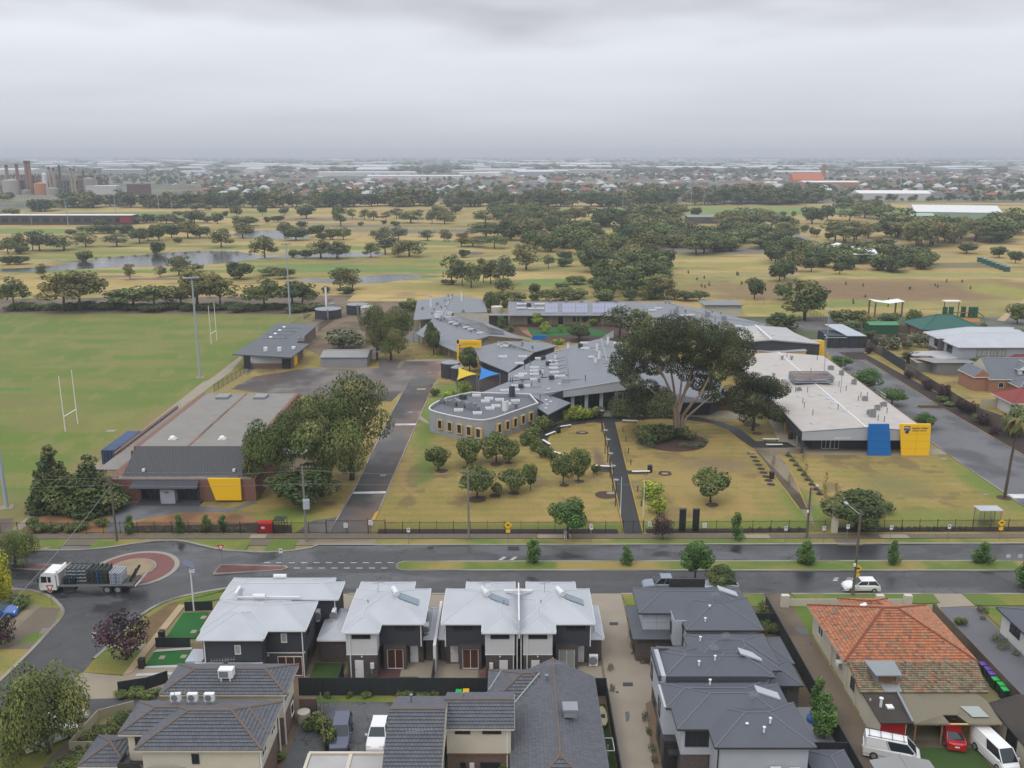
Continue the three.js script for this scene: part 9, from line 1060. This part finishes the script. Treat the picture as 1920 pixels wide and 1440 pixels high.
{// flatbed truck with its load; the load pieces are things of their own
  const [x0, z0] = [-57.4,-103.2], L = 11.8, w = 1.22, t = thing('flatbed_truck', 'white flatbed truck turning at the roundabout with stacked steel frames', 'truck', [x0,0, z0]), B3 = (g, a, b, c, d, e, f)=>g.box(x0 + a, x0 + b, c, d, z0 + e, z0 + f), wp = paintOf(0.72,0);
  const cab = part(t, 'cab', wp, (g)=>{const pr = [[0.0,0.55],[2.05,0.55],[2.05,2.75],[0.75,2.85],[0.35,2.6],[0.02,1.65]]; for (const s of [-w, w]) g.face(pr.map(([a, b])=>V3(x0 + a, b, z0 + s))); pr.forEach(([a, b], i)=>{const [c, d] = pr[(i + 1) % 6]; g.quad(V3(x0 + a, b, z0 - w), V3(x0 + c, d, z0 - w), V3(x0 + c, d, z0 + w), V3(x0 + a, b, z0 + w))})});
  part(cab, 'windscreen', carGlass, (g)=>g.quad(V3(x0 + 0.0,1.7, z0 - w*0.9), V3(x0 + 0.0,1.7, z0 + w*0.9), V3(x0 + 0.31,2.55, z0 + w*0.88), V3(x0 + 0.31,2.55, z0 - w*0.88))); for (const s of [-1,1]) {part(cab, 'side_window', carGlass, (g)=>B3(g, 0.3,1.0,1.55,2.35, s*w - 0.012, s*w + 0.012)); part(cab, 'side_window', carGlass, (g)=>B3(g, 1.1,1.5,1.55,2.3, s*w - 0.012, s*w + 0.012)); part(cab, 'mirror', M.black, (g)=>B3(g, 0.0,0.1,1.6,2.2, s*(w + 0.2) - 0.08, s*(w + 0.2) + 0.08))} part(cab, 'bumper', M.grey, (g)=>B3(g, -0.08,0.05,0.4,0.9,-w, w)); for (const s of [-0.8,0.8]) part(cab, 'headlight', lampW, (g)=>B3(g, -0.1,-0.07,0.6,0.8, s - 0.2, s + 0.2));
  part(t, 'wind_deflector', wp, (g)=>{g.slab([V3(x0 + 1.9,2.4, z0 - w), V3(x0 + 3.0,3.2, z0 - w), V3(x0 + 3.0,3.2, z0 + w), V3(x0 + 1.9,2.4, z0 + w)],0.1); B3(g, 2.2,2.4,1.1,3.1,-w, w)});
  part(t, 'tray', std(ph(100,92,84),0.8, {map: speck}), (g)=>B3(g, 2.5, L - 0.4,1.05,1.2,-w, w)); part(t, 'tray_rail', M.galv, (g)=>{for (const s of [-w, w]) B3(g, 2.5, L - 0.4,1.0,1.26, s - 0.03, s + 0.03)}); part(t, 'chassis', M.black, (g)=>{B3(g, 0.5, L - 0.6,0.6,0.95,-0.45,0.45); B3(g, 2.9,4.3,0.45,0.95,0.5, w)}); part(t, 'tail_ramp', wp, (g)=>{g.slab([V3(x0 + L - 0.3,1.1, z0 - w), V3(x0 + L + 0.5,1.9, z0 - w), V3(x0 + L + 0.5,1.9, z0 + w), V3(x0 + L - 0.3,1.1, z0 + w)],0.25)}); part(t, 'tail_crane', M.black, (g)=>{for (const s of [-0.6,0.3]) g.bar(V3(x0 + L - 1.2,1.2, z0 + s), V3(x0 + L - 0.2,2.9, z0 + s),0.16,5)}); for (const s of [-0.9,0.9]) part(t, 'tail_light', lampR, (g)=>B3(g, L - 0.35, L - 0.3,0.8,0.95, s - 0.15, s + 0.15));
  for (const s of [-1,1]) for (const a of [1.2,8.1,9.4]) wheel(t, x0 + a, z0 + s*(w - 0.16),0.5,0.3); t.rotation.y = 0.02;
  const load = (l, a, b, h, c, m2, dz = 0)=>{const o = thing('steel_frame_stack', l, 'load', [x0 + a, 1.21, z0]); for (let i = 0; i < Math.round(h/0.22); i++) part(o, 'frame', i % 2 ? c : m2, (g)=>{const y = 1.22 + i*0.22; B3(g, a, b, y, y + 0.09,-0.9 + dz, -0.8 + dz); B3(g, a, b, y, y + 0.09,0.75 + dz, 0.85 + dz); for (let k = 0; k < 5; k++) {const X = a + (b - a - 0.1)*k/4; B3(g, X, X + 0.1, y + 0.09, y + 0.2,-0.95 + dz, 0.9 + dz)}}); part(o, 'strap', M.blue, (g)=>B3(g, (a + b)/2, (a + b)/2 + 0.06,1.2,1.22 + h + 0.03,0.9 + dz, 0.93 + dz))};
  const rm = std(ph(70,60,62),0.6), gm = std(ph(60,78,72),0.5), sl = std(ph(176,180,186),0.4); load('tall stack of silver frames behind the truck cab', 3.2,5.6,1.9, sl, gm, -0.15); load('low stack of dark frames at the front of the truck bed', 2.95,4.4,0.9, rm, M.black, 0.2); load('stack of dark red and green frames in the middle of the truck bed', 5.9,8.2,1.9, rm, gm); load('wrapped pale bundle at the rear of the truck bed', 8.5,9.9,1.5, sl, M.paleGrey);
}
{// person standing under the verge tree
  const [x, z] = B(1560,163), t = thing('person', 'person in a blue shirt and pale trousers standing under the verge tree', 'person', [x, 0.1, z]);
  const bones = [[0,0.98,0,0,1.2,0.01,0.15,0.17],[0,1.2,0.01,0,1.42,0,0.17,0.13],[-0.16,1.4,0,0.16,1.4,0,0.075,0.075],[0,1.42,0,0,1.54,0.01,0.06,0.055],[0,1.6,0.02,0,1.68,0.01,0.085,0.095]]; for (const s of [-1,1]) bones.push([s*0.09,0.95,0, s*0.11,0.5,0.02,0.1,0.065],[s*0.11,0.5,0.02, s*0.12,0.09,-0.01,0.062,0.045],[s*0.12,0.05,-0.02, s*0.14,0.04,0.16,0.045,0.035],[s*0.19,1.39,0, s*0.25,1.13,-0.01,0.055,0.045],[s*0.25,1.13,-0.01, s*0.14,1.02,0.2,0.042,0.032],[s*0.14,1.02,0.2, s*0.07,1.05,0.25,0.032,0.025]);
  const N = 64, S2 = 1.0, mc = new MarchingCubes(N, M.skin, false, false, 60000), f = mc.field; mc.isolation = 0; const sd = (px, py, pz)=>{let d = 9; for (const [ax, ay, az, bx, by, bz, r0, r1] of bones) {const ex = bx - ax, ey = by - ay, ez = bz - az, h = clamp01(((px - ax)*ex + (py - ay)*ey + (pz - az)*ez)/(ex*ex + ey*ey + ez*ez)), q = Math.hypot(px - ax - ex*h, py - ay - ey*h, pz - az - ez*h) - (r0 + (r1 - r0)*h), k = 0.04, m = clamp01(0.5 + 0.5*(d - q)/k); d = d + (q - d)*m - k*m*(1 - m)} return d};
  for (let k = 0; k < N; k++) for (let j = 0; j < N; j++) for (let i = 0; i < N; i++) f[i + j*N + k*N*N] = -sd((i/N*2 - 1)*S2, (j/N*2 - 1)*S2 + 0.9, (k/N*2 - 1)*S2); mc.update();
  const n = mc.count, P3 = Array.from(mc.positionArray.slice(0, n*3)), C3 = []; for (let i = 0; i < n; i++) {P3[i*3] *= S2; P3[i*3 + 1] = P3[i*3 + 1]*S2 + 0.9; P3[i*3 + 2] *= S2; const px = P3[i*3], y = P3[i*3 + 1], zz = P3[i*3 + 2]; const c = y > 1.5 ? (y > 1.69 || zz < -0.03 ? [0.03,0.022,0.018] : [0.4,0.26,0.2]) : y < 0.07 ? [0.03,0.03,0.03] : zz > 0.13 && y > 0.9 ? [0.4,0.26,0.2] : y > 0.97 ? [0.12,0.2,0.34] : [0.42,0.43,0.45]; C3.push(...c)}
  const g = new THREE.BufferGeometry(); g.setAttribute('position', new THREE.Float32BufferAttribute(P3,3)); g.setAttribute('normal', new THREE.Float32BufferAttribute(Array.from(mc.normalArray.slice(0, n*3)),3)); g.setAttribute('color', new THREE.Float32BufferAttribute(C3,3)); const b = new THREE.Mesh(g, M.tiles); b.name = 'body'; t.add(b);
}
// ------------------------------------------------------------------ houses and park to the right of the school
{const t = thing('house', 'two storey house with big white hip roof beside the school car park', 'house', [...(()=>{const g = Y(1000,560); return [g[0],0, g[1]]})()]); const e = 6.0, c = (X, Yy, h)=>Y(X, Yy, h), a = c(762,437, e), b = c(1344,437, e), bk = c(540,332, e), z1 = a[1], x0 = bk[0] + 0.5, xm = c(640,385, e)[0];
  const wx0 = a[0] - 5.5, wx1 = b[0] + 14; part(t, 'wall', M.brickDark, (g)=>g.box(a[0] + 0.4, wx1,0,3.0, z1 - 17, z1 - 0.6)); part(t, 'upper_wall', M.greyRender, (g)=>{g.box(a[0] + 0.35, wx1,3.0, e - 0.1, z1 - 17, z1 - 0.55)}); roofOf(t, [[a[0] - 0.2, wx1 + 1, z1 - 13, z1, e, 0.36],[a[0] - 0.1, wx1 - 4, z1 - 20, z1 - 5, e - 0.02,0.36]], {mat: M.roofWhite, cap: M.capWhite, edge: M.whiteTrim});
  for (const [p, q] of [[905,998],[1028,1085],[1095,1165]]) {const u = c(p, 500,4)[0], v = c(q, 500,4)[0]; win(t, u, v, 3.5,5.3, z1 - 0.55, {n: 2, pane: M.curtain})} for (const [p, q] of [[970,1060],[1105,1150]]) {const u = c(p, 560,2)[0], v = c(q, 560,2)[0]; win(t, u, v, 1.2,2.4, z1 - 0.6, {n: 2, frame: M.whiteTrim})} win(t, z1 - 7, z1 - 4,3.6,5.4, a[0] + 0.35, {side: 1, s: -1}); win(t, z1 - 14, z1 - 11.5,3.6,5.4, a[0] + 0.35, {side: 1, s: -1});
  part(t, 'verandah_roof', M.roofPale, (g)=>g.slab([V3(a[0] - 9,3.0, z1 - 9), V3(a[0] + 0.3,3.3, z1 - 9), V3(a[0] + 0.3,3.2, z1 - 0.4), V3(a[0] - 4.5,2.9, z1 - 0.4), V3(a[0] - 4.6,2.9, z1 - 4.6), V3(a[0] - 9,2.9, z1 - 4.6)],0.2)); for (const [x, z] of [[-8.8,-4.8],[-4.4,-0.8],[-8.8,-8.8]]) part(t, 'brick_pier', M.brickDark, (g)=>g.box(a[0] + x, a[0] + x + 0.6,0,2.75, z1 + z, z1 + z + 0.6)); part(t, 'pillar', M.brickDark, (g)=>g.box(a[0] - 0.8, a[0] + 0.3,3.2,6.3, z1 - 9.6, z1 - 8.6))}
{const g = Y(860,830), z = g[1], t = thing('house', 'orange brick house with grey gabled roofs and white dormer', 'house', [g[0],0, z]), X = (p, y = 800, h = 3)=>Y(p, y, h)[0]*(z/Y(p, y, h)[1]); const x0 = X(705), x1 = X(1344) + 8, xa = X(860), dk = M.roofDark;
  const gr = metalRoof(ph(112,116,124)); part(t, 'wall', M.brickOrange, (q)=>{q.box(x0, x0 + 3.4,0,3.4, z - 9, z - 2); q.box(x0 + 3, x1,0,3.0, z - 11, z - 1); q.box(X(1000), X(1000) + 7.5,0,2.4, z - 1, z + 4)});
  roofOf(t, [[x0 - 0.3, x0 + 3.8, z - 9.3, z - 1.7,3.3,0.8, {ridge: 'z', g0: true, g1: true}]], {mat: gr, cap: M.capGrey, edge: M.whiteTrim, gableMat: M.brickOrange}); roofOf(t, [[x0 + 3, x1 + 0.4, z - 11.3, z - 0.7,3.0,0.72, {ridge: 'x', g0: true, g1: true}]], {mat: gr, cap: M.capGrey, edge: M.whiteTrim, gableMat: M.creamPlain, name: 'main_roof'}); roofOf(t, [[X(1000) - 0.4, X(1000) + 7.9, z - 2, z + 4.4,2.4,0.6]], {mat: gr, cap: M.capGrey, edge: M.whiteTrim, name: 'porch_roof'}); roofOf(t, [[X(1085), X(1085) + 4, z - 6, z - 1.6,5.0,0.7, {ridge: 'z', g0: true, g1: true}]], {mat: gr, cap: M.capWhite, edge: M.whiteTrim, gableMat: M.whiteTrim, name: 'dormer_roof'}); part(t, 'dormer_wall', M.whiteTrim, (q)=>q.box(X(1085) + 0.3, X(1085) + 3.7,3.6,4.95, z - 5, z - 1.9)); win(t, X(1085) + 1, X(1085) + 3,3.9,4.8, z - 1.88, {n: 2, frame: M.whiteTrim}); win(t, X(860) + 1.2, X(860) + 2.4,1,2.2, z - 0.98, {n: 1, frame: M.whiteTrim}); t.position.x += 4.5; t.position.z += 2}
{const at = (p, q, h)=>Y(p, q, h); let a = at(700,280,2.8); let t = thing('house', 'house with broad green tiled hip roof beside the playground', 'house', [a[0],0, a[1] - 8]); part(t, 'wall', M.brickOrange, (g)=>g.box(a[0] - 8, a[0] + 9,0,2.7, a[1] - 13, a[1] - 1)); roofOf(t, [[a[0] - 8.8, a[0] + 9.8, a[1] - 14, a[1],2.8,0.46]], {mat: M.tileGreen, cap: M.tileGreen, edge: M.tileGreen, capR: 0.15});
  a = Q(770,265,0); t = thing('shed', 'long green metal shed beside the park fence', 'shed', [a[0],0, a[1]]); part(t, 'wall', std(ph(44,96,62),0.6, {bumpMap: ribs, bumpScale: 0.03}), (g)=>g.box(a[0] - 4.2, a[0] + 4.2,0,3.0, a[1] - 5, a[1])); part(t, 'roof', std(ph(70,140,96),0.6), (g)=>{for (const q of roofFaces(a[0] - 4.4, a[0] + 4.4, a[1] - 5.2, a[1] + 0.2,3.0,0.25, {ridge: 'x', g0: true, g1: true}).f) g.face(q.slice(0, q[2].equals(q[3]) ? 3 : 4))});
  a = Y(560,690,0); t = thing('shed', 'grey iron shed with rust streaked roof in a back garden', 'shed', [a[0] + 5,0, a[1]]); part(t, 'wall', M.galv, (g)=>g.box(a[0], a[0] + 9,0,2.8, a[1] - 6, a[1] - 0.4)); part(t, 'roof', M.roofShed, (g)=>g.slab([V3(a[0] - 3,2.9, a[1] - 6.4), V3(a[0] + 9.5,2.9, a[1] - 6.4), V3(a[0] + 9.5,3.1, a[1]), V3(a[0] - 1,3.1, a[1])],0.1)); a = Y(370,660,0); t = thing('shed', 'low rusty roofed lean-to beside the paling fence', 'shed', [a[0] + 3,0, a[1]]); part(t, 'wall', M.galv, (g)=>g.box(a[0] + 0.4, a[0] + 7,0,2.2, a[1] - 4, a[1] - 0.2)); part(t, 'roof', std(ph(176,158,142),0.85, {map: blotch}), (g)=>g.slab([V3(a[0],2.6, a[1] - 4.4), V3(a[0] + 7.4,2.6, a[1] - 4.4), V3(a[0] + 7.4,2.3, a[1]), V3(a[0],2.3, a[1])],0.1));
  for (const [p, q, w, l] of [[1250,560,16, 'red roofed house with brick chimney beside the white roofed house'],[1275,940,12, 'low dark red roofed house behind the cream fence']]) {a = Y(p, q, 3); t = thing('house', l, 'house', [a[0] + 8,0, a[1] - 4]); part(t, 'wall', M.render, (g)=>g.box(a[0], a[0] + w, 0,2.9, a[1] - 8, a[1] - 0.5)); roofOf(t, [[a[0] - 0.8, a[0] + w, a[1] - 9, a[1],2.9,0.5]], {mat: M.tileRed, cap: M.tileRed, edge: M.whiteTrim}); if (q < 900) part(t, 'chimney', M.brickBrown, (g)=>g.box(a[0] + 1, a[0] + 2,3,5.6, a[1] - 4, a[1] - 3))}
  a = Y(90,155,0); t = thing('shade_shelter', 'white tensioned shade roof on posts over a picnic table in the park', 'shelter', [a[0],0, a[1]]); part(t, 'canopy', M.whitePaint, (g)=>{const q = (i, j)=>V3(a[0] - 5 + i*2.5,4.6 + 0.7*(Math.abs(i - 2)/2), a[1] - 3 + j*3); for (let i = 0; i < 4; i++) for (let j = 0; j < 2; j++) g.quad(q(i, j), q(i + 1, j), q(i + 1, j + 1), q(i, j + 1))}); for (const x of [-4.4,4.4]) for (const z of [-2.6,2.6]) part(t, 'post', M.brickBrown, (g)=>g.box(a[0] + x - 0.2, a[0] + x + 0.2,0,4.9, a[1] + z - 0.2, a[1] + z + 0.2)); part(t, 'picnic_table', M.galv, (g)=>{g.box(a[0] - 1, a[0] + 1,0.72,0.8, a[1] - 0.5, a[1] + 0.5); g.box(a[0] - 0.1, a[0] + 0.1,0,0.72, a[1] - 0.3, a[1] + 0.3); g.box(a[0] - 1, a[0] + 1,0.42,0.48, a[1] + 0.8, a[1] + 1.1)});
  a = Y(740,170,0); t = thing('playground', 'green playground tower with white roof and slide in the park', 'play equipment', [a[0],0, a[1]]); part(t, 'tower', M.green, (g)=>{for (const [x, z] of [[-4.5,0],[-2.5,0],[4,0],[5.5,0],[2,-1]]) g.box(a[0] + x, a[0] + x + 1.2,0,3.4, a[1] + z - 1, a[1] + z)}); part(t, 'deck', M.timber, (g)=>g.box(a[0] - 4.5, a[0] + 5.5,1.4,1.6, a[1] - 1, a[1])); part(t, 'canopy', M.whitePaint, (g)=>g.box(a[0] - 4.6, a[0] + 0.6,5.2,5.5, a[1] - 2, a[1] + 0.6)); for (const x of [-4.4,0.3]) part(t, 'post', M.darkTrim, (g)=>g.box(a[0] + x, a[0] + x + 0.2,0,5.2, a[1] - 0.6, a[1] - 0.4)); part(t, 'slide', M.green, (g)=>g.slab([V3(a[0] + 6.6,2.0, a[1] - 0.8), V3(a[0] + 9,0.3, a[1] - 0.8), V3(a[0] + 9,0.3, a[1]), V3(a[0] + 6.6,2.0, a[1])],0.15));
  a = Y(520,165,0); t = thing('swing_set', 'metal swing frame with red seat on the orange playground surface', 'swing', [a[0],0, a[1]]); part(t, 'frame', M.galv, (g)=>{g.bar(V3(a[0] - 4,2.6, a[1]), V3(a[0] + 4,2.6, a[1]),0.08,5); for (const x of [-4,4]) for (const s of [-1,1]) g.bar(V3(a[0] + x, 2.6, a[1]), V3(a[0] + x, 0, a[1] + s*1.4),0.08,5)}); part(t, 'seat', M.red, (g)=>{g.box(a[0] + 1, a[0] + 1.6,0.5,0.7, a[1] - 0.2, a[1] + 0.2)}); part(t, 'chain', M.galv, (g)=>g.bar(V3(a[0] + 1.3,0.7, a[1]), V3(a[0] + 1.3,2.6, a[1]),0.03,4))}
// ------------------------------------------------------------------ shadows, picture
scene.traverse((o)=>{if (o.isMesh) {o.castShadow = true; o.receiveShadow = true}});
renderer.render(scene, camera);
